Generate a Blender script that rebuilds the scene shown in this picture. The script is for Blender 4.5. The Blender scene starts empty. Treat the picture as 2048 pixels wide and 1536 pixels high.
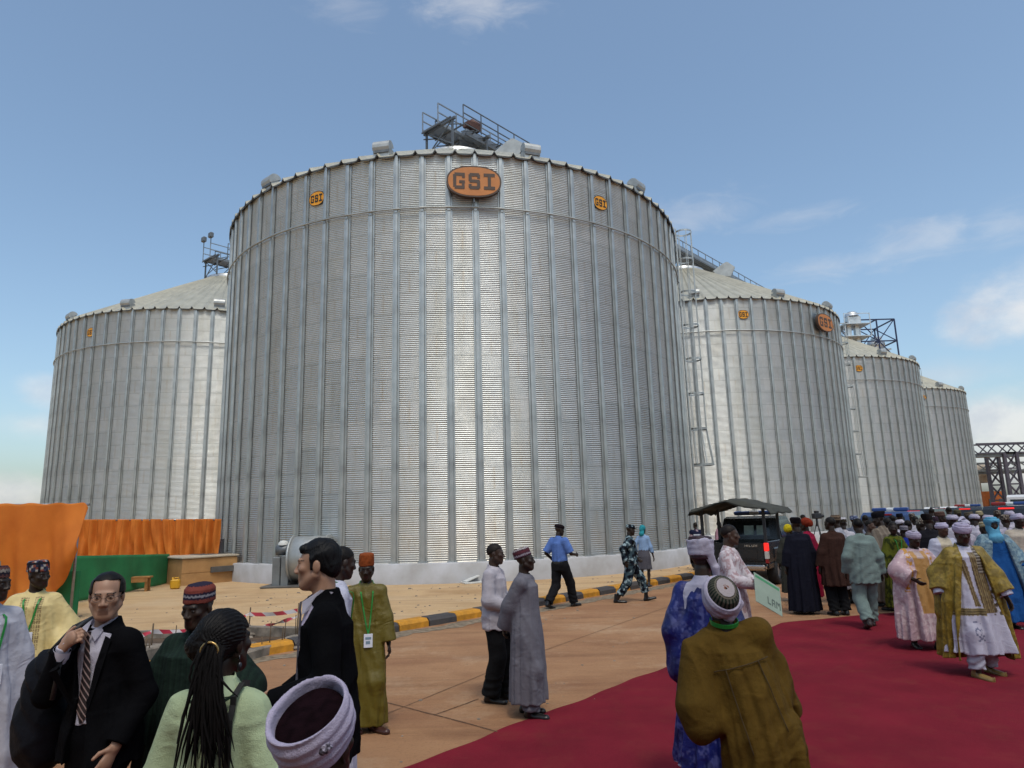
import bpy, math, random
import numpy as np
from mathutils import Matrix, Vector
rng = random.Random(7)
SC = bpy.context.scene
COL = SC.collection
PI = math.pi
# ------------------------------------------------------------ camera model (calibrated)
FPX, PITCH, ROLL, CAMH = 1369.33, .1898575, -.0270478, 2.0
_c, _s, _cr, _sr = math.cos(PITCH), math.sin(PITCH), math.cos(ROLL), math.sin(ROLL)
def ray(px, py):
    u = (px-1024)/FPX; v = (py-768)/FPX
    u, v = u*_cr+v*_sr, -u*_sr+v*_cr
    return np.array([u, _c+v*_s, _s-v*_c])
def gp(px, py, z=0.0):
    d = ray(px, py); t = (z-CAMH)/d[2]
    return np.array([d[0]*t, d[1]*t, z])
def at(px, py, Y):
    d = ray(px, py); t = Y/d[1]
    return np.array([d[0]*t, Y, CAMH+d[2]*t])
def h2l(h):
    h = h.lstrip('#')
    r = []
    for i in (0, 2, 4):
        c = int(h[i:i+2], 16)/255
        r.append(c/12.92 if c <= .04045 else ((c+.055)/1.055)**2.4)
    return tuple(r)
# ------------------------------------------------------------ materials
MATS = {}
class NT:
    def __init__(s, name):
        s.m = bpy.data.materials.new(name); s.m.use_nodes = True
        s.t = s.m.node_tree; s.n = s.t.nodes; s.l = s.t.links
        s.b = s.n['Principled BSDF']
    def node(s, typ, **kw):
        n = s.n.new(typ)
        for k, v in kw.items():
            if k.startswith('i_'):
                key = k[2:]
                n.inputs[int(key) if key.isdigit() else key].default_value = v
            else: setattr(n, k, v)
        return n
    def link(s, a, b): s.l.new(a, b)
    def coord(s, what='Object', scale=(1, 1, 1)):
        tc = s.node('ShaderNodeTexCoord'); mp = s.node('ShaderNodeMapping')
        mp.inputs['Scale'].default_value = scale
        s.link(tc.outputs[what], mp.inputs[0]); return mp.outputs[0]
    def noise(s, vec, scale, detail=4, rough=.55):
        n = s.node('ShaderNodeTexNoise'); n.inputs['Scale'].default_value = scale
        n.inputs['Detail'].default_value = detail; n.inputs['Roughness'].default_value = rough
        if vec is not None: s.link(vec, n.inputs['Vector'])
        return n.outputs['Fac']
    def ramp(s, fac, stops):
        r = s.node('ShaderNodeValToRGB'); e = r.color_ramp.elements
        while len(e) < len(stops): e.new(.5)
        for i, (p, c) in enumerate(stops):
            e[i].position = p; e[i].color = (*c, 1) if len(c) == 3 else c
        s.link(fac, r.inputs[0]); return r.outputs[0]
    def mix(s, a, b, fac, mode='MIX'):
        n = s.node('ShaderNodeMix', data_type='RGBA', blend_type=mode)
        for sock, v in ((n.inputs[0], fac), (n.inputs[6], a), (n.inputs[7], b)):
            if isinstance(v, (int, float)): sock.default_value = v
            elif isinstance(v, tuple): sock.default_value = (*v, 1) if len(v) == 3 else v
            else: s.link(v, sock)
        return n.outputs[2]
    def math(s, op, a, b=0.0, clamp=False):
        n = s.node('ShaderNodeMath', operation=op, use_clamp=clamp)
        for i, v in enumerate((a, b)):
            if isinstance(v, (int, float)): n.inputs[i].default_value = v
            else: s.link(v, n.inputs[i])
        return n.outputs[0]
    def bump(s, h, strength=.3, dist=.01):
        n = s.node('ShaderNodeBump'); n.inputs['Strength'].default_value = strength
        n.inputs['Distance'].default_value = dist
        s.link(h, n.inputs['Height']); s.link(n.outputs[0], s.b.inputs['Normal'])
    def done(s, col, rough=.6, metal=0., sheen=0.):
        if isinstance(col, tuple): s.b.inputs['Base Color'].default_value = (*col, 1)
        else: s.link(col, s.b.inputs['Base Color'])
        if isinstance(rough, (int, float)): s.b.inputs['Roughness'].default_value = rough
        else: s.link(rough, s.b.inputs['Roughness'])
        s.b.inputs['Metallic'].default_value = metal
        if sheen:
            s.b.inputs['Sheen Weight'].default_value = sheen; s.b.inputs['Sheen Roughness'].default_value = .5
        return s.m
def M(name, col, rough=.6, metal=0., var=.18, scale=6., bump=0., bscale=60., bdist=.004, col2=None, what='Object', amt=.5):
    if name in MATS: return MATS[name]
    if isinstance(col, str): col = h2l(col)
    if isinstance(col2, str): col2 = h2l(col2)
    t = NT(name); v = t.coord(what)
    f = t.noise(v, scale, 5)
    if col2 is None: col2 = tuple(c*(1-2*var) for c in col)
    c1 = tuple(min(1, c*(1+var*.4)) for c in col)
    c = t.ramp(f, [(.5-amt*.5, c1), (.5+amt*.5, col2)])
    if bump: t.bump(t.noise(v, bscale, 4), bump, bdist)
    rr = t.math('ADD', t.math('MULTIPLY', t.noise(v, scale*3, 3), .25), rough-.12)
    MATS[name] = t.done(c, rr, metal)
    return MATS[name]
# cloth, skin: base colour from the mesh's own colour attribute (dyes, prints, embroidery), weave from noise
def attr_mat(name, rough, sheen, wscale, wbump, var=.22):
    t = NT(name); v = t.coord('Object')
    a = t.node('ShaderNodeAttribute', attribute_name='Col').outputs['Color']
    f = t.noise(v, 9, 5)
    c = t.mix(a, t.mix(a, (1-var*1.6,)*3, 1., 'MULTIPLY'), t.math('MULTIPLY', f, 1.0), 'MIX')
    h = t.math('ADD', t.math('MULTIPLY', t.noise(v, wscale, 3), .18), t.math('MULTIPLY', t.noise(v, wscale*.12, 4), .35))
    if name in ('cloth', 'silk', 'suiting'):
        vf = t.coord('Object', (1., 1., .30)); r_ = t.node('ShaderNodeTexNoise', noise_type='RIDGED_MULTIFRACTAL'); r_.inputs['Scale'].default_value = 7; r_.inputs['Detail'].default_value = 3; r_.inputs['Distortion'].default_value = .8; t.link(vf, r_.inputs['Vector'])
        r2 = t.node('ShaderNodeTexNoise', noise_type='RIDGED_MULTIFRACTAL'); r2.inputs['Scale'].default_value = 9; r2.inputs['Detail'].default_value = 2; r2.inputs['Distortion'].default_value = 1.5; t.link(t.coord('Object', (.6, .6, 1.)), r2.inputs['Vector'])
        h = t.math('ADD', h, t.math('ADD', t.math('MULTIPLY', r_.outputs['Fac'], .75), t.math('MULTIPLY', r2.outputs['Fac'], .45)))
        t.bump(h, {'cloth': .75, 'silk': .8, 'suiting': .45}[name], .02)
    else: t.bump(h, wbump, .008)
    t.b.inputs['Specular IOR Level'].default_value = {'cloth': .12, 'suiting': .03, 'silk': .35, 'hair': .12, 'skin': .3}.get(name, .4)
    MATS[name] = t.done(c, rough, 0., sheen)
    return t.m
attr_mat('cloth', .9, 0, 220, .35)
attr_mat('silk', .45, 0, 160, .4)
attr_mat('suiting', .85, 0, 260, .18)
attr_mat('skin', .45, 0, 240, .10, .12)
attr_mat('hair', .5, 0, 300, .6, .1)
attr_mat('leather', .3, 0, 120, .12)
# ------------------------------------------------------------ object helpers
def tag(o, label=None, cat=None, group=None, kind=None):
    if label: o['label'] = label
    if cat: o['category'] = cat
    if group: o['group'] = group
    if kind: o['kind'] = kind
    return o
def empty(name, loc, rz=0., label=None, cat=None, group=None):
    o = bpy.data.objects.new(name, None); COL.objects.link(o)
    o.location = loc; o.rotation_euler = (0, 0, rz); o.empty_display_size = .1
    return tag(o, label, cat, group)
def mesh_np(name, V, faces, mat, parent=None, smooth=True, col=None):
    """V Nx3, faces MxK (same K)"""
    V = np.asarray(V, np.float32); F = np.asarray(faces, np.int32)
    me = bpy.data.meshes.new(name)
    me.vertices.add(len(V)); me.vertices.foreach_set('co', V.ravel())
    k = F.shape[1]
    me.loops.add(F.size); me.loops.foreach_set('vertex_index', F.ravel())
    me.polygons.add(len(F)); me.polygons.foreach_set('loop_start', np.arange(0, F.size, k, dtype=np.int32))
    if smooth: me.polygons.foreach_set('use_smooth', np.ones(len(F), bool))
    me.update(calc_edges=True)
    if col is not None:
        ca = me.color_attributes.new('Col', 'FLOAT_COLOR', 'POINT')
        c4 = np.ones((len(V), 4), np.float32); c4[:, :3] = col
        ca.data.foreach_set('color', c4.ravel())
    if mat: me.materials.append(MATS[mat] if isinstance(mat, str) else mat)
    o = bpy.data.objects.new(name, me); COL.objects.link(o)
    if parent: o.parent = parent
    return o
class MB:
    """mixed polygon collector"""
    def __init__(s): s.v = []; s.f = []; s.sm = []
    def add(s, vs, fs, smooth=False):
        b = len(s.v); s.v += [tuple(map(float, p)) for p in vs]
        for f in fs: s.f.append([b+i for i in f]); s.sm.append(smooth)
        return s
    def box(s, lo, hi, M_=None, bev=0.):
        x0, y0, z0 = lo; x1, y1, z1 = hi
        if bev > 0:
            b = min(bev, (x1-x0)/2.01, (y1-y0)/2.01, (z1-z0)/2.01)
            vs = []
            for z, i in ((z0, b), (z0+b, 0), (z1-b, 0), (z1, b)):
                xs0, xs1, ys0, ys1 = x0+i, x1-i, y0+i, y1-i
                c = b if i == 0 else 0.0
                c = b*.8
                vs += [(xs0+c, ys0, z), (xs1-c, ys0, z), (xs1, ys0+c, z), (xs1, ys1-c, z), (xs1-c, ys1, z), (xs0+c, ys1, z), (xs0, ys1-c, z), (xs0, ys0+c, z)]
            fs = [list(range(7, -1, -1)), list(range(24, 32))]
            for r in range(3):
                for i in range(8):
                    j = (i+1) % 8; fs.append([r*8+i, r*8+j, r*8+8+j, r*8+8+i])
        else:
            vs = [(x0, y0, z0), (x1, y0, z0), (x1, y1, z0), (x0, y1, z0), (x0, y0, z1), (x1, y0, z1), (x1, y1, z1), (x0, y1, z1)]
            fs = [[3, 2, 1, 0], [4, 5, 6, 7], [0, 1, 5, 4], [1, 2, 6, 5], [2, 3, 7, 6], [3, 0, 4, 7]]
        if M_ is not None: vs = [tuple(M_ @ Vector(p)) for p in vs]
        return s.add(vs, fs)
    def bar(s, a, b, w, h=None, up=(0, 0, 1)):
        a = np.array(a, float); b = np.array(b, float); h = h or w
        d = b-a; d /= (np.linalg.norm(d)+1e-9); u = np.array(up, float)
        if abs(d@u) > .95: u = np.array((0, 1., 0)) if abs(d[1]) < .9 else np.array((1., 0, 0))
        x = np.cross(d, u); x /= np.linalg.norm(x); u = np.cross(x, d)
        vs = []
        for p in (a, b):
            for sx, sy in ((-1, -1), (1, -1), (1, 1), (-1, 1)): vs.append(p+x*sx*w/2+u*sy*h/2)
        return s.add(vs, [[0, 1, 2, 3], [7, 6, 5, 4], [4, 5, 1, 0], [5, 6, 2, 1], [6, 7, 3, 2], [7, 4, 0, 3]])
    def tube(s, pts, r, n=8, closed=False, caps=True):
        pts = [np.array(p, float) for p in pts]; N = len(pts)
        rs = r if hasattr(r, '__len__') else [r]*N
        vs = []; fs = []; prev = None
        for i, p in enumerate(pts):
            if closed: d = pts[(i+1) % N]-pts[i-1]
            else: d = pts[min(i+1, N-1)]-pts[max(i-1, 0)]
            d = d/(np.linalg.norm(d)+1e-9)
            if prev is None:
                u = np.array((0, 0, 1.)) if abs(d[2]) < .9 else np.array((1., 0, 0))
            else: u = prev
            x = np.cross(d, u); x /= np.linalg.norm(x)+1e-9; u = np.cross(x, d); prev = u
            for k in range(n):
                a = 2*PI*k/n; vs.append(p+rs[i]*(math.cos(a)*x+math.sin(a)*u))
        for i in range(N if closed else N-1):
            for k in range(n):
                a = i*n+k; b = i*n+(k+1) % n; c = ((i+1) % N)*n
                fs.append([a, b, c+(k+1) % n, c+k])
        if caps and not closed:
            fs.append(list(range(n-1, -1, -1))); fs.append([(N-1)*n+k for k in range(n)])
        return s.add(vs, fs, True)
    def lathe(s, prof, n=24, M_=None, a0=0, a1=2*PI):
        full = abs(a1-a0-2*PI) < 1e-6; m = n if full else n+1
        vs = []
        for r, z in prof:
            for k in range(m):
                a = a0+(a1-a0)*k/n; vs.append((r*math.cos(a), r*math.sin(a), z))
        fs = []
        for i in range(len(prof)-1):
            for k in range(n):
                k2 = (k+1) % m
                fs.append([i*m+k, i*m+k2, (i+1)*m+k2, (i+1)*m+k])
        if M_ is not None: vs = [tuple(M_ @ Vector(p)) for p in vs]
        return s.add(vs, fs, True)
    def prism(s, poly, z0, z1, M_=None):
        n = len(poly)
        vs = [(x, y, z0) for x, y in poly]+[(x, y, z1) for x, y in poly]
        fs = [list(range(n-1, -1, -1)), list(range(n, 2*n))]+[[i, (i+1) % n, n+(i+1) % n, n+i] for i in range(n)]
        if M_ is not None: vs = [tuple(M_ @ Vector(p)) for p in vs]
        return s.add(vs, fs)
    def build(s, name, mat, parent=None, loc=None, auto=None):
        me = bpy.data.meshes.new(name); me.from_pydata(s.v, [], s.f)
        me.polygons.foreach_set('use_smooth', np.array(s.sm, bool)); me.update()
        if mat: me.materials.append(MATS[mat] if isinstance(mat, str) else mat)
        o = bpy.data.objects.new(name, me); COL.objects.link(o)
        if parent: o.parent = parent
        if loc is not None: o.location = loc
        return o
def copy_tree(o, parent=None):
    c = o.copy(); COL.objects.link(c); c.parent = parent
    for ch in list(o.children): copy_tree(ch, c)
    return c
def RZ(a): return Matrix.Rotation(a, 4, 'Z')
def TR(x, y, z): return Matrix.Translation((x, y, z))
# ------------------------------------------------------------ camera, world, sun
cam = bpy.data.cameras.new('Camera'); camo = bpy.data.objects.new('Camera', cam); COL.objects.link(camo)
cam.sensor_width = 36; cam.lens = FPX/2048*36; cam.clip_end = 5000; cam.clip_start = .05
r0 = Vector((1, 0, 0)); u0 = Vector((0, -_s, _c)); f0 = Vector((0, _c, _s))
r = r0*_cr+u0*_sr; u = u0*_cr-r0*_sr
camo.matrix_world = Matrix(((r.x, u.x, -f0.x, 0), (r.y, u.y, -f0.y, 0), (r.z, u.z, -f0.z, CAMH), (0, 0, 0, 1)))
SC.camera = camo
SUN_EL, SUN_AZ = math.radians(64), math.radians(167)   # azimuth clockwise from +Y (sun behind the camera, a little right)
sd = Vector((math.sin(SUN_AZ)*math.cos(SUN_EL), math.cos(SUN_AZ)*math.cos(SUN_EL), math.sin(SUN_EL)))
sl = bpy.data.lights.new('Sun', 'SUN'); sl.energy = .9; sl.angle = math.radians(10); sl.color = (1, .95, .88)
so = bpy.data.objects.new('Sun', sl); COL.objects.link(so); so.rotation_euler = sd.to_track_quat('Z', 'Y').to_euler(); so.location = (0, 0, 60)
w = bpy.data.worlds.new('World'); SC.world = w; w.use_nodes = True
nt = w.node_tree; bg = nt.nodes['Background']
sky = nt.nodes.new('ShaderNodeTexSky'); sky.sky_type = 'NISHITA'; sky.sun_disc = False
sky.sun_elevation = SUN_EL; sky.sun_rotation = SUN_AZ; sky.air_density = 1.0; sky.dust_density = 3.0; sky.ozone_density = .6; sky.altitude = 100
def wn(t, **k):
    n = nt.nodes.new(t)
    for a, b in k.items(): setattr(n, a, b)
    return n
def wm(op, a, b=0., clamp=False):
    n = wn('ShaderNodeMath', operation=op, use_clamp=clamp)
    for i, v in enumerate((a, b)):
        if isinstance(v, (int, float)): n.inputs[i].default_value = v
        else: nt.links.new(v, n.inputs[i])
    return n.outputs[0]
tc = wn('ShaderNodeTexCoord'); dirv = tc.outputs['Generated']
def wnoise(scale, detail, sx=(1, 1, 1), dist=0.):
    mp = wn('ShaderNodeMapping'); mp.inputs['Scale'].default_value = sx; nt.links.new(dirv, mp.inputs[0])
    n = wn('ShaderNodeTexNoise'); n.inputs['Scale'].default_value = scale; n.inputs['Detail'].default_value = detail
    n.inputs['Roughness'].default_value = .6; n.inputs['Distortion'].default_value = dist
    nt.links.new(mp.outputs[0], n.inputs[0]); return n.outputs['Fac']
def smooth(v, a, b):
    n = wn('ShaderNodeMapRange', interpolation_type='SMOOTHSTEP'); n.inputs[1].default_value = a; n.inputs[2].default_value = b
    nt.links.new(v, n.inputs[0]); return n.outputs[0]
def blob(px, py, size, sx=1., sz=1.):
    """mask round one direction of the sky, degrees"""
    d = ray(px, py); d = d/np.linalg.norm(d)
    sub = wn('ShaderNodeVectorMath', operation='SUBTRACT'); nt.links.new(dirv, sub.inputs[0]); sub.inputs[1].default_value = d
    mul = wn('ShaderNodeVectorMath', operation='MULTIPLY'); nt.links.new(sub.outputs[0], mul.inputs[0]); mul.inputs[1].default_value = (1/sx, 1/sx, 1/sz)
    ln = wn('ShaderNodeVectorMath', operation='LENGTH'); nt.links.new(mul.outputs[0], ln.inputs[0])
    return wm('SUBTRACT', 1., wm('DIVIDE', ln.outputs['Value'], math.radians(size)), True)
n_big = wnoise(9, 8, (1, 1, 1.6)); n_wisp = wnoise(11, 10, (1, 1, 3), 1.2)
cl = None
for px, py, sz, sx, sz_, k, nz in CLOUDS if 'CLOUDS' in globals() else (
        (2050, 620, 7, 1.3, .75, 1.0, n_big), (1990, 840, 6, 1.3, .8, .9, n_big), (2060, 930, 7, 1.4, .5, .7, n_big), (1900, 750, 5, 1.5, .5, .4, n_big),
        (95, 790, 3.2, 1.1, .7, .55, n_big), (10, 985, 5, 1.5, .6, .8, n_big), (70, 850, 4, 1.5, .5, .5, n_big),
        (940, 5, 5, 1.8, .6, .85, n_wisp), (690, 10, 4, 1.5, .6, .4, n_wisp),
        (1390, 430, 5, 1.8, .6, .5, n_wisp), (1600, 435, 4, 2, .35, .35, n_wisp), (1660, 535, 5, 2, .4, .5, n_wisp), (1850, 480, 5, 1.5, .6, .55, n_wisp), (2030, 450, 5, 1.5, .6, .45, n_wisp)):
    b = blob(px, py, sz, sx, sz_)
    v = wm('MULTIPLY', smooth(wm('ADD', wm('MULTIPLY', b, .62), wm('MULTIPLY', nz, .75)), .58 if nz is n_big else .60, .98 if nz is n_big else 1.08), k*(.85 if nz is n_big else .6))
    cl = v if cl is None else wm('MAXIMUM', cl, v)
shade = wnoise(14, 6, (1, 1, 1.3))
mx = wn('ShaderNodeMix', data_type='RGBA'); nt.links.new(cl, mx.inputs[0])
tn = wn('ShaderNodeMix', data_type='RGBA', blend_type='MULTIPLY'); tn.inputs[0].default_value = 1.; nt.links.new(sky.outputs[0], tn.inputs[6]); tn.inputs[7].default_value = (.95, 1.025, .995, 1); nt.links.new(tn.outputs[2], mx.inputs[6])
cr_ = wn('ShaderNodeMix', data_type='RGBA'); nt.links.new(smooth(shade, .35, .65), cr_.inputs[0])
cr_.inputs[6].default_value = (3.5, 3.6, 3.9, 1); cr_.inputs[7].default_value = (4.6, 4.55, 4.5, 1)
nt.links.new(cr_.outputs[2], mx.inputs[7])
nt.links.new(mx.outputs[2], bg.inputs[0]); bg.inputs[1].default_value = .15
vs_ = SC.view_settings; vs_.view_transform = 'Standard'; vs_.look = 'None'; vs_.exposure = .35; vs_.gamma = 1.
SC.cycles.use_denoising = True
SC.cycles.max_bounces = 6
# ============================================================ GROUND
ROW = np.array((.6655, .7464, 0.)); PER = np.array((.7464, -.6655, 0.))      # silo row direction, and its right-hand normal
KP = np.array((-2.26, 13.05, 0.))                                            # a point on the kerb line
def kp(a, b=0., z=0.):
    p = KP+ROW*a+PER*b; return (p[0], p[1], z)
def soil(name, stops, sc1, stain, bstr):
    t = NT(name); v = t.coord('Object')
    f = t.noise(v, sc1, 8, .62); c = t.ramp(f, stops)
    v2 = t.coord('Object', (.35, 1., 1.))
    c = t.mix(c, stain, t.math('MULTIPLY', t.ramp(t.noise(v2, .9, 7, .65), [(.48, (0, 0, 0)), (.68, (1, 1, 1))]), .55))
    f3 = t.noise(v, 28, 5, .7); c = t.mix(c, (.62, .58, .54), t.math('MULTIPLY', t.ramp(f3, [(.5, (0, 0, 0)), (.72, (1, 1, 1))]), .55), 'MULTIPLY')
    mp = t.node('ShaderNodeMapping'); mp.inputs['Rotation'].default_value = (0, 0, math.radians(-48)); mp.inputs['Scale'].default_value = (.10, 1.3, 1); tq = t.node('ShaderNodeTexCoord'); t.link(tq.outputs['Object'], mp.inputs[0])
    trk = t.ramp(t.noise(mp.outputs[0], 1.7, 6, .7), [(.50, (0, 0, 0)), (.66, (1, 1, 1))]); c = t.mix(c, (.74, .70, .66), t.math('MULTIPLY', trk, .8), 'MULTIPLY')
    pale = t.ramp(t.noise(v, .45, 9, .75), [(.52, (0, 0, 0)), (.66, (1, 1, 1))]); c = t.mix(c, h2l('#b9a284'), t.math('MULTIPLY', pale, .38))
    sp = t.ramp(t.noise(v, 7, 8, .8), [(.66, (0, 0, 0)), (.7, (1, 1, 1))])
    c = t.mix(c, (.12, .075, .045), t.math('MULTIPLY', sp, .35))
    t.bump(t.math('ADD', t.noise(v, 45, 5, .7), t.math('MULTIPLY', t.noise(v, 4, 5), 2.)), bstr, .03)
    MATS[name] = t.done(c, .93); return t.m
soil('sand', [(.3, h2l('#b19168')), (.5, h2l('#bd9d74')), (.68, h2l('#a27f56'))], .35, h2l('#c4a884'), .5)
soil('laterite', [(.3, h2l('#8e6645')), (.5, h2l('#9a724f')), (.7, h2l('#835a3a'))], .5, h2l('#7a4e32'), .35)
gr = MB(); G = 4000
gr.add([(-G, -G, 0), (G, -G, 0), (G, G, 0), (-G, G, 0)], [[0, 1, 2, 3]])
tag(gr.build('ground', 'sand'), kind='structure')
rd = MB(); A = kp(-60, .16, .004); B_ = kp(160, .16, .004); C_ = kp(160, 40, .004); D_ = kp(-60, 40, .004)
rd.add([A, B_, C_, D_], [[3, 2, 1, 0]]); tag(rd.build('road', 'laterite'), kind='structure')
M('dirt_line', '#6d4d35', .95, var=.4, scale=20)
M('gravel_grey', '#8d7c66', .95, var=.4, scale=9, bump=.6, bscale=40)
# slab joints in the road, dusty gravel along the kerb
def strip(mb, pts, w, z, wob=.3, seed=1):
    r_ = random.Random(seed); pts = [np.array(p, float)[:2] for p in pts]; fine = []
    for a, b in zip(pts, pts[1:]):
        n = max(2, int(np.linalg.norm(b-a)/.12))
        fine += [a+(b-a)*i/n for i in range(n)]
    fine.append(pts[-1]); vs = []; off = 0
    for i, p in enumerate(fine):
        d = fine[min(i+1, len(fine)-1)]-fine[max(i-1, 0)]; d /= np.linalg.norm(d)+1e-9; nrm = np.array((-d[1], d[0]))
        off = off*.9+r_.uniform(-1, 1)*w*wob
        ww = w*(1+r_.uniform(-.6, .6)*min(1, wob*2))
        vs += [(*(p+nrm*(off+ww/2)), z), (*(p+nrm*(off-ww/2)), z)]
    mb.add(vs, [[2*i+1, 2*i+3, 2*i+2, 2*i] for i in range(len(fine)-1)])
jl = MB()
strip(jl, [gp(700, 1462), gp(776, 1428), gp(969, 1349), gp(1088, 1302), gp(1350, 1209), gp(1500, 1160)], .010, .008, .12, 3)
strip(jl, [gp(742, 1397), gp(800, 1413), gp(870, 1431), gp(930, 1447), gp(1010, 1470)], .02, .008, .25, 4)
strip(jl, [gp(870, 1431), gp(915, 1415), gp(958, 1399)], .016, .008, .25, 5)
strip(jl, [gp(776, 1428), gp(720, 1452), gp(640, 1490)], .02, .008, .2, 9)
tag(jl.build('road_joints', 'dirt_line'), kind='structure')
gv = MB(); strip(gv, [kp(-30, .42), kp(-10, .45), kp(0, .5), kp(12, .55), kp(30, .55)], .42, .008, .16, 6)
tag(gv.build('road_gravel_edge', 'gravel_grey'), kind='structure')
# ------------------------------------------------------------ red carpet with ripples
t = NT('carpet'); v = t.coord('Object')
c = t.ramp(t.noise(v, 1.2, 6), [(.3, h2l('#7b1f2d')), (.7, h2l('#681a26'))])
c = t.mix(c, (.55, .5, .5), t.math('MULTIPLY', t.noise(v, 90, 3), .5), 'MULTIPLY')
c = t.mix(c, h2l('#74402f'), t.math('MULTIPLY', t.ramp(t.noise(v, 2.3, 7, .7), [(.50, (0, 0, 0)), (.72, (1, 1, 1))]), .20))
t.bump(t.math('ADD', t.noise(v, 130, 2), t.math('MULTIPLY', t.noise(v, 3, 4), 3.)), .4, .01)
MATS['carpet'] = t.done(c, .97); t.b.inputs['Specular IOR Level'].default_value = .1
pa, pb = gp(805, 1536), gp(1562, 1246)
ed = (pb-pa)/np.linalg.norm(pb-pa); en = np.array((ed[1], -ed[0], 0))
L_ = np.linalg.norm(pb-pa)
NU, NV = 190, 120
U = np.linspace(-3.5, L_, NU); Vv = np.linspace(0, 14, NV)
uu, vv = np.meshgrid(U, Vv, indexing='ij')
# the far end runs on to the right at an angle
fe = (gp(1830, 1222)-pb); k_ = (fe@ed)/(fe@en)
uu = uu+np.clip((uu+3.5)/(L_+3.5), 0, 1)*np.clip(vv, 0, 14)*k_
PX = pa[0]+ed[0]*uu+en[0]*vv; PY = pa[1]+ed[1]*uu+en[1]*vv
edge = .02*np.sin(uu*3.1)*(vv < .2)+.012*np.sin(uu*7.7+1)*(vv < .2)
PX += en[0]*edge; PY += en[1]*edge
ra, rb = gp(1640, 1362)[:2], gp(1816, 1272)[:2]; rdv = (rb-ra)/np.linalg.norm(rb-ra)
dd = np.abs((PX-ra[0])*rdv[1]-(PY-ra[1])*rdv[0]); al = (PX-ra[0])*rdv[0]+(PY-ra[1])*rdv[1]
rid = .032*np.exp(-(dd/.055)**2)*((al > -1.5) & (al < 4.2))
PZ = .013+.0035*np.sin(PX*3+PY*2)+.003*np.sin(PX*1.3-PY*4.1)+rid
VV = np.stack([PX, PY, PZ], -1).reshape(-1, 3)
i, j = np.meshgrid(np.arange(NU-1), np.arange(NV-1), indexing='ij'); b = (i*NV+j).ravel()
PZ[:, 0] = .005; VV = np.stack([PX, PY, PZ], -1).reshape(-1, 3)
o = mesh_np('red_carpet', VV, np.stack([b, b+NV, b+NV+1, b+1], 1)[:, ::-1], 'carpet')
tag(o, 'wide dark red carpet laid across the orange road', 'carpet')
# ------------------------------------------------------------ kerb stones
M('kerb_yellow', '#c98a1f', .75, var=.25, scale=7, bump=.3, bscale=30)
M('kerb_black', '#2a2930', .7, var=.3, scale=7, bump=.3, bscale=30, col2='#4a443e')
def kerb_mesh(L, name, mat):
    mb = MB()
    prof = [(-.14, 0), (.15, 0), (.145, .10), (.09, .155), (-.12, .16), (-.14, .14)]
    n = len(prof); vs = []
    for x in (0, .015, L-.015, L):
        k = .96 if x in (0, L) else 1
        vs += [(x, -p[0]*k, p[1]*k) for p in prof]
    fs = [list(range(n)), [3*n+q for q in range(n-1, -1, -1)]]
    for r in range(3):
        for q in range(n): fs.append([r*n+(q+1) % n, r*n+q, r*n+n+q, r*n+n+(q+1) % n])
    mb.add(vs, fs); o = mb.build(name, mat); return o
KL = .70
ky = kerb_mesh(KL-.02, 'kerb_stone', 'kerb_yellow'); kb = kerb_mesh(KL-.02, 'kerb_stone', 'kerb_black')
first = {True: ky, False: kb}; used = {True: 0, False: 0}
for n in range(-9, 34):
    yel = (n % 2) == 0
    o = first[yel] if not used[yel] else first[yel].copy()
    if used[yel]: COL.objects.link(o)
    used[yel] = 1
    o.location = kp(n*KL+.02, rng.uniform(-.02, .02), 0); o.rotation_euler = (0, 0, math.atan2(ROW[1], ROW[0])+rng.uniform(-.02, .02))
    tag(o, 'yellow painted kerb stone in the row edging the road' if yel else 'black painted kerb stone in the row edging the road', 'kerb stone', 'kerb stones edging the road')
# ============================================================ SILOS
R, ZE, ZW, ZB, NS = 10.469, 14.6, 12.507, .62, 72
t = NT('galvanised'); v = t.coord('Object')
tc_ = t.node('ShaderNodeTexCoord'); sep = t.node('ShaderNodeSeparateXYZ'); t.link(tc_.outputs['Object'], sep.inputs[0])
ang = t.math('ARCTAN2', sep.outputs[1], sep.outputs[0])
cmb = t.node('ShaderNodeCombineXYZ'); t.link(t.math('FLOOR', t.math('MULTIPLY', ang, 36/(2*PI))), cmb.inputs[0]); t.link(t.math('FLOOR', t.math('MULTIPLY', sep.outputs[2], 1/.74)), cmb.inputs[1])
wnz = t.node('ShaderNodeTexWhiteNoise', noise_dimensions='2D'); t.link(cmb.outputs[0], wnz.inputs[0])
sheet = t.ramp(wnz.outputs['Value'], [(0, (.50, .522, .52)), (.5, (.53, .55, .545)), (1, (.575, .588, .578))])
c = t.mix(sheet, (.80, .76, .66), t.math('MULTIPLY', t.ramp(t.noise(t.coord('Object', (1, 1, .15)), 1.3, 6, .7), [(.5, (0, 0, 0)), (.75, (1, 1, 1))]), .6), 'MULTIPLY')
c = t.mix(c, (.62, .62, .63), t.math('MULTIPLY', t.noise(v, 9, 6, .7), .55), 'MULTIPLY')
phs = t.math('MULTIPLY', t.math('ADD', ang, PI/2-.138+2*PI), 36/(2*PI))
rw = t.math('MULTIPLY', t.math('SUBTRACT', sep.outputs[2], .62), 1/.74)
par = t.math('MULTIPLY', t.math('MODULO', t.math('FLOOR', rw), 2.), .5)
fx = t.math('ABSOLUTE', t.math('SUBTRACT', t.math('FRACT', t.math('ADD', t.math('ADD', phs, par), .75)), .5))
line = t.math('LESS_THAN', fx, .006)
halo = t.math('MULTIPLY', t.math('LESS_THAN', fx, .03), .3)
hz = t.math('LESS_THAN', t.math('ABSOLUTE', t.math('SUBTRACT', t.math('FRACT', rw), .5)), .47)
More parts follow.
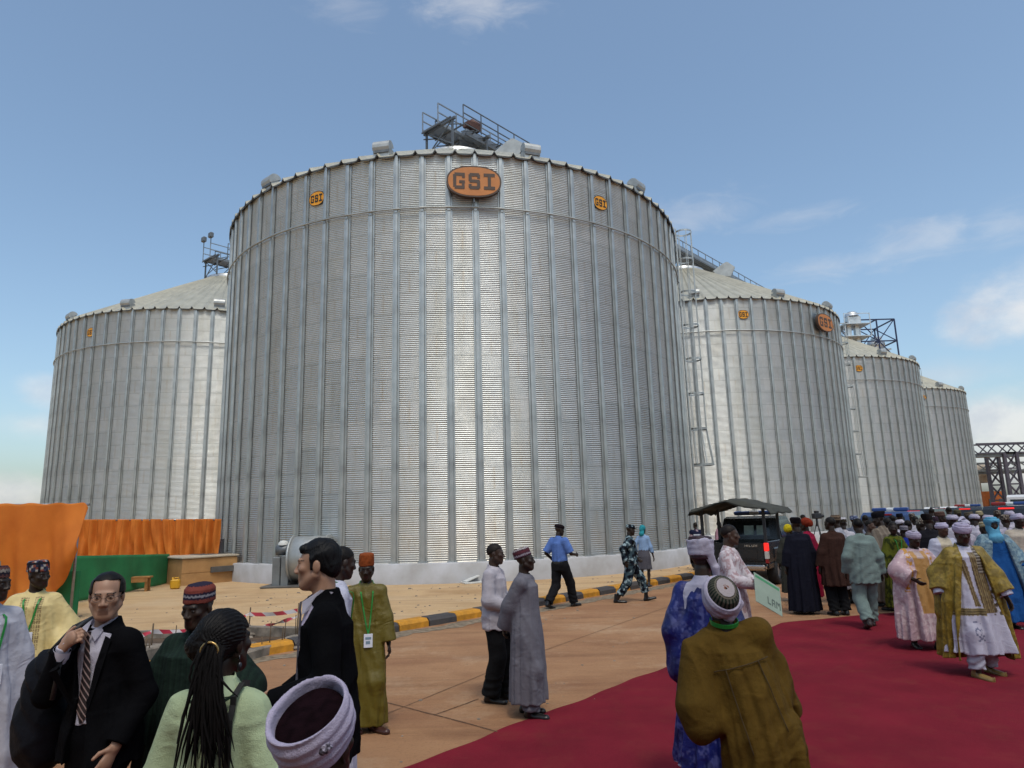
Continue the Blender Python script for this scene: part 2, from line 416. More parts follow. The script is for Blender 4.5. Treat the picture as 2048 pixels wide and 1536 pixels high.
keep = t.ramp(t.noise(v, .8, 3), [(.42, (0, 0, 0)), (.6, (1, 1, 1))])
sf = t.math('MULTIPLY', t.math('MULTIPLY', t.math('MAXIMUM', line, halo), hz), t.math('MULTIPLY', keep, .65))
c = t.mix(c, (.38, .33, .26), sf)
bolt = t.math('MULTIPLY', t.math('LESS_THAN', t.math('FRACT', t.math('ADD', rw, .02)), .04), .45)
c = t.mix(c, (.45, .46, .45), bolt, 'MULTIPLY')
dust_reflect = t.math('MULTIPLY', t.ramp(t.math('ADD', t.math('MULTIPLY', sep.outputs[2], .16), t.math('MULTIPLY', t.noise(t.coord('Object', (1, 1, .35)), 1.6, 7, .7), .9)), [(.50, (1, 1, 1)), (.85, (0, 0, 0))]), .33)  # tan towards the base: dust and the ground's warm reflection painted in
c = t.mix(c, (.42, .33, .22), dust_reflect)
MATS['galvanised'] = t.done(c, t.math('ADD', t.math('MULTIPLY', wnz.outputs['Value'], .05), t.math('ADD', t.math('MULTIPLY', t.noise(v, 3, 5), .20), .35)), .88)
M('steel_post', (.455, .468, .455), .42, .72, var=.2, scale=1.5)
M('steel_roof', (.50, .475, .385), .5, .55, var=.12, scale=1.2)
M('steel_bright', (.66, .67, .67), .4, .8, var=.15, scale=3)
M('steel_dark', (.16, .17, .18), .5, .5, var=.2, scale=3)
M('concrete', '#b4b4b8', .85, var=.16, scale=1.3, bump=.3, bscale=18, col2='#96938f')
M('concrete_dark', '#5f5c58', .9, var=.25, scale=2, bump=.3, bscale=18)
M('rust_stain', '#6d5a45', .8, .2, var=.3, scale=8)
M('sign_orange', '#bd7638', .55, var=.1, scale=2)
M('sign_brown', '#4d3a2e', .6, var=.12, scale=4)
M('sign_yellow', '#e49a18', .5, var=.1, scale=4)
M('sign_black', '#231d18', .6, var=.1, scale=4)
def wall_mesh():
    per = .0673; n = int(round((ZE-ZB)/per)); m = 5
    zs = np.linspace(ZB, ZE, n*m+1); rs = R+.011*np.cos(np.arange(n*m+1)*2*PI/m)
    K = NS*4; a = np.arange(K)*2*PI/K
    V = np.stack([rs[:, None]*np.cos(a), rs[:, None]*np.sin(a), np.repeat(zs[:, None], K, 1)], -1).reshape(-1, 3)
    i, j = np.meshgrid(np.arange(len(zs)-1), np.arange(K), indexing='ij'); j2 = (j+1) % K
    F = np.stack([i*K+j, i*K+j2, (i+1)*K+j2, (i+1)*K+j], -1).reshape(-1, 4)
    return V, F
PH = .138-PI/2
silo0 = empty('grain_silo', (0, 0, 0))
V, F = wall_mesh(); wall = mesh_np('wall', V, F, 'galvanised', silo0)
# stiffener posts: hat section
pm = MB(); prof = [(-.13, .018), (-.13, .032), (-.075, .034), (-.062, .095), (-.02, .10), (.02, .10), (.062, .095), (.075, .034), (.13, .032), (.13, .018)]
vs = []; n = len(prof); cuts = [ZB, 3.2, 3.24, 5.9, 5.94, 8.6, 8.64, 11.2, 11.24, ZE-.05]
for ci, z in enumerate(cuts):
    k = 1.0+.05*((len(cuts)-ci)//2)/4
    vs += [(R+p[1]*k, p[0]*k*.92, z) for p in prof]
fs = [[r_*n+q, r_*n+q+1, r_*n+n+q+1, r_*n+n+q] for r_ in range(len(cuts)-1) for q in range(n-1)]
pm.add(vs, fs); fp = MB(); fp.v, fp.f, fp.sm = pm.v, pm.f, pm.sm
fp.box((R, -.16, ZB), (R+.16, .16, ZB+.03))
post = fp.build('stiffener', 'steel_post', silo0); post.rotation_euler = (0, 0, PH)
for k in range(1, NS):
    o = post.copy(); COL.objects.link(o); o.parent = silo0; o.rotation_euler = (0, 0, PH+2*PI*k/NS)
# wind ring
ring = MB(); ring.tube([((R+.13)*math.cos(a), (R+.13)*math.sin(a), ZW) for a in np.linspace(0, 2*PI, 145)[:-1]], .035, 6, True)
for k in range(NS):
    a = PH+2*PI*k/NS; ring.box((R+.09, -.05, ZW-.12), (R+.125, .05, ZW+.02), RZ(a))
ring.build('wind_ring', 'steel_post', silo0)
# roof: 96 ribbed panels with dished eave ends
NR, NA = 96, 8; RT, ZT = 1.7, 19.7; RE = R+.16
rv = []; zl = [(RE, 0), (RE-.25, 0), (R*.7, 0), (R*.4, 0), (RT, 0)]
sl_ = (ZT-ZE)/(RT-R); vs = []
for r_, _ in zl:
    for k in range(NR):
        for q in range(NA):
            f = q/NA; a = PH+2*PI*(k+f)/NR
            rib = .10 if q == 0 else (.0 if q in (1, 7) else -.012)
            if q in (2, 3, 4, 5, 6): rib = -.012
            z = ZE+sl_*(r_-R)+rib*(1 if r_ > 2 else .6)+.06
            if r_ == RE: z -= .05*(q != 0)
            vs.append((r_*math.cos(a), r_*math.sin(a), z))
K = NR*NA; fs = [(i*K+j, i*K+(j+1) % K, (i+1)*K+(j+1) % K, (i+1)*K+j) for i in range(4) for j in range(K)]
roof = mesh_np('roof', vs, fs, 'steel_roof', silo0, smooth=False)
ev = MB()
va = []
for k in range(K):
    a = PH+2*PI*k/K; q = k % NA; b_ = vs[k]
    dip = .06-.03*abs(q-4)/4+(.02 if q == 0 else 0)
    va += [(b_[0], b_[1], b_[2]), ((RE-.015)*math.cos(a), (RE-.015)*math.sin(a), b_[2]-dip), ((R-.02)*math.cos(a), (R-.02)*math.sin(a), ZE-.02)]
ev.add(va, [[3*k, 3*((k+1) % K), 3*((k+1) % K)+1, 3*k+1] for k in range(K)]+[[3*k+1, 3*((k+1) % K)+1, 3*((k+1) % K)+2, 3*k+2] for k in range(K)])
ev.build('eave', 'steel_dark', silo0)
cp = MB(); cp.lathe([(RT+.12, ZT-.02), (RT+.12, ZT+.2), (RT+.02, ZT+.26), (.5, ZT+.34), (0.01, ZT+.36)], 32)
cp.build('roof_cap', 'steel_bright', silo0)
# eave vents
def vent_mesh():
    mb = MB(); w = .38; pts = []
    for q in range(9):
        a = math.radians(-35+190*q/8); pts.append((math.cos(a)*.33, math.sin(a)*.33))
    prof = [(p[0]+.02, p[1]+.28) for p in pts]
    vs = [(p[0], -w, p[1]) for p in prof]+[(p[0], w, p[1]) for p in prof]; n = len(prof)
    mb.add(vs, [[q, q+1, n+q+1, n+q] for q in range(n-1)])
    mb.add(vs[:n], [list(range(n-1, -1, -1))]); mb.add(vs[n:], [list(range(n))])
    mb.box((-.3, -w+.02, -.35), (.24, w-.02, .3)); return mb
def vent_hole():
    mb = MB(); mb.add([(.285, -.35, .10), (.285, .35, .10), (.02, .35, .02), (.02, -.35, .02)], [[0, 1, 2, 3]]); mb.box((.27, -.35, -.02), (.292, .35, .10)); return mb
M('steel_vent', (.42, .43, .42), .5, .6, var=.15, scale=3)
vt = vent_mesh().build('roof_vent', 'steel_vent', silo0); vt.scale = (.82, .82, .82); vh = vent_hole().build('opening', 'steel_dark', vt)
for k in range(12):
    a = PH+2*PI*((-3.65+6*k)/NS)
    o = vt if k == 0 else vt.copy()
    if k: 
        COL.objects.link(o); o.parent = silo0; h = vh.copy(); COL.objects.link(h); h.parent = o
    rr = R-.22; o.location = (rr*math.cos(a), rr*math.sin(a), ZE+.20); o.rotation_euler = (0, 0, a)
fo = MB(); fo.lathe([(R+.32, -.2), (R+.32, ZB-.03), (R+.29, ZB), (R-.3, ZB)], 144)
fj = fo.build('foundation', 'concrete', silo0)
# -------- lettering strokes in a unit cell
def gsi_strokes():
    """boxes (x0,z0,x1,z1) in letter space, width 3.0, height 1"""
    w = .2; out = []
    x = 0.0                                        # G
    out += [(x+.1, .8, x+.82, 1), (x, .12, x+.22, .9), (x+.1, 0, x+.78, .2), (x+.6, .05, x+.8, .5), (x+.42, .36, x+.82, .53), (x+.62, .68, x+.82, .92)]
    x = 1.08                                       # S
    out += [(x+.08, .8, x+.74, 1), (x, .5, x+.22, .92), (x+.06, .41, x+.76, .6), (x+.58, .08, x+.8, .52), (x+.06, 0, x+.72, .2), (x, .08, x+.2, .32), (x+.6, .68, x+.8, .92)]
    x = 2.14                                       # I
    out += [(x, .8, x+.78, 1), (x+.28, .1, x+.5, .9), (x, 0, x+.78, .2)]
    return out
def sign_on(parent, a0, z, w, h, kind):
    """oval GSI plate bent (small) or flat (big) on the silo wall"""
    big = kind == 'big'
    off = .30 if big else .045
    def P(x, zz, d):
        if big:
            e = np.array((math.cos(a0), math.sin(a0))); t_ = np.array((-math.sin(a0), math.cos(a0))); p = e*(R+off+d)+t_*x
            return (p[0], p[1], z+zz)
        a = a0+x/R; return ((R+off+d)*math.cos(a), (R+off+d)*math.sin(a), z+zz)
    n = 48
    def oval(mb, sx, sz, d0, d1, smooth=False):
        ring0 = [(sx*math.copysign(abs(math.cos(q))**.85, math.cos(q)), sz*math.copysign(abs(math.sin(q))**.85, math.sin(q))) for q in np.arange(n)*2*PI/n]
        vs = [P(x, y, d0) for x, y in ring0]+[P(x, y, d1) for x, y in ring0]
        # face in strips so that it follows the bend
        mb.add(vs, [[i, (i+1) % n, n+(i+1) % n, n+i] for i in range(n)])
        fs = [[n+(i), n+(i+1), n+(n-1-i-1) % n, n+(n-1-i) % n] for i in range(0, n//2-1)]
        top = sorted(range(n), key=lambda i: ring0[i][0])
        mb.add([P(x, y, d1) for x, y in ring0], [[(k+n//4) % n, (k+1+n//4) % n, (n-k-1+n//4) % n, (n-k+n//4) % n] for k in range(0, n//2)])
    m1 = MB(); oval(m1, w/2, h/2, -.10 if big else -.01, .05 if big else .004)
    s_ = m1.build('sign', 'sign_brown' if big else 'sign_black', parent)
    m2 = MB(); oval(m2, w/2*.94, h/2*.91, .03 if big else .0, .056 if big else .007)
    m2.build('face', 'sign_orange' if big else 'sign_yellow', s_)
    m3 = MB(); k = w*.76/2.92; hh = h*.52
    for x0, z0, x1, z1 in gsi_strokes():
        X0, X1 = (x0-1.46)*k, (x1-1.46)*k
        pts = [(X0, (z0-.5)*hh), (X1, (z0-.5)*hh), (X1, (z1-.5)*hh), (X0, (z1-.5)*hh)]
        d1 = .066+.0004*(x0*7 % 3)+.0003*(z0*5 % 2) if big else .012+.0004*(x0*7 % 3)+.0003*(z0*5 % 2)
        m3.add([P(x, y, .05 if big else .006) for x, y in pts]+[P(x, y, d1) for x, y in pts], [[4, 5, 6, 7], [0, 1, 5, 4], [1, 2, 6, 5], [2, 3, 7, 6], [3, 0, 4, 7]])
    m3.build('lettering', 'sign_brown' if big else 'sign_black', s_)
    if big:
        m4 = MB()
        for dx in (-.55, 0, .55):
            a_ = P(dx, -.3, -.08); b_ = P(dx, -.3, -.27); m4.bar(a_, b_, .05)
            a_ = P(dx, .3, -.08); b_ = P(dx, .3, -.27); m4.bar(a_, b_, .05)
        m4.bar(P(0, -h/2-.16, -.05), P(0, -h/2+.1, -.05), .05)
        m4.build('bracket', 'steel_dark', s_)
def ladder_on(parent, a0):
    e = np.array((math.cos(a0), math.sin(a0), 0)); t_ = np.array((-math.sin(a0), math.cos(a0), 0))
    def P(r_, x, z): p = e*(R+r_)+t_*x; return (p[0], p[1], z)
    mb = MB()
    for x in (-.22, .22): mb.bar(P(.22, x, .8), P(.22, x, ZE+.55), .05)
    z = .9
    while z < ZE+.4: mb.bar(P(.22, -.22, z), P(.22, .22, z), .03); z += .3
    ld = mb.build('ladder', 'steel_post', parent)
    cg = MB(); zs = [4.0, 5.6, 7.2, 8.8, 10.4, 12.0, 13.6, ZE+.4]
    for zi, z in enumerate(zs):
        rr = .38*(1.25 if zi == 0 else 1)
        hp = [P(.22+rr*.95+rr*math.cos(q), rr*math.sin(q), z) for q in np.linspace(-2.7, 2.7, 15)]
        for p0, p1 in zip(hp, hp[1:]): cg.bar(p0, p1, .018, .08)
    for q in np.linspace(-2.2, 2.2, 6):
        cg.bar(P(.22+.38*.95*1.0+.38*math.cos(q), .38*math.sin(q), 5.6), P(.22+.38*.95+.38*math.cos(q), .38*math.sin(q), ZE+.4), .026)
        cg.bar(P(.22+.46+.475*math.cos(q), .475*math.sin(q), 4.0), P(.22+.36+.38*math.cos(q), .38*math.sin(q), 5.6), .035)
    cg.build('cage', 'steel_post', ld)
def hood_on(parent, p, yaw):
    """folded sheet-metal weather hood on the roof slope"""
    mb = MB(); prof = [(-1.2, -.25), (-.1, .55), (.25, .72), (.42, .70), (1.15, .18), (.6, -.85), (-.9, -.75)]
    M_ = TR(*p) @ RZ(yaw) @ Matrix.Rotation(PI/2, 4, 'X') @ Matrix.Scale(.72, 4)
    mb.prism(prof, -.42, .42, M_); o = mb.build('roof_hood', 'steel_vent', parent)
    m2 = MB(); m2.add([tuple(M_ @ Vector(q)) for q in ((1.16, .12, -.36), (1.16, .12, .36), (.66, -.8, .36), (.66, -.8, -.36))], [[0, 1, 2, 3]]); m2.build('opening', 'steel_dark', o)
SILO = {'M': (-2.5503, 32.601), 'L': (-20.94, 49.195), 'B': (13.10, 50.168), 'C': (28.58, 67.451), 'D': (43.947, 84.557)}
LAB = {'M': 'nearest and largest corrugated steel grain silo with big oval sign at centre',
       'L': 'corrugated steel silo behind the orange drapes, left of the nearest silo',
       'B': 'steel silo behind the police pickup with its oval sign near the right edge',
       'C': 'third corrugated steel silo along the right-hand row, blue steel truss behind its roof',
       'D': 'farthest and smallest corrugated steel silo, at the right end of the row'}
roots = {}
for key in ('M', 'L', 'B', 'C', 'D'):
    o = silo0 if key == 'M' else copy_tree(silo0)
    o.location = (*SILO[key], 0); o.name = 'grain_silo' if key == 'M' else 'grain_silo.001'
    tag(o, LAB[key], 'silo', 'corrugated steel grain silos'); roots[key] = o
def ang_at(key, px, z):
    """angle on the silo wall whose point at height z shows at image column px"""
    cx, cy = SILO[key]; best = None
    for a in np.linspace(-PI, 0.2, 2200):
        x = cx+(R+.05)*math.cos(a); y = cy+(R+.05)*math.sin(a)
        if x*math.cos(a)+y*math.sin(a) > 0: continue
        zz = z-CAMH; yf = y*_c+zz*_s; zu = -y*_s+zz*_c; q = 1024+FPX*(x/yf*_cr+zu/yf*_sr)
        d = abs(q-px)
        if best is None or d < best[0]: best = (d, a)
    return best[1]
sign_on(roots['M'], ang_at('M', 947, 13.36), 13.36, 1.90, 1.16, 'big')
for px in (633, 1201): sign_on(roots['M'], ang_at('M', px, 13.45), 13.45, .68, .56, 'small')
sign_on(roots['L'], ang_at('L', 181, 13.45), 13.45, .68, .56, 'small')
sign_on(roots['B'], ang_at('B', 1642, 13.4), 13.4, 1.90, 1.16, 'big')
sign_on(roots['B'], ang_at('B', 1487, 13.5), 13.5, .68, .56, 'small')
sign_on(roots['B'], ang_at('B', 1665, 13.5), 13.5, .68, .56, 'small')
sign_on(roots['C'], ang_at('C', 1718, 13.5), 13.5, .68, .56, 'small')
sign_on(roots['D'], ang_at('D', 1847, 13.5), 13.5, .68, .56, 'small')
for key in 'MBC': ladder_on(roots[key], math.radians(80)-PI/2)
for key in 'MBC':
    q = PER*3.3+ROW*.4
    hood_on(roots[key], (q[0], q[1], 19.7-.6*1.6+.7), -.25 if key == 'M' else .1)
# ------------------------------------------------------------ conveyor walkways over the roofs
M('rail_grey', (.30, .33, .36), .5, .5, var=.2, scale=3)
M('truss_blue', '#2b3559', .55, .2, var=.2, scale=3)
M('motor_rust', '#6b4a40', .6, .2, var=.3, scale=6)
def walkway(apex, s0, s1, z, label, wid=1.15, floods=False):
    ap = np.array((*apex, 0.)); t = empty('conveyor_walkway', (ap[0], ap[1], z), math.atan2(ROW[1], ROW[0]), label, 'conveyor', 'conveyor walkways over the silo roofs')
    ra_ = MB(); n = int((s1-s0)/1.25)
    for sd_ in (-1, 1):
        y = sd_*wid/2
        for hh in (.55, 1.05): ra_.bar((s0+(.0 if sd_ < 0 else 0), y, hh), (s1, y, hh), .05)
        for q in range(n+1):
            x = s0+(s1-s0)*q/n; ra_.bar((x, y, -.1), (x, y, 1.05), .05)
        ra_.bar((s0, y, 0), (s1, y, 0), .06, .16)
    ra_.build('railing', 'rail_grey', t)
    dk = MB(); dk.box((s0, -wid/2+.03, -.03), (s1, wid/2-.03, .0)); dk.build('deck', 'rail_grey', t)
    cv = MB(); cv.box((s0+1.4, -1.15, -.3), (s1, -.78, .05), bev=.03); cv.build('conveyor_trough', 'rail_grey', t)
    sp = MB()
    for x0 in (s0+.2, s0+2.6):
        for y in (-1.4, .5): sp.bar((x0, y, -1.5), (x0, y, -.05), .09)
        sp.bar((x0, -1.4, -1.4), (x0, .5, -.1), .05); sp.bar((x0, .5, -1.4), (x0, -1.4, -.1), .05)
        sp.bar((x0, -1.6, -.08), (x0, .7, -.08), .12)
    x = s0+6
    while x < s1:
        sp.bar((x, -.4, -1.0), (x, -.4, 0), .08); sp.bar((x, .4, -1.0), (x, .4, 0), .08); x += 6
    for q in range(7):
        x0 = s0+q*.9; sp.bar((x0, -1.3, -.42), (x0+.9, -1.3, .0), .05); sp.bar((x0, .5, -.5), (x0+.9, .5, -.08), .05); sp.bar((x0, -1.5, -.10), (x0, .65, -.10), .06); sp.bar((x0, -.2, -1.35), (x0+.9, -.2, -.2), .05)
    for y in (.62, -1.45):
        for hh in (.0, .55, 1.0): sp.bar((s0+.9, y, hh), (s0+6, y, hh), .045)
        for q in range(5): sp.bar((s0+.9+q*1.27, y, -.1), (s0+.9+q*1.27, y, 1.0), .045)
    for y in (-1.3, -.75): sp.bar((s0+1.2, y, -.42), (s1, y, -.42), .1, .12)
    sp.build('support', 'steel_dark', t)
    mo = MB(); mo.tube([(s0+1.9, -1.0, .62), (s0+2.5, -1.0, .62)], .21, 12); mo.box((s0+1.5, -1.25, .25), (s0+2.4, -.8, .5)); mo.build('motor', 'motor_rust', t)
    if floods:
        for y in (-wid/2, wid/2):
            lm = MB(); lm.box((s0-.16, y-.2, 1.45), (s0+.12, y+.2, 1.85), bev=.05); lm.bar((s0, y, 1.0), (s0, y, 1.5), .05); lm.build('floodlight', 'steel_dark', t)
    return t
walkway(SILO['M'], -1.8, 71, 21.25, 'grey railed conveyor walkway running over the roofs of the right-hand row')
walkway(SILO['L'], -2.0, 24, 21.2, 'grey railed conveyor walkway with floodlights on the left silo roof', floods=True)
# ------------------------------------------------------------ steel truss frame and leg head behind silo C
def lattice(mb, a, b, w, up, n, thick):
    """box lattice beam from a to b"""
    a = np.array(a, float); b = np.array(b, float); d = (b-a)/np.linalg.norm(b-a); u = np.array(up, float); s = np.cross(d, u); s /= np.linalg.norm(s); u = np.cross(s, d)
    cs = [s*w/2*i+u*w/2*j for i, j in ((-1, -1), (1, -1), (1, 1), (-1, 1))]
    for c_ in cs: mb.bar(a+c_, b+c_, thick)
    for q in range(n):
        p0 = a+(b-a)*q/n; p1 = a+(b-a)*(q+1)/n
        for i in range(4):
            c0, c1 = cs[i], cs[(i+1) % 4]
            mb.bar(p1+c0, p1+c1, thick*.7)
            if q % 2: mb.bar(p0+c0, p1+c1, thick*.7)
            else: mb.bar(p0+c1, p1+c0, thick*.7)
t = empty('truss_frame', (0, 0, 0), 0, 'open blue steel truss frame standing beyond the third silo roof', 'truss')
Y = 78.
c1, c2, c3 = at(1718, 655, Y), at(1788, 638, Y), at(1800, 648, Y+3)
b1, b2, b3 = at(1722, 700, Y), at(1805, 710, Y), at(1812, 715, Y+3)
fr = MB()
tops = [c1, c2, c3]; 
def box_truss(mb, x0, x1, y0, y1, z0, z1, nx, nz, th):
    for y in (y0, y1):
        for q in range(nx+1):
            x = x0+(x1-x0)*q/nx; mb.bar((x, y, z0), (x, y, z1), th)
        for k in range(nz+1):
            z = z0+(z1-z0)*k/nz; mb.bar((x0, y, z), (x1, y, z), th)
        for q in range(nx):
            for k in range(nz):
                xa, xb = x0+(x1-x0)*q/nx, x0+(x1-x0)*(q+1)/nx; za, zb = z0+(z1-z0)*k/nz, z0+(z1-z0)*(k+1)/nz
                if (q+k) % 2: mb.bar((xa, y, za), (xb, y, zb), th*.7)
                else: mb.bar((xb, y, za), (xa, y, zb), th*.7)
    for q in range(nx+1):
        x = x0+(x1-x0)*q/nx
        for k in range(nz+1):
            z = z0+(z1-z0)*k/nz; mb.bar((x, y0, z), (x, y1, z), th)
        for k in range(nz): mb.bar((x, y0, z0+(z1-z0)*k/nz), (x, y1, z0+(z1-z0)*(k+1)/nz), th*.7)
box_truss(fr, c1[0], c2[0], Y, Y+4.5, 0., c2[2], 2, 9, .13)
fr.build('frame', 'truss_blue', t)
dr = MB(); q = at(1752, 690, Y+1.5); dr.tube([(q[0]-.8, Y+1.5, q[2]), (q[0]+.8, Y+1.5, q[2])], .55, 14); dr.box((q[0]-1.2, Y+.8, q[2]-.75), (q[0]+1.4, Y+2.2, q[2]-.6)); dr.box((q[0]-.3, Y+1, q[2]+.3), (q[0]+.5, Y+2, q[2]+.9)); dr.build('drive_unit', 'steel_bright', t)
t = empty('bucket_elevator', (0, 0, 0), 0, 'pale elevator head and spout rising behind the roof of the third silo', 'elevator')
Y2 = 76.; pt = at(1703, 632, Y2)
m_ = MB(); m_.box((pt[0]-.75, Y2-.5, pt[2]-1.1), (pt[0]+.8, Y2+.5, pt[2]-.1), bev=.1); m_.lathe([(.75, 0), (.7, .3), (.45, .55), (.01, .65)], 16, TR(pt[0], Y2, pt[2]-.12)); m_.build('head', 'steel_bright', t)
m_ = MB()
for dx in (-.55, .35): m_.box((pt[0]+dx-.22, Y2-.25, 0), (pt[0]+dx+.22, Y2+.25, pt[2]-1.1))
m_.build('leg_casing', 'steel_bright', t)
m_ = MB(); q = at(1678, 662, Y2); m_.bar((pt[0]-.7, Y2, pt[2]-.9), (q[0], Y2, q[2]), .55, .5); m_.build('spout', 'steel_dark', t)
m_ = MB()
for z in (1.15, 2.6): m_.box((pt[0]-1.5, Y2-1.2, pt[2]-z-.08), (pt[0]+1.4, Y2+1.2, pt[2]-z))
for x in (-1.5, 1.4):
    for y in (-1.2, 1.2): m_.bar((pt[0]+x, Y2+y, pt[2]-2.6), (pt[0]+x, Y2+y, pt[2]+.0), .07)
m_.bar((pt[0]-1.5, Y2-1.2, pt[2]-.05), (pt[0]+1.4, Y2-1.2, pt[2]-.05), .07); m_.build('platform', 'steel_bright', t)
# ------------------------------------------------------------ far gantry, building at the right
M('gantry_maroon', '#55505a', .6, .2, var=.2, scale=2)
M('gantry_grey', '#7b7f80', .6, .3, var=.2, scale=2)
t = empty('conveyor_gantry', (0, 0, 0), 0, 'long grey conveyor gantry on lattice legs at the right edge', 'gantry')
Yg = 105.; g0 = at(1945, 900, Yg); m_ = MB(); zt = at(1990, 888, Yg)[2]; zl_ = at(1990, 907, Yg)[2]
xa, xb = g0[0], g0[0]+42
for y in (Yg-1, Yg+1):
    for z in (zl_, zt): m_.bar((xa, y, z), (xb, y, z), .22)
    n = 28
    for q in range(n):
        x0 = xa+(xb-xa)*q/n; x1 = xa+(xb-xa)*(q+1)/n
        m_.bar((x0, y, zl_ if q % 2 else zt), (x1, y, zt if q % 2 else zl_), .14)
m_.build('truss', 'gantry_maroon', t)
m_ = MB(); m_.box((xa, Yg-.9, zl_-.55), (xb, Yg+.9, zl_-.12)); m_.build('trough', 'gantry_grey', t)
zl2 = at(1990, 938, Yg)[2]; zt2 = at(1990, 922, Yg)[2]
m_ = MB()
for y in (Yg+5, Yg+7):
    for z in (zl2, zt2): m_.bar((xa, y, z), (xb, y, z), .2)
    for q in range(24):
        x0 = xa+(xb-xa)*q/24; x1 = xa+(xb-xa)*(q+1)/24; m_.bar((x0, y, zl2 if q % 2 else zt2), (x1, y, zt2 if q % 2 else zl2), .13)
m_.box((xa, Yg+5.1, zl2-.5), (xb, Yg+6.9, zl2-.15)); m_.build('lower_truss', 'gantry_grey', t)
m_ = MB()
for px in (2005, 2030):
    x = at(px, 950, Yg)[0]; 
    for y in (Yg-1, Yg+3): m_.bar((x, y, 0), (x, y, zl_), .42)
x0, x1 = at(2005, 950, Yg)[0], at(2030, 950, Yg)[0]
for q in range(4):
    za, zb = zl_*q/4, zl_*(q+1)/4
    for y in (Yg-1, Yg+3):
        m_.bar((x0, y, za), (x1, y, zb), .2); m_.bar((x1, y, za), (x0, y, zb), .2); m_.bar((x0, y, zb), (x1, y, zb), .22)
m_.build('leg', 'gantry_maroon', t)
M('cream_wall', '#b4a491', .85, var=.15, scale=1)
M('orange_wall', '#c46a2c', .8, var=.2, scale=1.2)
t = empty('process_building', (0, 0, 0), 0, 'cream and orange plant building behind the far end of the silo row', 'building')
p0 = at(1955, 1000, 112.); p1 = at(1992, 1000, 112.)
m_ = MB(); m_.box((p0[0], 112, 0), (p1[0]-2, 120, at(1970, 965, 112)[2])); m_.build('wall', 'cream_wall', t)
m_ = MB(); m_.box((p0[0]+.3, 110.5, 0), (p1[0]+.3, 111.9, at(1970, 983, 111)[2])); m_.build('annex', 'orange_wall', t)
m_ = MB()
for q in (0, 1): m_ = MB(); m_.box((p0[0]+.8+q*1.6, 110.4, 1.2), (p0[0]+1.7+q*1.6, 110.49, 2.6)); m_.build('window', 'steel_dark', t)
m_ = MB(); q = at(1972, 935, 112.); m_.lathe([(1.6, 0), (1.6, 2.2), (1.3, 2.8), (.2, 3.3)], 20, TR(q[0], 114, at(1970, 965, 112)[2])); m_.build('tank', 'cream_wall', t)
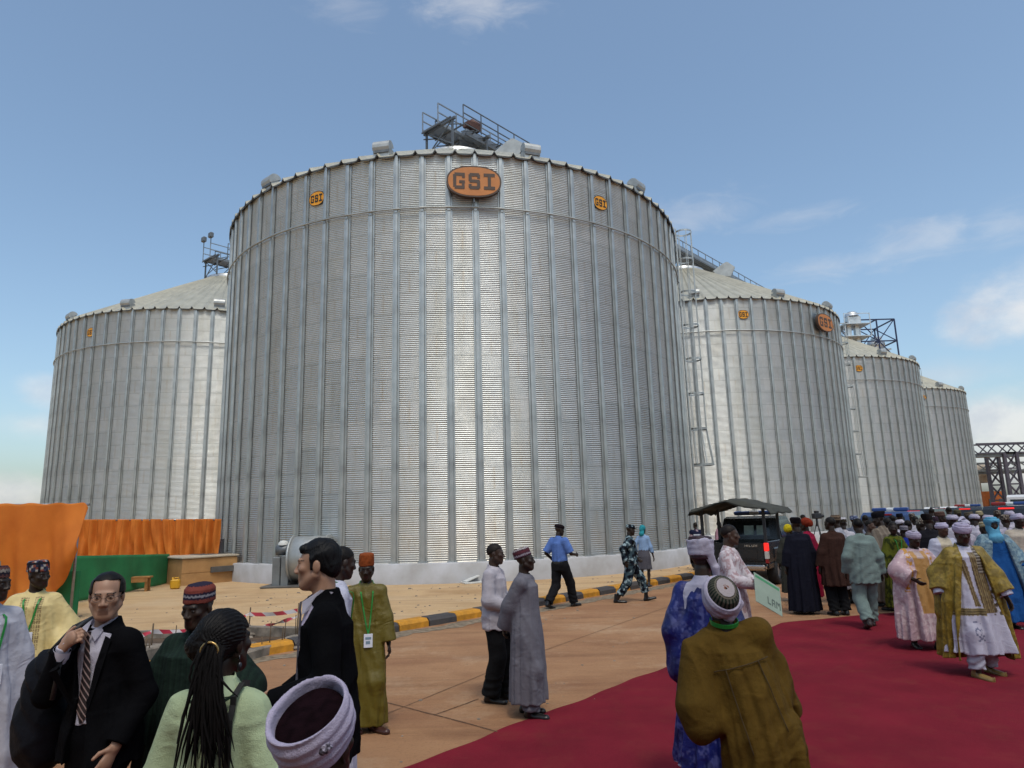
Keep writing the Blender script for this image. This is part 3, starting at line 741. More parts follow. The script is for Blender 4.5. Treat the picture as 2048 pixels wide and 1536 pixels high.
# ============================================================ PEOPLE : signed-distance bodies and clothes, meshed with surface nets
E3 = np.eye(3)
def rot(ax, deg):
    a = math.radians(deg); c, s = math.cos(a), math.sin(a)
    if ax == 'x': return np.array([[1, 0, 0], [0, c, -s], [0, s, c]])
    if ax == 'y': return np.array([[c, 0, s], [0, 1, 0], [-s, 0, c]])
    return np.array([[c, -s, 0], [s, c, 0], [0, 0, 1]])
def nz(v): v = np.asarray(v, float); return v/(np.linalg.norm(v)+1e-9)
class Fld:
    def __init__(s, lo, hi, cell):
        s.lo = np.array(lo, float); s.c = cell
        s.n = np.ceil((np.array(hi)-s.lo)/cell).astype(int)+1
        s.a = np.full(s.n, .5, np.float32)
    def win(s, lo, hi, pad):
        i0 = np.maximum(0, np.floor((np.array(lo)-pad-s.lo)/s.c).astype(int)); i1 = np.minimum(s.n, np.ceil((np.array(hi)+pad-s.lo)/s.c).astype(int)+1)
        if (i1 <= i0).any(): return None
        ax = [(s.lo[k]+s.c*np.arange(i0[k], i1[k])).astype(np.float32) for k in range(3)]
        return (slice(i0[0], i1[0]), slice(i0[1], i1[1]), slice(i0[2], i1[2])), (ax[0][:, None, None], ax[1][None, :, None], ax[2][None, None, :])
    def put(s, prim, k=.02, op='u'):
        fn, lo, hi = prim; w_ = s.win(lo, hi, k+2.5*s.c)
        if w_ is None: return s
        sl, (x, y, z) = w_; d = fn(x, y, z).astype(np.float32); a = s.a[sl]
        if op == 'u':
            h = np.clip(.5+.5*(a-d)/k, 0, 1); s.a[sl] = d*h+a*(1-h)-k*h*(1-h)
        elif op == 's':
            d = -d; h = np.clip(.5-.5*(a-d)/k, 0, 1); s.a[sl] = d*h+a*(1-h)+k*h*(1-h)
        return s
    def cut(s, fn):
        """keep only where fn(x,y,z) < 0"""
        ax = [(s.lo[k]+s.c*np.arange(s.n[k])).astype(np.float32) for k in range(3)]
        s.a = np.maximum(s.a, fn(ax[0][:, None, None], ax[1][None, :, None], ax[2][None, None, :]).astype(np.float32)); return s
    def disp(s, fn):
        ax = [(s.lo[k]+s.c*np.arange(s.n[k])).astype(np.float32) for k in range(3)]
        s.a = s.a+fn(ax[0][:, None, None], ax[1][None, :, None], ax[2][None, None, :]).astype(np.float32); return s
    def mesh(s, sm=1):
        a = s.a; a[0] = np.maximum(a[0], 1e-3); a[-1] = np.maximum(a[-1], 1e-3); a[:, 0] = np.maximum(a[:, 0], 1e-3); a[:, -1] = np.maximum(a[:, -1], 1e-3); a[:, :, 0] = np.maximum(a[:, :, 0], 1e-3); a[:, :, -1] = np.maximum(a[:, :, -1], 1e-3)
        ins = a < 0; n0, n1, n2 = ins.shape
        cnt = np.zeros((n0-1, n1-1, n2-1), np.uint8)
        for i in (0, 1):
            for j in (0, 1):
                for k in (0, 1): cnt += ins[i:n0-1+i, j:n1-1+j, k:n2-1+k]
        act = np.argwhere((cnt > 0) & (cnt < 8))
        if len(act) == 0: return np.zeros((0, 3)), np.zeros((0, 4), int)
        idx = np.full(cnt.shape, -1, np.int32); idx[act[:, 0], act[:, 1], act[:, 2]] = np.arange(len(act))
        cor = [(i, j, k) for i in (0, 1) for j in (0, 1) for k in (0, 1)]
        vals = np.stack([a[act[:, 0]+i, act[:, 1]+j, act[:, 2]+k] for i, j, k in cor], 1)
        P = np.zeros((len(act), 3)); N = np.zeros(len(act))
        for p in range(8):
            for q in range(p+1, 8):
                df = np.array(cor[q])-np.array(cor[p])
                if abs(df).sum() != 1: continue
                va, vb = vals[:, p], vals[:, q]; m = (va < 0) != (vb < 0)
                t_ = np.where(m, va/(va-vb+1e-12), 0)
                P += np.where(m[:, None], np.array(cor[p])+t_[:, None]*df, 0); N += m
        V = s.lo+s.c*(act+P/N[:, None])
        Fs = []
        for ax in range(3):
            u_, v_ = (ax+1) % 3, (ax+2) % 3
            sl0 = [slice(None)]*3; sl1 = [slice(None)]*3; sl0[ax] = slice(0, -1); sl1[ax] = slice(1, None)
            A_, B2 = ins[tuple(sl0)], ins[tuple(sl1)]
            e = np.argwhere(A_ != B2); e = e[(e[:, u_] > 0) & (e[:, v_] > 0) & (e[:, u_] < s.n[u_]-1) & (e[:, v_] < s.n[v_]-1)]
            du = np.zeros(3, int); du[u_] = 1; dv = np.zeros(3, int); dv[v_] = 1
            q = np.stack([idx[tuple((e-du-dv).T)], idx[tuple((e-dv).T)], idx[tuple(e.T)], idx[tuple((e-du).T)]], 1)
            fl = A_[tuple(e.T)]; q[~fl] = q[~fl][:, ::-1]; Fs.append(q)
        F_ = np.concatenate(Fs); F_ = F_[(F_ >= 0).all(1)]
        for _ in range(sm):
            acc = np.zeros_like(V); ct = np.zeros(len(V))
            for i in range(4):
                p, q = F_[:, i], F_[:, (i+1) % 4]
                for d in range(3): acc[:, d] += np.bincount(p, V[q, d], len(V))+np.bincount(q, V[p, d], len(V))
                ct += np.bincount(p, minlength=len(V))+np.bincount(q, minlength=len(V))
            V = V*.45+.55*acc/np.maximum(ct, 1)[:, None]
        return V, F_
def capsule(a, b, ra, rb, fl=None):
    """tapered capsule; fl = (axis, factor) squeezes it along an axis"""
    a = np.array(a, float); b = np.array(b, float); ab = b-a; L2 = ab@ab+1e-12; rm = max(ra, rb)
    if fl: n = nz(fl[0]); kf = fl[1]-1
    def fn(x, y, z):
        X, Y, Z = x-a[0], y-a[1], z-a[2]
        t_ = np.clip((X*ab[0]+Y*ab[1]+Z*ab[2])/L2, 0, 1)
        X, Y, Z = X-t_*ab[0], Y-t_*ab[1], Z-t_*ab[2]
        q = X*X+Y*Y+Z*Z
        if fl: w_ = X*n[0]+Y*n[1]+Z*n[2]; q = q+(2*kf+kf*kf)*w_*w_
        return np.sqrt(q)-(ra+(rb-ra)*t_)
    return fn, np.minimum(a, b)-rm, np.maximum(a, b)+rm
def ell(c_, r_, Rm=E3):
    c_ = np.array(c_, float); r_ = np.array(r_, float); rm = r_.max()
    def fn(x, y, z):
        X, Y, Z = x-c_[0], y-c_[1], z-c_[2]; q0 = 0; q1 = 0
        for k in range(3):
            w_ = X*Rm[0, k]+Y*Rm[1, k]+Z*Rm[2, k]; q0 = q0+(w_/r_[k])**2; q1 = q1+(w_/r_[k]**2)**2
        q0 = np.sqrt(q0); return q0*(q0-1)/(np.sqrt(q1)+1e-6)
    return fn, c_-rm, c_+rm
def loft(st, fold=None, Rm=None, O=None, ex=2.0):
    """stack of ellipses (z, cx, cy, rx, ry), optional folds(theta, z) and frame"""
    st = np.array(sorted(st), float); z0, z1 = st[0, 0], st[-1, 0]; rmx = st[:, 3:].max()*1.35
    def fn(x, y, z):
        if Rm is not None:
            X, Y, Z = x-O[0], y-O[1], z-O[2]
            x, y, z = X*Rm[0, 0]+Y*Rm[1, 0]+Z*Rm[2, 0], X*Rm[0, 1]+Y*Rm[1, 1]+Z*Rm[2, 1], X*Rm[0, 2]+Y*Rm[1, 2]+Z*Rm[2, 2]
        zz = np.clip(z, z0, z1); g = lambda k: np.interp(zz, st[:, 0], st[:, k]).astype(np.float32)
        rx, ry = g(3), g(4); X = (x-g(1))/rx; Y = (y-g(2))/ry
        q = np.sqrt(X*X+Y*Y) if ex == 2.0 else (np.abs(X)**ex+np.abs(Y)**ex)**(1/ex)
        m = np.minimum(rx, ry)
        if fold is not None: q = q/(1+fold(np.arctan2(Y, X), zz))
        d = (q-1)*m*.9
        return np.maximum(d, np.maximum(z0-z, z-z1))
    if Rm is None:
        c0, c1 = st[:, 1:3].min(0), st[:, 1:3].max(0); lo = np.array([c0[0]-rmx, c0[1]-rmx, z0]); hi = np.array([c1[0]+rmx, c1[1]+rmx, z1])
    else:
        pts = np.array([[sx*rmx+st[:, 1].mean(), sy*rmx+st[:, 2].mean(), zz_] for sx in (-1, 1) for sy in (-1, 1) for zz_ in (z0, z1)])@Rm.T+O
        lo, hi = pts.min(0), pts.max(0)
    return fn, lo, hi
def folds(amp, n, seed, z_top, z_bot, pw=.75, base=.12):
    amp *= 1.35; n *= 1.25
    r_ = random.Random(seed); p = [r_.uniform(0, 6.28) for _ in range(6)]
    def f(th, z):
        rp = np.clip((z_top-z)/(z_top-z_bot), 0, 1)**pw
        sh_ = lambda q: np.sin(q)+.28*np.sin(2*q+.8)
        w_ = .6*sh_(n*th+p[0]+.9*np.sin(2.1*z+p[1])+.5*np.sin(2*th+p[5]))+.34*sh_(1.63*n*th+p[2]-1.3*z)+.25*np.sin(.55*n*th+p[3]+z*1.7)
        return 1.25*amp*(base+(1-base)*rp)*w_
    return f
def wrinkle(amp, seed, sc=1.):
    """sharp creases running across limbs and folds"""
    r_ = random.Random(seed); p = [r_.uniform(0, 6.28) for _ in range(8)]
    def rg(u): return 1.3*(1-np.abs(np.sin(u)))**1.6-.45
    def f(x, y, z):
        a = 2.2*np.sin(5*sc*z+p[0]+4*sc*x)+1.7*np.sin(6*sc*y-5*sc*z+p[1])+1.2*np.sin(9*sc*x+3*sc*y+p[6]); m = .5+.5*np.sin(4*sc*x+5*sc*z+p[7])*np.sin(5*sc*y-3*sc*z+p[5])
        return -amp*(rg(11*sc*z+a+p[2]+6*sc*x)*.7*m+rg(9*sc*x-6*sc*z+a*.8+p[3])*.55*(1.1-m)+rg(10*sc*y+5*sc*z-a*.6+p[4])*.45*m+.35*np.sin(31*sc*z+24*sc*x+a))
    return f
def vnoise(P, sc, seed):
    """cheap smooth value noise on points, 0..1"""
    Q = P*sc+seed*17.3; i = np.floor(Q).astype(np.int64); f = Q-i; f = f*f*(3-2*f); out = 0
    for a in (0, 1):
        for b in (0, 1):
            for c in (0, 1):
                h = ((i[:, 0]+a)*73856093 ^ (i[:, 1]+b)*19349663 ^ (i[:, 2]+c)*83492791) & 0xffff
                h = (h*2654435761 & 0xffffffff)/0xffffffff
                w_ = (f[:, 0] if a else 1-f[:, 0])*(f[:, 1] if b else 1-f[:, 1])*(f[:, 2] if c else 1-f[:, 2]); out = out+h*w_
    return out
def ik(a, b, l1, l2, pole):
    a = np.array(a, float); b = np.array(b, float); d = b-a; D = np.linalg.norm(d); D2 = min(D, (l1+l2)*.999); u = d/(D+1e-9); b = a+u*D2
    x = (l1*l1-l2*l2+D2*D2)/(2*D2); h = math.sqrt(max(0, l1*l1-x*x)); p = np.array(pole, float); p = nz(p-u*(p@u))
    return a+u*x+p*h, b
DARK = (.026, .0145, .0095); DARK2 = (.036, .020, .013); ASIAN = (.33, .185, .12)
class Person: pass
def skeleton(lean=0, side=0, twist=0, head=(0, 0, 0), LH=None, RH=None, Lp=None, Rp=None, LF=(.095, 0, 0), RF=(-.095, 0, 0), female=False, girth=1.0, crouch=0., neckf=0.0):
    P = Person(); P.girth = girth
    sw = .142 if female else .163
    hips = {}; reach = .855
    pz = .935-crouch
    for f in (LF, RF):
        dy = abs(f[1]); pz = min(pz, math.sqrt(max(.3, reach**2-dy**2))+.085+f[2] if dy < .7 else .8)
    P.pel = np.array([0, (LF[1]+RF[1])*.35, pz]); Rt = rot('z', twist)@rot('y', side)@rot('x', lean)
    P.Rt = Rt; T = lambda p: P.pel+Rt@(np.array(p, float)-np.array([0, 0, .935])); P.T = T
    P.sh = {1: T((sw, .012, 1.405)), -1: T((-sw, .012, 1.405))}
    P.neck = T((0, .015, 1.475)); yaw, pit, rol = head
    Rh = Rt@rot('z', yaw)@rot('x', pit)@rot('y', rol) if neckf == 0 else rot('z', yaw+twist)@rot('x', pit)@rot('y', rol)
    P.Rh = Rh; P.skull = P.neck+Rt@np.array([0, -.005, .055]); P.hc = P.skull+Rh@np.array([0, -.022, .103])
    P.H = lambda p: P.hc+Rh@np.array(p, float)
    P.hand = {}; P.elb = {}
    for s, tg, pole in ((1, LH, Lp), (-1, RH, Rp)):
        if tg is None: tg = T((s*(.27+.03*(girth-1)), -.03, .845))
        e, w_ = ik(P.sh[s], tg, .29, .262, pole if pole is not None else (s*.45, 1, -.25)); P.elb[s] = e; P.hand[s] = w_
    P.ank = {}; P.kne = {}; P.hip = {}; P.fyaw = {}
    for s, f in ((1, LF), (-1, RF)):
        h = P.pel+np.array([s*.088, 0, -.01]); k, a = ik(h, (f[0], f[1], f[2]+.085), .435, .42, (s*.1, -1, 0)); P.hip[s] = h; P.kne[s] = k; P.ank[s] = a; P.fyaw[s] = f[3] if len(f) > 3 else s*8
    P.LF = {1: LF, -1: RF}
    return P
def foot_pts(P, s):
    a = P.ank[s]; fy = P.fyaw[s]; d = rot('z', fy)@np.array([0, -1., 0]); lift = P.LF[s][4] if len(P.LF[s]) > 4 else 0   # lift: heel raised
    heel = a+np.array([0, 0, -.05])-d*.045; toe = a+np.array([0, 0, -.062-lift])+d*.165
    return heel, toe, d
def hand_prims(P, s, pn=None, d=None, curl=(18, 35), cell=.006, spread=1.):
    w_ = P.hand[s]; fa = nz(w_-P.elb[s]); d = nz(fa if d is None else d); n = np.array([-s, 0, 0], float) if pn is None else np.array(pn, float)
    n = nz(n-d*(n@d)); th = np.cross(n, d)*(1 if s > 0 else -1); out = []
    fr = max(.0085, .8*cell)
    out.append((capsule(w_+d*.015, w_+d*.075, .030, .039, (n, 2.1)), .02))
    for i, L in enumerate((.072, .082, .076, .058)):
        o = (.029-.0193*i)*spread; b = w_+d*.088+th*o
        def dirv_(deg): a = math.radians(deg); return d*math.cos(a)+n*math.sin(a)
        m = b+dirv_(curl[0]+2*i)*L*.55; t_ = m+dirv_(curl[0]+curl[1]+4*i)*L*.5
        out.append((capsule(b-d*.012, m, fr*1.1, fr, None), .005)); out.append((capsule(m, t_, fr, fr*.85), .004))
    b = w_+d*.022+th*.028; m = b+nz(d*.65+th*.7+n*.25)*.042; t_ = m+nz(d*.9+th*.2+n*.35)*.034
    out.append((capsule(w_+d*.02+th*.012, b, .016, .014), .012)); out.append((capsule(b, m, .0125, max(.0105, fr)), .006)); out.append((capsule(m, t_, max(.0105, fr), fr*.95), .004))
    return out
def body(P, root, cell, skin, female=False, hands=None, stubble=None, barefoot=False, face=True, old=False):
    lo = np.array([-.62, -.62, -.02]); hi = np.array([.62, .62, 1.95])
    pts = [P.hand[1], P.hand[-1], P.hc, P.ank[1], P.ank[-1], P.elb[1], P.elb[-1], P.kne[1], P.kne[-1], P.sh[1], P.sh[-1]]
    lo = np.maximum(np.min(pts, 0)-.23, (-2, -2, -.02)); hi = np.max(pts, 0)+.24
    F_ = Fld(lo, hi, cell); T = P.T; g = P.girth
    F_.put(loft([(.80, 0, .0, .12*g, .09*g), (.93, 0, .0, .135*g, .095*g), (1.08, 0, .0, .115*g, .08*g), (1.25, 0, .005, .13*g, .085*g), (1.38, 0, .01, .125, .08), (1.46, 0, .015, .065, .055)], None, P.Rt, P.pel-P.Rt@np.array([0, 0, .935])), .04)
    F_.put(capsule(P.sh[1], P.sh[-1], .042, .042), .05)
    F_.put(capsule(T((0, .015, 1.44)), P.skull+P.Rh@np.array([0, .005, .03]), .058 if not female else .05, .052 if not female else .046), .03)
    for s in (1, -1):
        F_.put(capsule(P.sh[s]-np.array([s*.012, 0, .015]), P.elb[s], .040, .036), .03); F_.put(capsule(P.elb[s], P.hand[s], .038, .026, None), .015)
        F_.put(capsule(P.hip[s], P.kne[s], .082, .052), .03); F_.put(capsule(P.kne[s], P.ank[s], .05, .036), .02)
        F_.put(capsule(P.kne[s]*.7+P.ank[s]*.3+np.array([0, .02, 0]), P.kne[s]*.45+P.ank[s]*.55, .046, .035), .02)
        h, t_, d = foot_pts(P, s); F_.put(capsule(h, t_, .032, .026), .025); F_.put(capsule(h*.5+t_*.5, t_, .036, .035, ((0, 0, 1), 1.7)), .02)
        hs = (hands or {}).get(s, {})
        for pr, k in hand_prims(P, s, cell=cell, **hs): F_.put(pr, k)
    H, Rh = P.H, P.Rh
    F_.put(ell(H((0, .014, .035)), (.0745, .094, .082), Rh), .02)
    F_.put(ell(H((0, -.030, -.035)), (.058, .064, .080), Rh), .03)
    F_.put(ell(H((0, -.064, -.094)), (.027, .024, .020), Rh), .03)
    F_.put(capsule(H((-.062, .0, -.045)), H((-.022, -.062, -.092)), .018, .016), .025); F_.put(capsule(H((.062, .0, -.045)), H((.022, -.062, -.092)), .018, .016), .025)
    if face:
        F_.put(capsule(H((-.034, -.078, .024)), H((.034, -.078, .024)), .012, .012), .014)
        for sx in (-1, 1):
            F_.put(ell(H((sx*.043, -.064, -.014)), (.021, .018, .017), Rh), .02)
            F_.put(ell(H((sx*.031, -.092, .006)), (.017, .012, .011), Rh), .008, 's')
            F_.put(ell(H((sx*.031, -.0765, .006)), (.0135, .0135, .011), Rh), .003)
            F_.put(ell(H((sx*.077, .010, -.005)), (.009, .019, .031), Rh), .006)
            F_.put(ell(H((sx*.013, -.099, -.030)), (.011, .012, .009), Rh), .006)
        F_.put(capsule(H((0, -.088, .012)), H((0, -.107, -.026)), .0075, .0115), .008)
        F_.put(capsule(H((-.017, -.086, -.059)), H((.017, -.086, -.059)), .0085, .0085), .006)
        F_.put(capsule(H((-.014, -.084, -.072)), H((.014, -.084, -.072)), .009, .009), .006)
        F_.put(capsule(H((-.02, -.099, -.0655)), H((.02, -.099, -.0655)), .0035, .0035), .004, 's')
    V, Fc = F_.mesh(1)
    col = np.tile(np.array(skin, float), (len(V), 1)); L = (V-P.hc)@Rh
    pk = vnoise(V, 25, 1)[:, None]; col = col*(.85+.3*pk)
    hd = np.abs(L[:, 2]) < .16
    if face:
        fr = (L[:, 1] < -.05) & hd
        for sx in (-1, 1):
            e = (np.abs(L[:, 0]-sx*.031)/.0110)**2+((L[:, 2]-.006)/.0038)**2 < 1; e &= fr & (L[:, 1] > -.0975); col[e] = np.minimum(.30, np.array(skin)*.5+.14)
            ir = fr & ((L[:, 0]-sx*.031)**2+(L[:, 2]-.006)**2 < .0050**2) & (np.abs(L[:, 2]-.006) < .0040); col[ir] = (.01, .007, .005)
            ln = fr & (np.abs(L[:, 0]-sx*.031) < .0145) & (np.abs(L[:, 2]-.0135) < .0025); col[ln] = np.array(skin)*.3
            br = fr & (np.abs(L[:, 0]-sx*.032) < .021) & (np.abs(L[:, 2]-.029+np.abs(L[:, 0]-sx*.028)*.16) < .0032); col[br] = (.012, .009, .008)
        lp = fr & (np.abs(L[:, 0]) < .024) & (np.abs(L[:, 2]+.0655) < .016) & (L[:, 1] < -.081); col[lp] = np.array(skin)*.62+np.array([.02, .002, .002])
        if stubble: 
            mo = fr & (np.abs(L[:, 0]) < .028) & (np.abs(L[:, 2]+.046) < .007); col[mo] = col[mo]*.3
    # palms are paler on dark skin
    return mesh_np('body', V, Fc, 'skin', root, col=col)
# ---- things worn on the head, all in the head's own frame
def on_head(P, root, name, prims, cell, colf, mat='cloth', cuts=(), disp=None, pad=.2, down=.2, sm=1):
    F_ = Fld((-pad, -pad, -down), (pad, pad, .24), cell)
    for pr, k, op in prims: F_.put(pr, k, op)
    if disp: F_.disp(disp)
    for c_ in cuts: F_.cut(c_)
    V, Fc = F_.mesh(sm)
    if len(V) == 0: return None
    col = colf(V) if callable(colf) else np.tile(np.array(colf), (len(V), 1))
    W = V@P.Rh.T+P.hc
    return mesh_np(name, W, Fc, mat, root, col=col)
def hair(P, root, cell, kind, colr=(.008, .007, .007)):
    pr = [(ell((0, .016, .038), (.081, .101, .089)), .01, 'u')]; wr = wrinkle(.0016, 3, 5.)
    if kind == 'crop':
        pr = [(ell((0, .015, .037), (.0775, .0965, .0855)), .01, 'u')]
        cuts = [lambda x, y, z: (.052-z)*.9-(y+.02)*.55-.012+0*x]
    elif kind == 'full':            # side-parted thick straight hair, ears free
        pr = [(ell((0, .016, .040), (.081, .0995, .0885)), .01, 'u'), (capsule((-.045, -.060, .084), (.04, -.064, .082), .014, .014), .025, 'u'), (capsule((-.078, -.012, .03), (-.074, -.014, -.012), .011, .006), .012, 'u'), (capsule((.078, -.012, .03), (.074, -.014, -.012), .011, .006), .012, 'u'), (ell((0, .068, -.02), (.06, .04, .05)), .03, 'u')]
        cuts = [lambda x, y, z: np.minimum(np.maximum((.062-z), -(y+.035)), (.072-z)+(-y-.06)*0+.0) *np.where(y < -.02, 1, -1)*np.where(y < -.02, 1, 1) if False else np.where(y < -.028, .058-z+0*x, np.where(y < .03, np.where(np.abs(x) > .068, -.02-z, -.1-z), -.075-z+0*x)).astype(np.float32)]
        w1 = wrinkle(.003, 5, 3.); wr = lambda x, y, z: w1(x, y, z)+.0022*np.sin(330*x+40*np.sin(18*y)+60*z)
    elif kind == 'thin':            # receding, swept to the sides
        pr = [(ell((0, .022, .036), (.087, .100, .090)), .01, 'u')]
        cuts = [lambda x, y, z: np.where(y < -.01, np.maximum(.02-z, np.where(z > .085, -.055-y, .062-np.abs(x))+0*z).astype(np.float32)*.8, np.where(y < .03, -.01-z+0*x, -.07-z+0*x)).astype(np.float32)]
        wr = wrinkle(.003, 8, 4.)
    return on_head(P, root, 'hair', pr, cell, colr, 'hair', cuts, wr)
def kufi(P, root, cell, h, colf, tilt=-6, z0=.038, rx=.083, ry=.104, top=.9, name='cap', soft=.0):
    st = [(z0, 0, .012, rx, ry), (z0+h*.75, 0, .014, rx*.97, ry*.96), (z0+h, 0, .014, rx*top*.92, ry*top*.92)]
    Rm = rot('x', tilt)
    F_ = [(loft(st, None, Rm, np.zeros(3)), .008, 'u')]
    return on_head(P, root, name, F_, cell, (lambda V: colf(V@Rm, h, z0)) if callable(colf) else colf, 'cloth', (), wrinkle(.0022+soft, 4, 2.) )
def bands(cols, wd, seed=0, jag=.004):
    cols = [np.array(c) for c in cols]
    def f(L, h, z0):
        th = np.arctan2(L[:, 0], -L[:, 1]); u_ = (L[:, 2]-z0+jag*np.sign(np.sin(th*22)))/wd
        out = np.zeros((len(L), 3)); i = np.floor(u_).astype(int) % len(cols)
        for k, c_ in enumerate(cols): out[i == k] = c_
        return out
    return f
def checks(cols, wd, n=26, seed=0):
    cols = np.array(cols)
    def f(L, h, z0):
        th = np.arctan2(L[:, 0], -L[:, 1]); a = np.floor(th*n/6.28).astype(int); b = np.floor((L[:, 2]-z0)/wd).astype(int)
        return cols[((a*7+b*3+(a*b) % 5+seed) % len(cols))]
    return f
def turban(P, root, cell, wrapc, capc, z0=.018, hgt=.072, tail=None, capfn=None, fat=1.0, tilt=-6, veil=False, crown=.045, puff=0):
    Rm = rot('x', tilt)
    st = [(z0+.01, 0, .012, .083, .102), (z0+hgt+crown*.55, 0, .012, .080, .098), (z0+hgt+crown, 0, .012, .066, .082)]
    kufi_ = on_head(P, root, 'cap', [(loft(st, None, Rm, np.zeros(3)), .01, 'u')], cell, (lambda V: capfn(V@Rm)) if capfn else capc, 'cloth')
    lay = lambda th, z: .018*np.sin((z-z0)*2*PI/(hgt/3.)+1.4*np.sin(th+.6))+.012*np.sin(3*th+z*30)
    wr = [(loft([(z0-.012, 0, .010, .088*fat, .107*fat), (z0+hgt*.35, 0, .012, .101*fat, .121*fat), (z0+hgt*.8, 0, .013, .099*fat, .119*fat), (z0+hgt, 0, .013, .092*fat, .111*fat)], lay, Rm, np.zeros(3)), .012, 'u'),
          (loft([(z0+hgt*.72, 0, .012, .076, .095), (z0+hgt+.06, 0, .012, .082, .10)], None, Rm, np.zeros(3)), .012, 's'),
          (loft([(z0-.06, 0, .012, .072, .092), (z0+.0, 0, .012, .077, .095)], None, Rm, np.zeros(3)), .01, 's')]
    if tail == 'side':
        wr += [(capsule((.07, .06, .075), (.10, .085, -.06), .05, .022, ((.75, .66, 0), 2.2)), .02, 'u')]
    if tail == 'back': wr += [(capsule((.05, .08, .05), (.085, .10, -.16), .04, .05, ((.5, .86, 0), 3.)), .02, 'u')]
    if puff: wr += [(capsule((-.13, .03, .10), (.02, .05, .15), .02, .05, ((0, .3, 1), 1.6)), .02, 'u'), (capsule((.02, .05, .15), (.14, .03, .09), .05, .02, ((0, .3, 1), 1.6)), .02, 'u')]
    if veil: wr += [(ell((0, .01, -.05), (.095, .115, .13)), .03, 'u'), (ell((0, -.1, -.0), (.052, .07, .062)), .01, 's'), (capsule((0, -.06, -.15), (0, -.085, -.2), .09, .11, ((0, 1, 0), 1.5)), .03, 'u')]
    o = on_head(P, root, 'turban', wr, cell, wrapc, 'cloth', (), wrinkle(.002, 6, 2.5), pad=.21, down=.3)
    return o
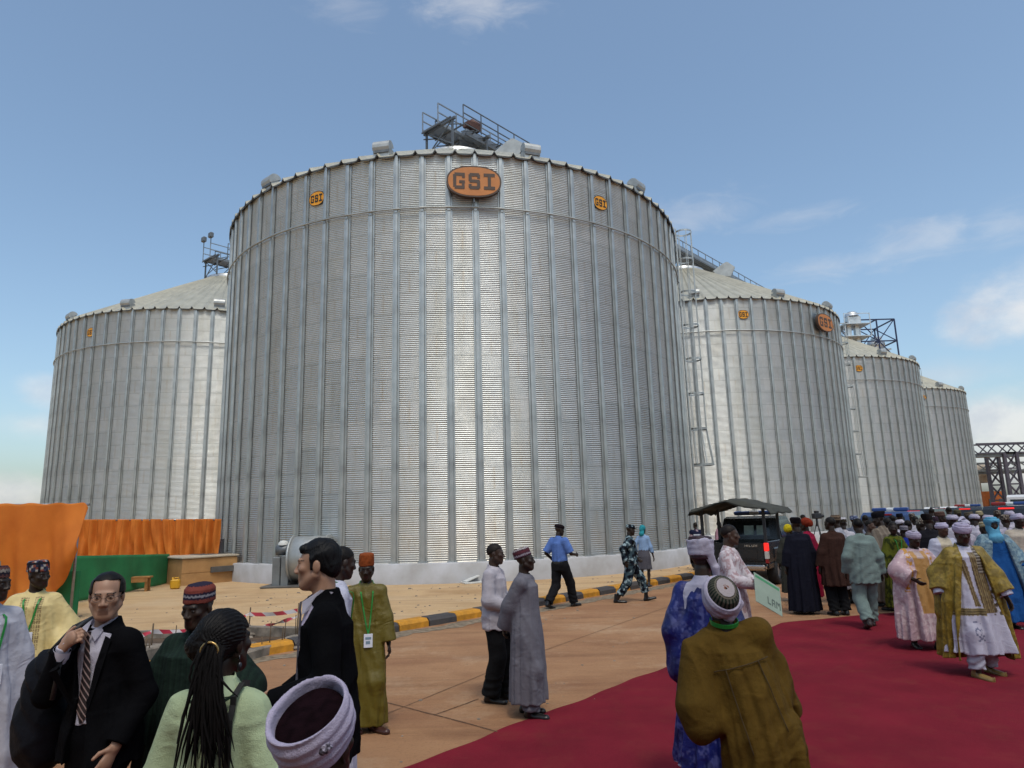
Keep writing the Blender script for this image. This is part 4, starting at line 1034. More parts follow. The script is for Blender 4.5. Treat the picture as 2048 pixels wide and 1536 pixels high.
# ---- clothes
def gown(P, root, cell, name, colf, hem=.1, rx=(.20, .19, .22, .26), ry=(.125, .135, .16, .20), zs=(1.36, 1.15, .85), sleeve=(.075, .085, .085), slen=1., amp=.09, nf=9, seed=1, mat='cloth', bell=None, collar=.062, cutf=None, shx=.075, wr=.0055, vneck=None, slit=None, backy=0., drape=0., grow=0., skirt_rot=0, inner=False):
    T = P.T; g = P.girth; cen = lambda z, f=1.: T((0, .01, z))
    bot = np.array([(P.ank[1][0]+P.ank[-1][0])/2*.8+P.pel[0]*.2, (P.ank[1][1]+P.ank[-1][1])/2*.8+P.pel[1]*.2+backy, hem])
    st = []
    a0 = cen(1.44); st.append((a0[2], a0[0], a0[1], (.10+grow), .075+grow))
    for z, x_, y_ in zip(zs, rx[:3], ry[:3]):
        c_ = cen(z) if z > .9 else P.pel+(bot-P.pel)*((P.pel[2]-z*P.pel[2]/.935)/max(.05, P.pel[2]-hem)); st.append((c_[2], c_[0], c_[1], x_*g*(.84 if z > 1.3 else .92 if z > 1 else 1)+grow, y_*g+grow))
    st = [s_ for s_ in st if s_[2-2] > hem+.05]
    st.append((hem, bot[0], bot[1], rx[3]*g, ry[3]*g))
    lo = np.array([min(-.5, bot[0]-rx[3]*1.4), -.62, hem-.06]); hi = np.array([max(.5, bot[0]+rx[3]*1.4), .62, 1.66])
    pts = [P.hand[1], P.hand[-1], P.elb[1], P.elb[-1], P.sh[1], P.sh[-1], bot]
    lo = np.min(pts, 0)-max(.24, rx[3]*1.25*g); hi = np.max(pts, 0)+max(.24, rx[3]*1.25*g); lo[2] = hem-.04; hi[2] = min(hi[2], max(P.neck[2]+.12, P.hand[1][2]+.12, P.hand[-1][2]+.12, P.elb[1][2]+.12, P.elb[-1][2]+.12))
    F_ = Fld(lo, hi, cell)
    F_.put(loft(st, folds(amp, nf, seed, 1.42, hem, .9)), .03)
    if hem < .9 and not inner:
        F_.put(loft([(.80, 0, 0, .165*g, .125*g), (.93, 0, .0, .178*g, .135*g), (1.06, 0, 0, .165*g, .125*g)], None, P.Rt, P.pel-P.Rt@np.array([0, 0, .935])), .03)
        for s in (1, -1):
            F_.put(capsule(P.hip[s], P.kne[s], .122*g if hem > .5 else .105*g, .105 if hem > .5 else .088), .06)
            if hem < .45: F_.put(capsule(P.kne[s], P.ank[s], .088, .075), .07)
    for s in (1, -1): F_.put(capsule(T((0, .015, 1.435)), P.sh[s]+np.array([-s*.008, 0, -.012]), .048 if inner else .062, shx*(.62 if inner else .80)), .05)
    F_.put(capsule(T((0, .015, 1.42)), T((0, .012, 1.485)), .085, collar+.004), .03)
    for s in (1, -1):
        w_ = P.elb[s]+(P.hand[s]-P.elb[s])*slen if slen > 0 else P.elb[s]
        if slen > 0:
            A_ = Fld(lo, hi, cell)
            A_.put(capsule(P.sh[s]+np.array([-s*.01, 0, -.012]), P.elb[s], sleeve[0]*.84, sleeve[1]), .03); A_.put(capsule(P.elb[s], w_, sleeve[1], sleeve[2]), .03)
            if bell: A_.put(capsule(P.elb[s]*.4+w_*.6+np.array([0, 0, -bell*.2]), w_+np.array([0, 0, -bell*.5]), sleeve[2]*.8, bell*.6), .06)
            d = nz(w_-P.elb[s])
        else:
            A_ = Fld(lo, hi, cell); q = P.sh[s]+(P.elb[s]-P.sh[s])*(1+slen); A_.put(capsule(P.sh[s], q, sleeve[0], sleeve[2]), .03); d = nz(P.elb[s]-P.sh[s]); w_ = q
        m = w_+d*.01
        A_.cut(lambda x, y, z: np.where((np.abs(x-m[0]) < .3), ((x-m[0])*d[0]+(y-m[1])*d[1]+(z-m[2])*d[2]), -1.))
        if drape: # cloth hanging between arm and flank
            for f in (.6, .8, 1.0):
                q = P.sh[s]+(P.elb[s]-P.sh[s])*f; q2 = np.array([q[0]*.92, q[1]*.8+bot[1]*.2+.02, max(hem+.12, q[2]-drape*(1.1-.3*f))]); A_.put(capsule(q, q2, .055, .04+.05*f, ((0, 1, 0), 1.15)), .07)
            A_.disp(lambda x, y, z: .008*np.sin(38*x+9*y+3*np.sin(5*z))*np.clip((1.3-z)*3, 0, 1))
        h = np.clip(.5+.5*(F_.a-A_.a)/.035, 0, 1); F_.a = A_.a*h+F_.a*(1-h)-.035*h*(1-h)
    if wr:
        wf = wrinkle(wr*(1.5 if P.cell < .0085 else 1.15), seed+3)
        if hem < .6: F_.disp(lambda x, y, z: wf(x*1.5, y*1.5, z*.38)+.35*wf(x+.3, y, z))
        else: F_.disp(wf)
    nk = P.neck; up = nz(P.skull-P.neck+np.array([0, -.02, 0]))
    F_.put(capsule(nk-up*.02, nk+up*.2, collar-.008, collar), .012, 's')
    if vneck: F_.put(capsule(T((0, -.20, 1.47)), T((0, -.18, 1.47-vneck)), .075, .005), .01, 's')
    hw = .012
    F_.cut(lambda x, y, z: hem+hw*np.sin(9*np.arctan2(y-bot[1], x-bot[0])+seed)-z)
    F_.cut(lambda x, y, z: z-(nk[2]+.045)+0*x-np.where(np.hypot(x-nk[0], y-nk[1]) > .13, 9., 0))
    if cutf: F_.cut(lambda x, y, z: cutf(P, x, y, z))
    if slit is not None:   # hollow hem with slits
        for s in slit: F_.put(ell((s[0], s[1], hem), (s[2], .25, s[3])), .01, 's')
    V, Fc = F_.mesh(1)
    col = colf(V, P) if callable(colf) else np.tile(np.array(colf, float), (len(V), 1))
    o = mesh_np(name, V, Fc, mat, root, col=col); o_v = V
    P.gv = V
    return o
def trousers(P, root, cell, colf, r=(.105, .08, .075), ank=.03, name='trousers', mat='cloth', seed=2, top=1.02, wr=.004, short=False):
    lo = np.min([P.ank[1], P.ank[-1], P.kne[1], P.kne[-1], P.pel], 0)-.24; hi = np.max([P.ank[1], P.ank[-1], P.kne[1], P.kne[-1], P.pel], 0)+.24; lo[2] = 0
    F_ = Fld(lo, hi, cell); g = P.girth
    F_.put(loft([(.80, 0, 0, .16*g, .125*g), (.93, 0, .005, .175*g, .13*g), (top, 0, 0, .16*g, .12*g)], None, P.Rt, P.pel-P.Rt@np.array([0, 0, .935])), .03)
    for s in (1, -1):
        d = nz(P.ank[s]-P.kne[s]); e = P.ank[s]-d*(ank-.03); A_ = Fld(lo, hi, cell)
        A_.put(capsule(P.hip[s], P.kne[s], r[0]*g, r[1]), .03); A_.put(capsule(P.kne[s], e, r[1], r[2]), .03)
        A_.cut(lambda x, y, z: (x-e[0])*d[0]+(y-e[1])*d[1]+(z-e[2])*d[2])
        A_.disp(lambda x, y, z: np.where(z < .3, .006*np.sin(z*75+3*np.sin(20*x+s)), 0.))
        h = np.clip(.5+.5*(F_.a-A_.a)/.03, 0, 1); F_.a = A_.a*h+F_.a*(1-h)-.03*h*(1-h)
    F_.disp(wrinkle(wr, seed)); V, Fc = F_.mesh(1)
    col = colf(V, P) if callable(colf) else np.tile(np.array(colf, float), (len(V), 1))
    return mesh_np(name, V, Fc, mat, root, col=col)
def shoes(P, root, cell, colr=(.012, .011, .011), name='shoe', tipup=0., mat='leather', h=.0):
    for s in (1, -1):
        hl, t_, d = foot_pts(P, s); lo = np.minimum(hl, t_)-.1; hi = np.maximum(hl, t_)+.1; hi[2] += .06
        lf = max(0, min(hl[2], t_[2])-.06); fl = P.LF[s][2]
        F_ = Fld(lo, hi, min(cell, .009)); F_.put(capsule(hl+np.array([0, 0, .0]), t_+d*.012, .041, .033), .02)
        F_.put(capsule(hl*.45+t_*.55, t_, .045, .041, ((0, 0, 1), 1.5)), .02); F_.put(capsule(hl+np.array([0, 0, .03])+d*.02, hl+np.array([0, 0, .07+h])+d*.03, .045, .042), .02)
        if tipup: F_.put(capsule(t_+d*.03, t_+d*.055+np.array([0, 0, tipup]), .024, .010), .02)
        z0 = min(hl[2], t_[2])-.034; sl = (t_[2]-hl[2]+.012)/.21
        F_.cut(lambda x, y, z: (hl[2]-.034+((x-hl[0])*d[0]+(y-hl[1])*d[1])*sl)-z)
        V, Fc = F_.mesh(1); mesh_np(name, V, Fc, mat, root, col=np.tile(np.array(colr), (len(V), 1)))
def surf(P, x, z, sgn=-1, rad=.03):
    """front (sgn -1) or back (+1) of the last garment near (x, z)"""
    V = P.gv; m = (np.abs(V[:, 0]-x) < rad) & (np.abs(V[:, 2]-z) < rad)
    if not m.any(): return 0.
    return V[m, 1].min() if sgn < 0 else V[m, 1].max()
def lanyard(P, root, zb, xb=0., colr='lan_green', badge=True, w_=.014, side=1):
    T = P.T; mb = MB(); nk = P.neck
    def path(s):
        pts = []
        for q in np.linspace(0, 1, 12):
            x = nk[0]*(1-q)+xb*q+s*.072*(1-q)**.8; z = (nk[2]-.005)*(1-q)+zb*q; y = surf(P, x, z)-.006
            if q < .12: y = nk[1]-.035
            pts.append((x, y, z))
        return [(nk[0]+s*.02, nk[1]+.078, nk[2]+.02), (nk[0]+s*.066, nk[1]+.03, nk[2]+.025)]+pts
    for s in (-1, 1):
        pts = path(s)
        for a, b in zip(pts, pts[1:]): mb.bar(a, b, w_, .004, up=(0, -1, .25))
    mb.bar((nk[0]-.022, nk[1]+.078, nk[2]+.02), (nk[0]+.022, nk[1]+.078, nk[2]+.02), .004, w_, up=(0, 0, 1))
    mb.build('lanyard', colr, root)
    if badge:
        y = surf(P, xb, zb-.05)-.014; b = MB(); b.box((xb-.045, y, zb-.135), (xb+.045, y+.006, zb), bev=.002); o = b.build('badge', 'badge_white', root)
        b = MB(); b.box((xb-.03, y-.0015, zb-.055), (xb+.03, y-.0002, zb-.03)); b.box((xb-.025, y-.0015, zb-.1), (xb+.02, y-.0002, zb-.07)); b.build('print', 'badge_print', o)
M('lan_green', '#16802f', .5, var=.15, scale=12); M('lan_blue', '#23408a', .5, var=.15, scale=12)
M('badge_white', '#d9dbe4', .35, var=.05, scale=9); M('badge_print', '#7a90a0', .5, var=.1, scale=30)
M('gold_wire', '#a98d5a', .3, .9, var=.1, scale=30); M('wire_dark', '#3c3c40', .3, .8, var=.1, scale=30)
GROUP_C = 'crowd in front of the parked police cars'
def person(label, px, top, Y, yaw, hat=0., xoff=0., drop=0., group=None, z=0.0, **sk):
    """an Empty on the ground; everything parented is in body units of a 1.75 m figure"""
    P = skeleton(**sk); cr = P.H((0, .01, .12+hat)); o1 = rot('z', yaw)@(cr*np.array([1, 1, 0])); S = 1.
    for _ in range(3):
        q = at(px, top, Y+o1[1]*S); S = q[2]/cr[2]
    root = empty('person', (q[0]-o1[0]*S, Y, 0), math.radians(yaw), label, 'person', group)
    root.scale = (S, S, S); P.S = S
    P.cell = min(.014, max(.0048, Y*.00108))/S; P.hcell = max(.0036, min(P.cell, .010))
    return root, P
# ============================================================ THE PEOPLE IN THE PHOTOGRAPH
lin = h2l
WHITE = np.array(lin('#d9d7de')); 
def stripes_x(cols, wd, ang=0.):
    cols = np.array(cols)
    def f(V, P):
        u_ = V[:, 0]*math.cos(ang)+V[:, 2]*math.sin(ang); return cols[np.floor(u_/wd).astype(int) % len(cols)]
    return f
def brocade(c0, c1, sc=14, thr=.52, seed=1, c2=None):
    c0 = np.array(c0); c1 = np.array(c1)
    def f(V, P):
        n = vnoise(V+.03*np.sin(V[:, [1, 2, 0]]*40), sc, seed)*.6+vnoise(V, sc*2.7, seed+5)*.4; m = np.clip((n-thr)*9+.5, 0, 1)[:, None]; out = c0*(1-m)+c1*m
        if c2 is not None: k = np.clip((vnoise(V, sc*.5, seed+9)-.58)*8, 0, 1)[:, None]; out = out*(1-k*.6)+np.array(c2)*k*.6
        return out
    return f
def frontpanel(base, emb, hw=.075, z0=1.0, z1=1.42, sc=60, seed=2):
    base = np.array(base); emb = np.array(emb)
    def f(V, P):
        out = np.tile(base, (len(V), 1)); m = (np.abs(np.abs(V[:, 0])-hw*.75) < hw*.42) & (V[:, 1] < P.T((0, 0, 1.2))[1]) & (V[:, 2] > z0) & (V[:, 2] < z1)
        k = m & (np.abs(np.sin(V[:, 0]*170)*np.sin(V[:, 2]*170)) > .35); out[k] = emb; return out
    return f
def camo(V, P=None):
    n1 = vnoise(V, 16, 3)*.7+vnoise(V, 37, 4)*.3; n2 = vnoise(V, 19, 8)*.7+vnoise(V, 41, 9)*.3; out = np.tile(np.array(lin('#171c28')), (len(V), 1))
    out[n1 > .56] = lin('#3d4f57'); out[n2 > .60] = lin('#8fa0a4'); out[n1 < .36] = lin('#0c0e14'); return out
def sandal(P, root): shoes(P, root, P.cell, (.055, .02, .015), 'sandal')
# 1 ---- man cut off by the left edge
root, P = person('man in pale grey robe with green lanyard, cut off by the left edge', -6, 1127, 5.0, 62, hat=.02, head=(25, 4, 0), girth=1.05)
body(P, root, P.cell, DARK); kufi(P, root, P.hcell, .085, bands([lin('#5a3a38'), lin('#2a2530'), lin('#8a8078')], .02))
gown(P, root, P.cell, 'robe', lin('#b9b8c2'), .12, (.21, .22, .25, .30), sleeve=(.085, .095, .10), seed=11); lanyard(P, root, 1.10); shoes(P, root, P.cell)
# 2 ---- yellow robe
Yc = np.array(lin('#d8c184'))
root, P = person('man in yellow embroidered robe with a checked cap and green lanyard', 79, 1118, 6.45, 22, hat=.03, head=(48, 4, -4), LH=(.30, -.1, .92), RH=(-.30, -.06, .88), girth=1.08)
body(P, root, P.cell, DARK); kufi(P, root, P.hcell, .10, checks([lin('#2d3140'), lin('#8a4a3c'), lin('#a9a29a'), lin('#3a3f58'), lin('#1c1a22')], .022), -4, rx=.086, ry=.107)
gown(P, root, P.cell, 'robe', frontpanel(Yc, lin('#8f7a52'), .08, .98, 1.44), .36, (.23, .25, .29, .33), (.14, .15, .17, .20), sleeve=(.09, .12, .13), slen=.93, amp=.10, seed=12, drape=.30, mat='silk')
lanyard(P, root, 1.14, 0, 'lan_green'); trousers(P, root, P.cell, Yc*.8, (.12, .11, .10)); shoes(P, root, P.cell)
# 3 ---- suit with glasses and backpack
SUIT = np.array((.0045, .0045, .0055))
root, P = person('man in black suit with spectacles and striped tie, gripping a bag strap', 217, 1146, 3.88, -18, lean=3, side=-1.5, head=(40, 3, 3), RH=(-.085, -.185, 1.375), Rp=(-.55, .25, -1.0), LH=(.215, -.10, .90), LF=(.12, -.16, 0), RF=(-.13, .20, 0, -8, .0))
suit_root, suitP = root, P
body(P, root, .0043, ASIAN, hands={-1: dict(pn=(.2, 1, -.2), d=(.75, -.1, .62), curl=(55, 70)), 1: dict(curl=(22, 35))})
hair(P, root, P.hcell, 'thin', (.007, .006, .006))
vopen = lambda w0, zb: (lambda P, x, y, z: np.where((y-P.pel[1] < .0), (w0*np.clip((z-zb)/(1.45-zb), 0, 1.3)*.0+np.where(z > zb, w0, -.0)-np.abs(x-P.T((0, 0, 1.2))[0])).astype(np.float32), -1.))
gown(P, root, P.cell, 'shirt', lin('#b9b5c2'), .985, (.178, .170, .185, .19), (.112, .118, .128, .13), sleeve=(.050, .046, .034), slen=.98, amp=.03, seed=21, wr=.003, collar=.058, shx=.062, inner=True); shirtP = P.gv
# collar wings, tie
mb = MB(); nk = P.neck
for s in (-1, 1):
    a = (nk[0]+s*.012, surf(P, 0, nk[2]-.03)-.012, nk[2]-.012); b = (nk[0]+s*.066, nk[1]-.03, nk[2]+.04); c = (nk[0]+s*.044, surf(P, s*.04, nk[2]-.06)-.006, nk[2]-.06); d = (nk[0]+s*.064, nk[1]+.02, nk[2]+.015)
    mb.add([a, b, c], [[0, 1, 2], [2, 1, 0]]); mb.add([b, d, c], [[0, 1, 2], [2, 1, 0]])
M('shirt_white', '#c4c0cc', .8, var=.06, scale=8); mb.build('collar', 'shirt_white', root)
t = NT('tie_stripe'); wv = t.node('ShaderNodeTexWave', wave_type='BANDS', bands_direction='DIAGONAL'); wv.inputs['Scale'].default_value = 17; t.link(t.coord('Object'), wv.inputs[0])
MATS['tie_stripe'] = t.done(t.ramp(wv.outputs['Color'], [(.80, lin('#1c1418')), (.86, lin('#8f7a76')), (.97, lin('#8f7a76'))]), .5)
def tie(P, root, zb, mat):
    nk = P.neck; mb = MB(); zs = [nk[2]-.012, nk[2]-.055, nk[2]-.07, 1.25, 1.1, zb+.06, zb]; ws = [.022, .014, .016, .028, .036, .042, .004]; vs = []
    for z, w_ in zip(zs, ws):
        y = surf(P, 0, min(z, nk[2]-.04), rad=.025)-(.016 if z > nk[2]-.06 else .008); vs += [(nk[0]*(z > 1.3)-w_, y+.004, z), (nk[0]*(z > 1.3), y-.006, z), (nk[0]*(z > 1.3)+w_, y+.004, z)]
    mb.add(vs, [f for i in range(len(zs)-1) for f in ([3*i, 3*i+3, 3*i+4, 3*i+1], [3*i+1, 3*i+4, 3*i+5, 3*i+2])], True); return mb.build('tie', mat, root)
tie(P, root, 1.0, 'tie_stripe')
def jacket(P, root, cell, vw, zbot, hem=.80, seed=5, colr=SUIT, sleeve=(.078, .062, .052), slen=.9, ope=.05):
    def cf(P, x, y, z):
        c0 = P.T((0, 0, 1.2))[0]; f = np.clip((z-zbot)/(1.40-zbot), 0, 1); hw = np.where(z > zbot, .02+ope*.6+vw*f, ope*.6+ope*np.clip((zbot-z)/.3, 0, 1))
        return np.where(y < P.T((0, .02, 1.3))[1]-1.3*np.clip(z-P.T((0, 0, 1.395))[2], 0, .2)+0*x+0*z, hw-np.abs(x-c0), -1.)
    gown(P, root, cell, 'jacket', colr, hem, (.205, .195, .205, .222), (.132, .14, .15, .158), sleeve=sleeve, slen=slen, amp=.035, seed=seed, wr=.0045, collar=.074, shx=.075, mat='suiting', cutf=cf)
jacket(P, root, P.cell, .045, 1.12, seed=22)
V0 = P.gv
lp = MB()
for s in (-1, 1):
    for (x0, z0), (x1, z1), w_ in (((.07, 1.42), (.06, 1.28), .045), ((.06, 1.28), (.04, 1.08), .045)):
        p0 = (s*x0, surf(P, s*(x0+.02), z0)-.004, z0); p1 = (s*x1, surf(P, s*(x1+.02), z1)-.004, z1); q0 = (s*(x0+w_), surf(P, s*(x0+w_), z0)-.008, z0-.015); q1 = (s*(x1+w_*(.2 if z1 < 1.1 else 1)), surf(P, s*(x1+w_), z1)-.008, z1-.015)
        lp.add([p0, p1, q1, q0], [[0, 1, 2, 3] if s > 0 else [3, 2, 1, 0]])
M('suit_flat', (.0045, .0045, .0055), .9, var=.1, scale=9).node_tree.nodes['Principled BSDF'].inputs['Specular IOR Level'].default_value = .05; lp.build('lapel', 'suit_flat', root)
trousers(P, root, P.cell, SUIT, (.105, .085, .085), mat='suiting'); shoes(P, root, P.cell)
# spectacles
mb = MB(); H = P.H
for sx in (-1, 1):
    ring_ = [H((sx*.032+.021*math.cos(q), -.101+.006*abs(math.cos(q)), .003+.0145*math.sin(q))) for q in np.linspace(0, 2*PI, 17)[:-1]]
    mb.tube(ring_, .0011, 5, True); mb.tube([H((sx*.053, -.095, .008)), H((sx*.074, -.06, .009)), H((sx*.080, .01, .006))], .0014, 5)
mb.tube([H((-.011, -.102, .006)), H((0, -.106, .009)), H((.011, -.102, .006))], .0012, 5); mb.build('spectacles', 'wire_dark', root)
# white cuff of the raised arm
cf_ = MB(); d = nz(P.hand[-1]-P.elb[-1]); c0 = P.hand[-1]-d*.055; cf_.tube([c0, c0+d*.045], .041, 14, caps=False); cf_.build('cuff', 'shirt_white', root)
# 4 ---- dark green robe, striped cap
root, P = person('man in dark green robe with a red striped cap, standing behind the braided woman', 397, 1164, 4.15, -6, hat=.035, lean=2, head=(-8, 8, 2), girth=1.12, RH=(-.36, -.06, .90), LH=(.33, -.1, .92))
body(P, root, P.cell, (.034, .020, .014)); kufi(P, root, P.hcell, .105, bands([lin('#7d3f37'), lin('#7d3f37'), lin('#2b2436'), lin('#8d8a92'), lin('#2b2436'), lin('#7d3f37')], .0125, jag=.0015), -5, rx=.086, ry=.106, top=.8)
gown(P, root, P.cell, 'robe', stripes_x([lin('#1c2b25'), lin('#1a2622'), lin('#203029')], .012), .10, (.24, .27, .30, .34), (.15, .16, .18, .21), sleeve=(.10, .13, .14), slen=.95, amp=.08, seed=31, drape=.25); shoes(P, root, P.cell)
# 5 ---- woman with braids
root, P = person('woman with long black braids in pale green shirt, seen from behind', 452, 1216, 2.72, 176, hat=.012, female=True, head=(-18, 2, 2), RH=(-.25, -.12, .92), LH=(.24, -.12, .90))
body(P, root, P.cell, DARK, female=True)
hr = [(ell((0, .022, .034), (.090, .108, .098)), .01, 'u'), (ell((0, .075, -.015), (.065, .05, .065)), .03, 'u'), (ell((.045, .10, .0), (.05, .045, .05)), .03, 'u')]
on_head(P, root, 'hair', hr, P.hcell, (.006, .005, .005), 'hair', [lambda x, y, z: np.where(y < -.02, .05-z+0*x, np.where(np.abs(x) > .07, -.02-z+(.02-y)*0, -.085-z)).astype(np.float32)], lambda x, y, z: .0035*np.sin(150*np.arctan2(x, z+.02)*.35)+.001*np.sin(90*y+40*x))
br = MB(); r_ = random.Random(4); kn = P.H((-.058, .116, -.01))
for q in range(130):
    a0 = r_.uniform(0, 6.28); rr = r_.uniform(0, .045); p0 = kn+np.array([math.cos(a0)*rr, .02+r_.uniform(-.02, .02), math.sin(a0)*rr])
    L_b = r_.uniform(.24, .47)*(1 if r_.random() > .25 else .6); sx = r_.gauss(-.008, .028); by = max(surf(P, 0, 1.3, 1) if hasattr(P, 'gv') else .13, .13)
    p1 = p0+np.array([sx*.4+r_.uniform(-.02, .02), .035, -.06]); p2 = np.array([p0[0]+sx, by+r_.uniform(.015, .07), p0[2]-L_b*.55]); p3 = np.array([p0[0]+sx*1.7+r_.uniform(-.03, .03), by+r_.uniform(.005, .035), p0[2]-L_b])
    pts = []
    for f in np.linspace(0, 1, 9):
        b_ = (1-f)**3*p0+3*(1-f)**2*f*p1+3*(1-f)*f*f*p2+f**3*p3; pts.append(b_+np.array([r_.uniform(-.003, .003), 0, 0]))
    br.tube(pts, [.0052]*6+[.0046, .0034, .0014], 5)
M('hair_black', (.006, .005, .005), .8, var=.2, scale=30).node_tree.nodes['Principled BSDF'].inputs['Specular IOR Level'].default_value = .12; bo = br.build('braid', 'hair_black', root); bo['kind'] = 'stuff'
ht = MB(); ht.tube([kn+np.array([.034*math.cos(q), .04, .034*math.sin(q)]) for q in np.linspace(0, 2*PI, 15)[:-1]], .005, 6, True); ht.build('hair_tie', 'gold_wire', root)
gown(P, root, P.cell, 'shirt', lin('#a9b894'), .80, (.185, .175, .20, .225), (.122, .125, .14, .155), sleeve=(.08, .075, .062), slen=.8, amp=.07, nf=6, seed=41, wr=.0045, collar=.06, shx=.066)
nk = P.neck; cl_ = MB(); cl_.lathe([(.066, .0), (.070, .02), (.064, .052), (.060, .05)], 20, TR(*(nk+np.array([0, .004, -.01])))@Matrix.Rotation(math.radians(-8), 4, 'X')); cl_.lathe([(.064, .052), (.085, .012), (.098, -.012)], 20, TR(*(nk+np.array([0, .004, -.008]))), PI*.1, PI*.9)
M('shirt_green', '#a9b894', .8, var=.1, scale=9); cl_.build('collar', 'shirt_green', root)
ea = MB(); p = P.H((-.082, .012, -.045)); ea.tube([p, p-np.array([.002, 0, .028])], .0025, 6); ea.lathe([(.001, .018), (.009, .012), (.010, -.012), (.001, -.018)], 8, TR(*(p-np.array([.002, 0, .042])))); ea.build('earring', 'wire_dark', root)
st_ = MB(); pts = []
for q in np.linspace(0, 1, 14):
    x = -.10-.02*q+.07*q*q*0; z = 1.475-.62*q; y = surf(P, x, min(z, 1.42), 1)+.006; pts.append((x+.03*q, y, z if q > 0 else 1.455))
pts = [(-.10, -.03, 1.475), (-.10, .03, 1.49)]+pts
for a, b in zip(pts, pts[1:]): st_.bar(a, b, .022, .006, up=(0, 1, .2))
M('strap_black', (.012, .012, .013), .6, var=.2, scale=20); st_.build('bag_strap', 'strap_black', root)
ln = MB(); pts = [(-.10, .06, 1.462), (-.06, .085, 1.44), (0, .10, 1.435), (.06, .09, 1.445)]
pts = [(x, max(y, surf(P, x, z-.02, 1)+.005), z) for x, y, z in pts]
for a, b in zip(pts, pts[1:]): ln.bar(a, b, .004, .010, up=(0, 0, 1))
M('lan_dark', '#0f2a1c', .6, var=.2, scale=20); ln.build('lanyard', 'lan_dark', root)
trousers(P, root, P.cell, (.02, .02, .025), (.10, .08, .07)); shoes(P, root, P.cell)
# 6 ---- suit in profile
root, P = person('tall man in black suit seen in profile, reaching his hand forward', 640, 1071, 3.75, -74, hat=.018, lean=4, head=(-14, -2, 0), LH=(.19, -.25, 1.06), Lp=(.3, 1, -.2), RH=(-.19, -.2, 1.0), LF=(.1, -.1, 0), RF=(-.1, .12, 0))
profP = P
body(P, root, .0043, (.34, .19, .122), hands={1: dict(pn=(-.3, 0, -1), d=(.05, -.9, -.42), curl=(14, 22))}); hair(P, root, P.hcell, 'full', (.007, .007, .008))
gown(P, root, P.cell, 'shirt', lin('#b4aabf'), .985, (.178, .170, .185, .19), (.112, .118, .128, .13), sleeve=(.050, .046, .034), slen=.97, amp=.03, seed=51, wr=.003, collar=.060, shx=.062, inner=True)
mb = MB(); nk = P.neck
for s in (-1, 1):
    a = (nk[0]+s*.012, surf(P, 0, nk[2]-.03)-.012, nk[2]-.012); b = (nk[0]+s*.070, nk[1]-.02, nk[2]+.045); c = (nk[0]+s*.066, surf(P, s*.05, nk[2]-.06)-.006, nk[2]-.065); d = (nk[0]+s*.074, nk[1]+.04, nk[2]+.03)
    mb.add([a, b, c], [[0, 1, 2], [2, 1, 0]]); mb.add([b, d, c], [[0, 1, 2], [2, 1, 0]])
mb.build('collar', 'shirt_white', root); tie(P, root, 1.0, M('tie_grey', '#6b6670', .5, var=.4, scale=60))
jacket(P, root, P.cell, .05, 1.08, .78, 52, SUIT*.9); trousers(P, root, P.cell, SUIT, (.105, .085, .085), mat='suiting'); shoes(P, root, P.cell)
# 7 ---- turban right in front of the lens
root, P = person('man in white turban over a maroon cap, nearest the camera at the bottom edge', 636, 1388, 1.86, 178, hat=.03, head=(-12, -8, 0), girth=1.05)
body(P, root, P.cell, (.030, .018, .012))
hc = .0036; Rm = rot('x', -22); z0 = .05
on_head(P, root, 'cap', [(loft([(z0+.0, 0, .012, .088, .108), (z0+.066, 0, .014, .092, .112), (z0+.076, 0, .014, .084, .103), (z0+.084, 0, .014, .05, .06), (z0+.087, 0, .014, .01, .012)], None, Rm, np.zeros(3)), .012, 'u')], hc, lambda V: np.array((.008, .003, .0045))*(.6+.9*vnoise(V, 60, 3)[:, None]), 'suiting', (), wrinkle(.0025, 8, 1.6))
lay = lambda th, z: .022*np.sin((z-z0)*2*PI/.034+1.7*np.sin(th+.9))+.014*np.sin(2*th+z*34)
on_head(P, root, 'turban', [(loft([(z0-.035, 0, .01, .090, .110), (z0+.015, 0, .012, .108, .129), (z0+.06, 0, .013, .113, .135), (z0+.105, 0, .014, .105, .126)], lay, Rm, np.zeros(3)), .012, 'u'),
    (loft([(z0+.05, 0, .013, .088, .108), (z0+.16, 0, .014, .098, .119)], None, Rm, np.zeros(3)), .014, 's'), (loft([(z0-.12, 0, .012, .078, .097), (z0+.01, 0, .012, .083, .101)], None, Rm, np.zeros(3)), .012, 's'),
    (capsule((.085, .045, -.02), (.09, .05, -.2), .05, .075, ((.85, .5, 0), 2.2)), .03, 'u')], hc, lin('#aaa2b8'), 'cloth', (), wrinkle(.0022, 9, 2.2), pad=.22, down=.26)
on_head(P, root, 'knot', [(ell(tuple(Rm@np.array((-.07, .095, .10))), (.030, .02, .020)), .01, 'u')], .003, lambda V: np.where((vnoise(V, 170, 2) > .5)[:, None], np.array(lin('#a8a2b4')), np.array(lin('#4a4650'))), 'cloth', (), wrinkle(.004, 2, 7.))
gown(P, root, P.cell*1.3, 'robe', lin('#9a93a6'), .1, seed=61, sleeve=(.09, .10, .11)); shoes(P, root, P.cell)
# 8 ---- bare-headed man in white robe talking to olive man
root, P = person('bare-headed man in white robe turned away, green lanyard round his neck', 690, 1093, 5.5, 118, head=(8, 6, 0), lean=6)
body(P, root, P.cell, (.032, .019, .014)); hair(P, root, P.hcell, 'crop', (.010, .008, .007))
gown(P, root, P.cell, 'robe', lin('#b8b8c8'), .12, (.185, .18, .20, .23), sleeve=(.08, .08, .08), seed=71); lanyard(P, root, 1.12); shoes(P, root, P.cell)
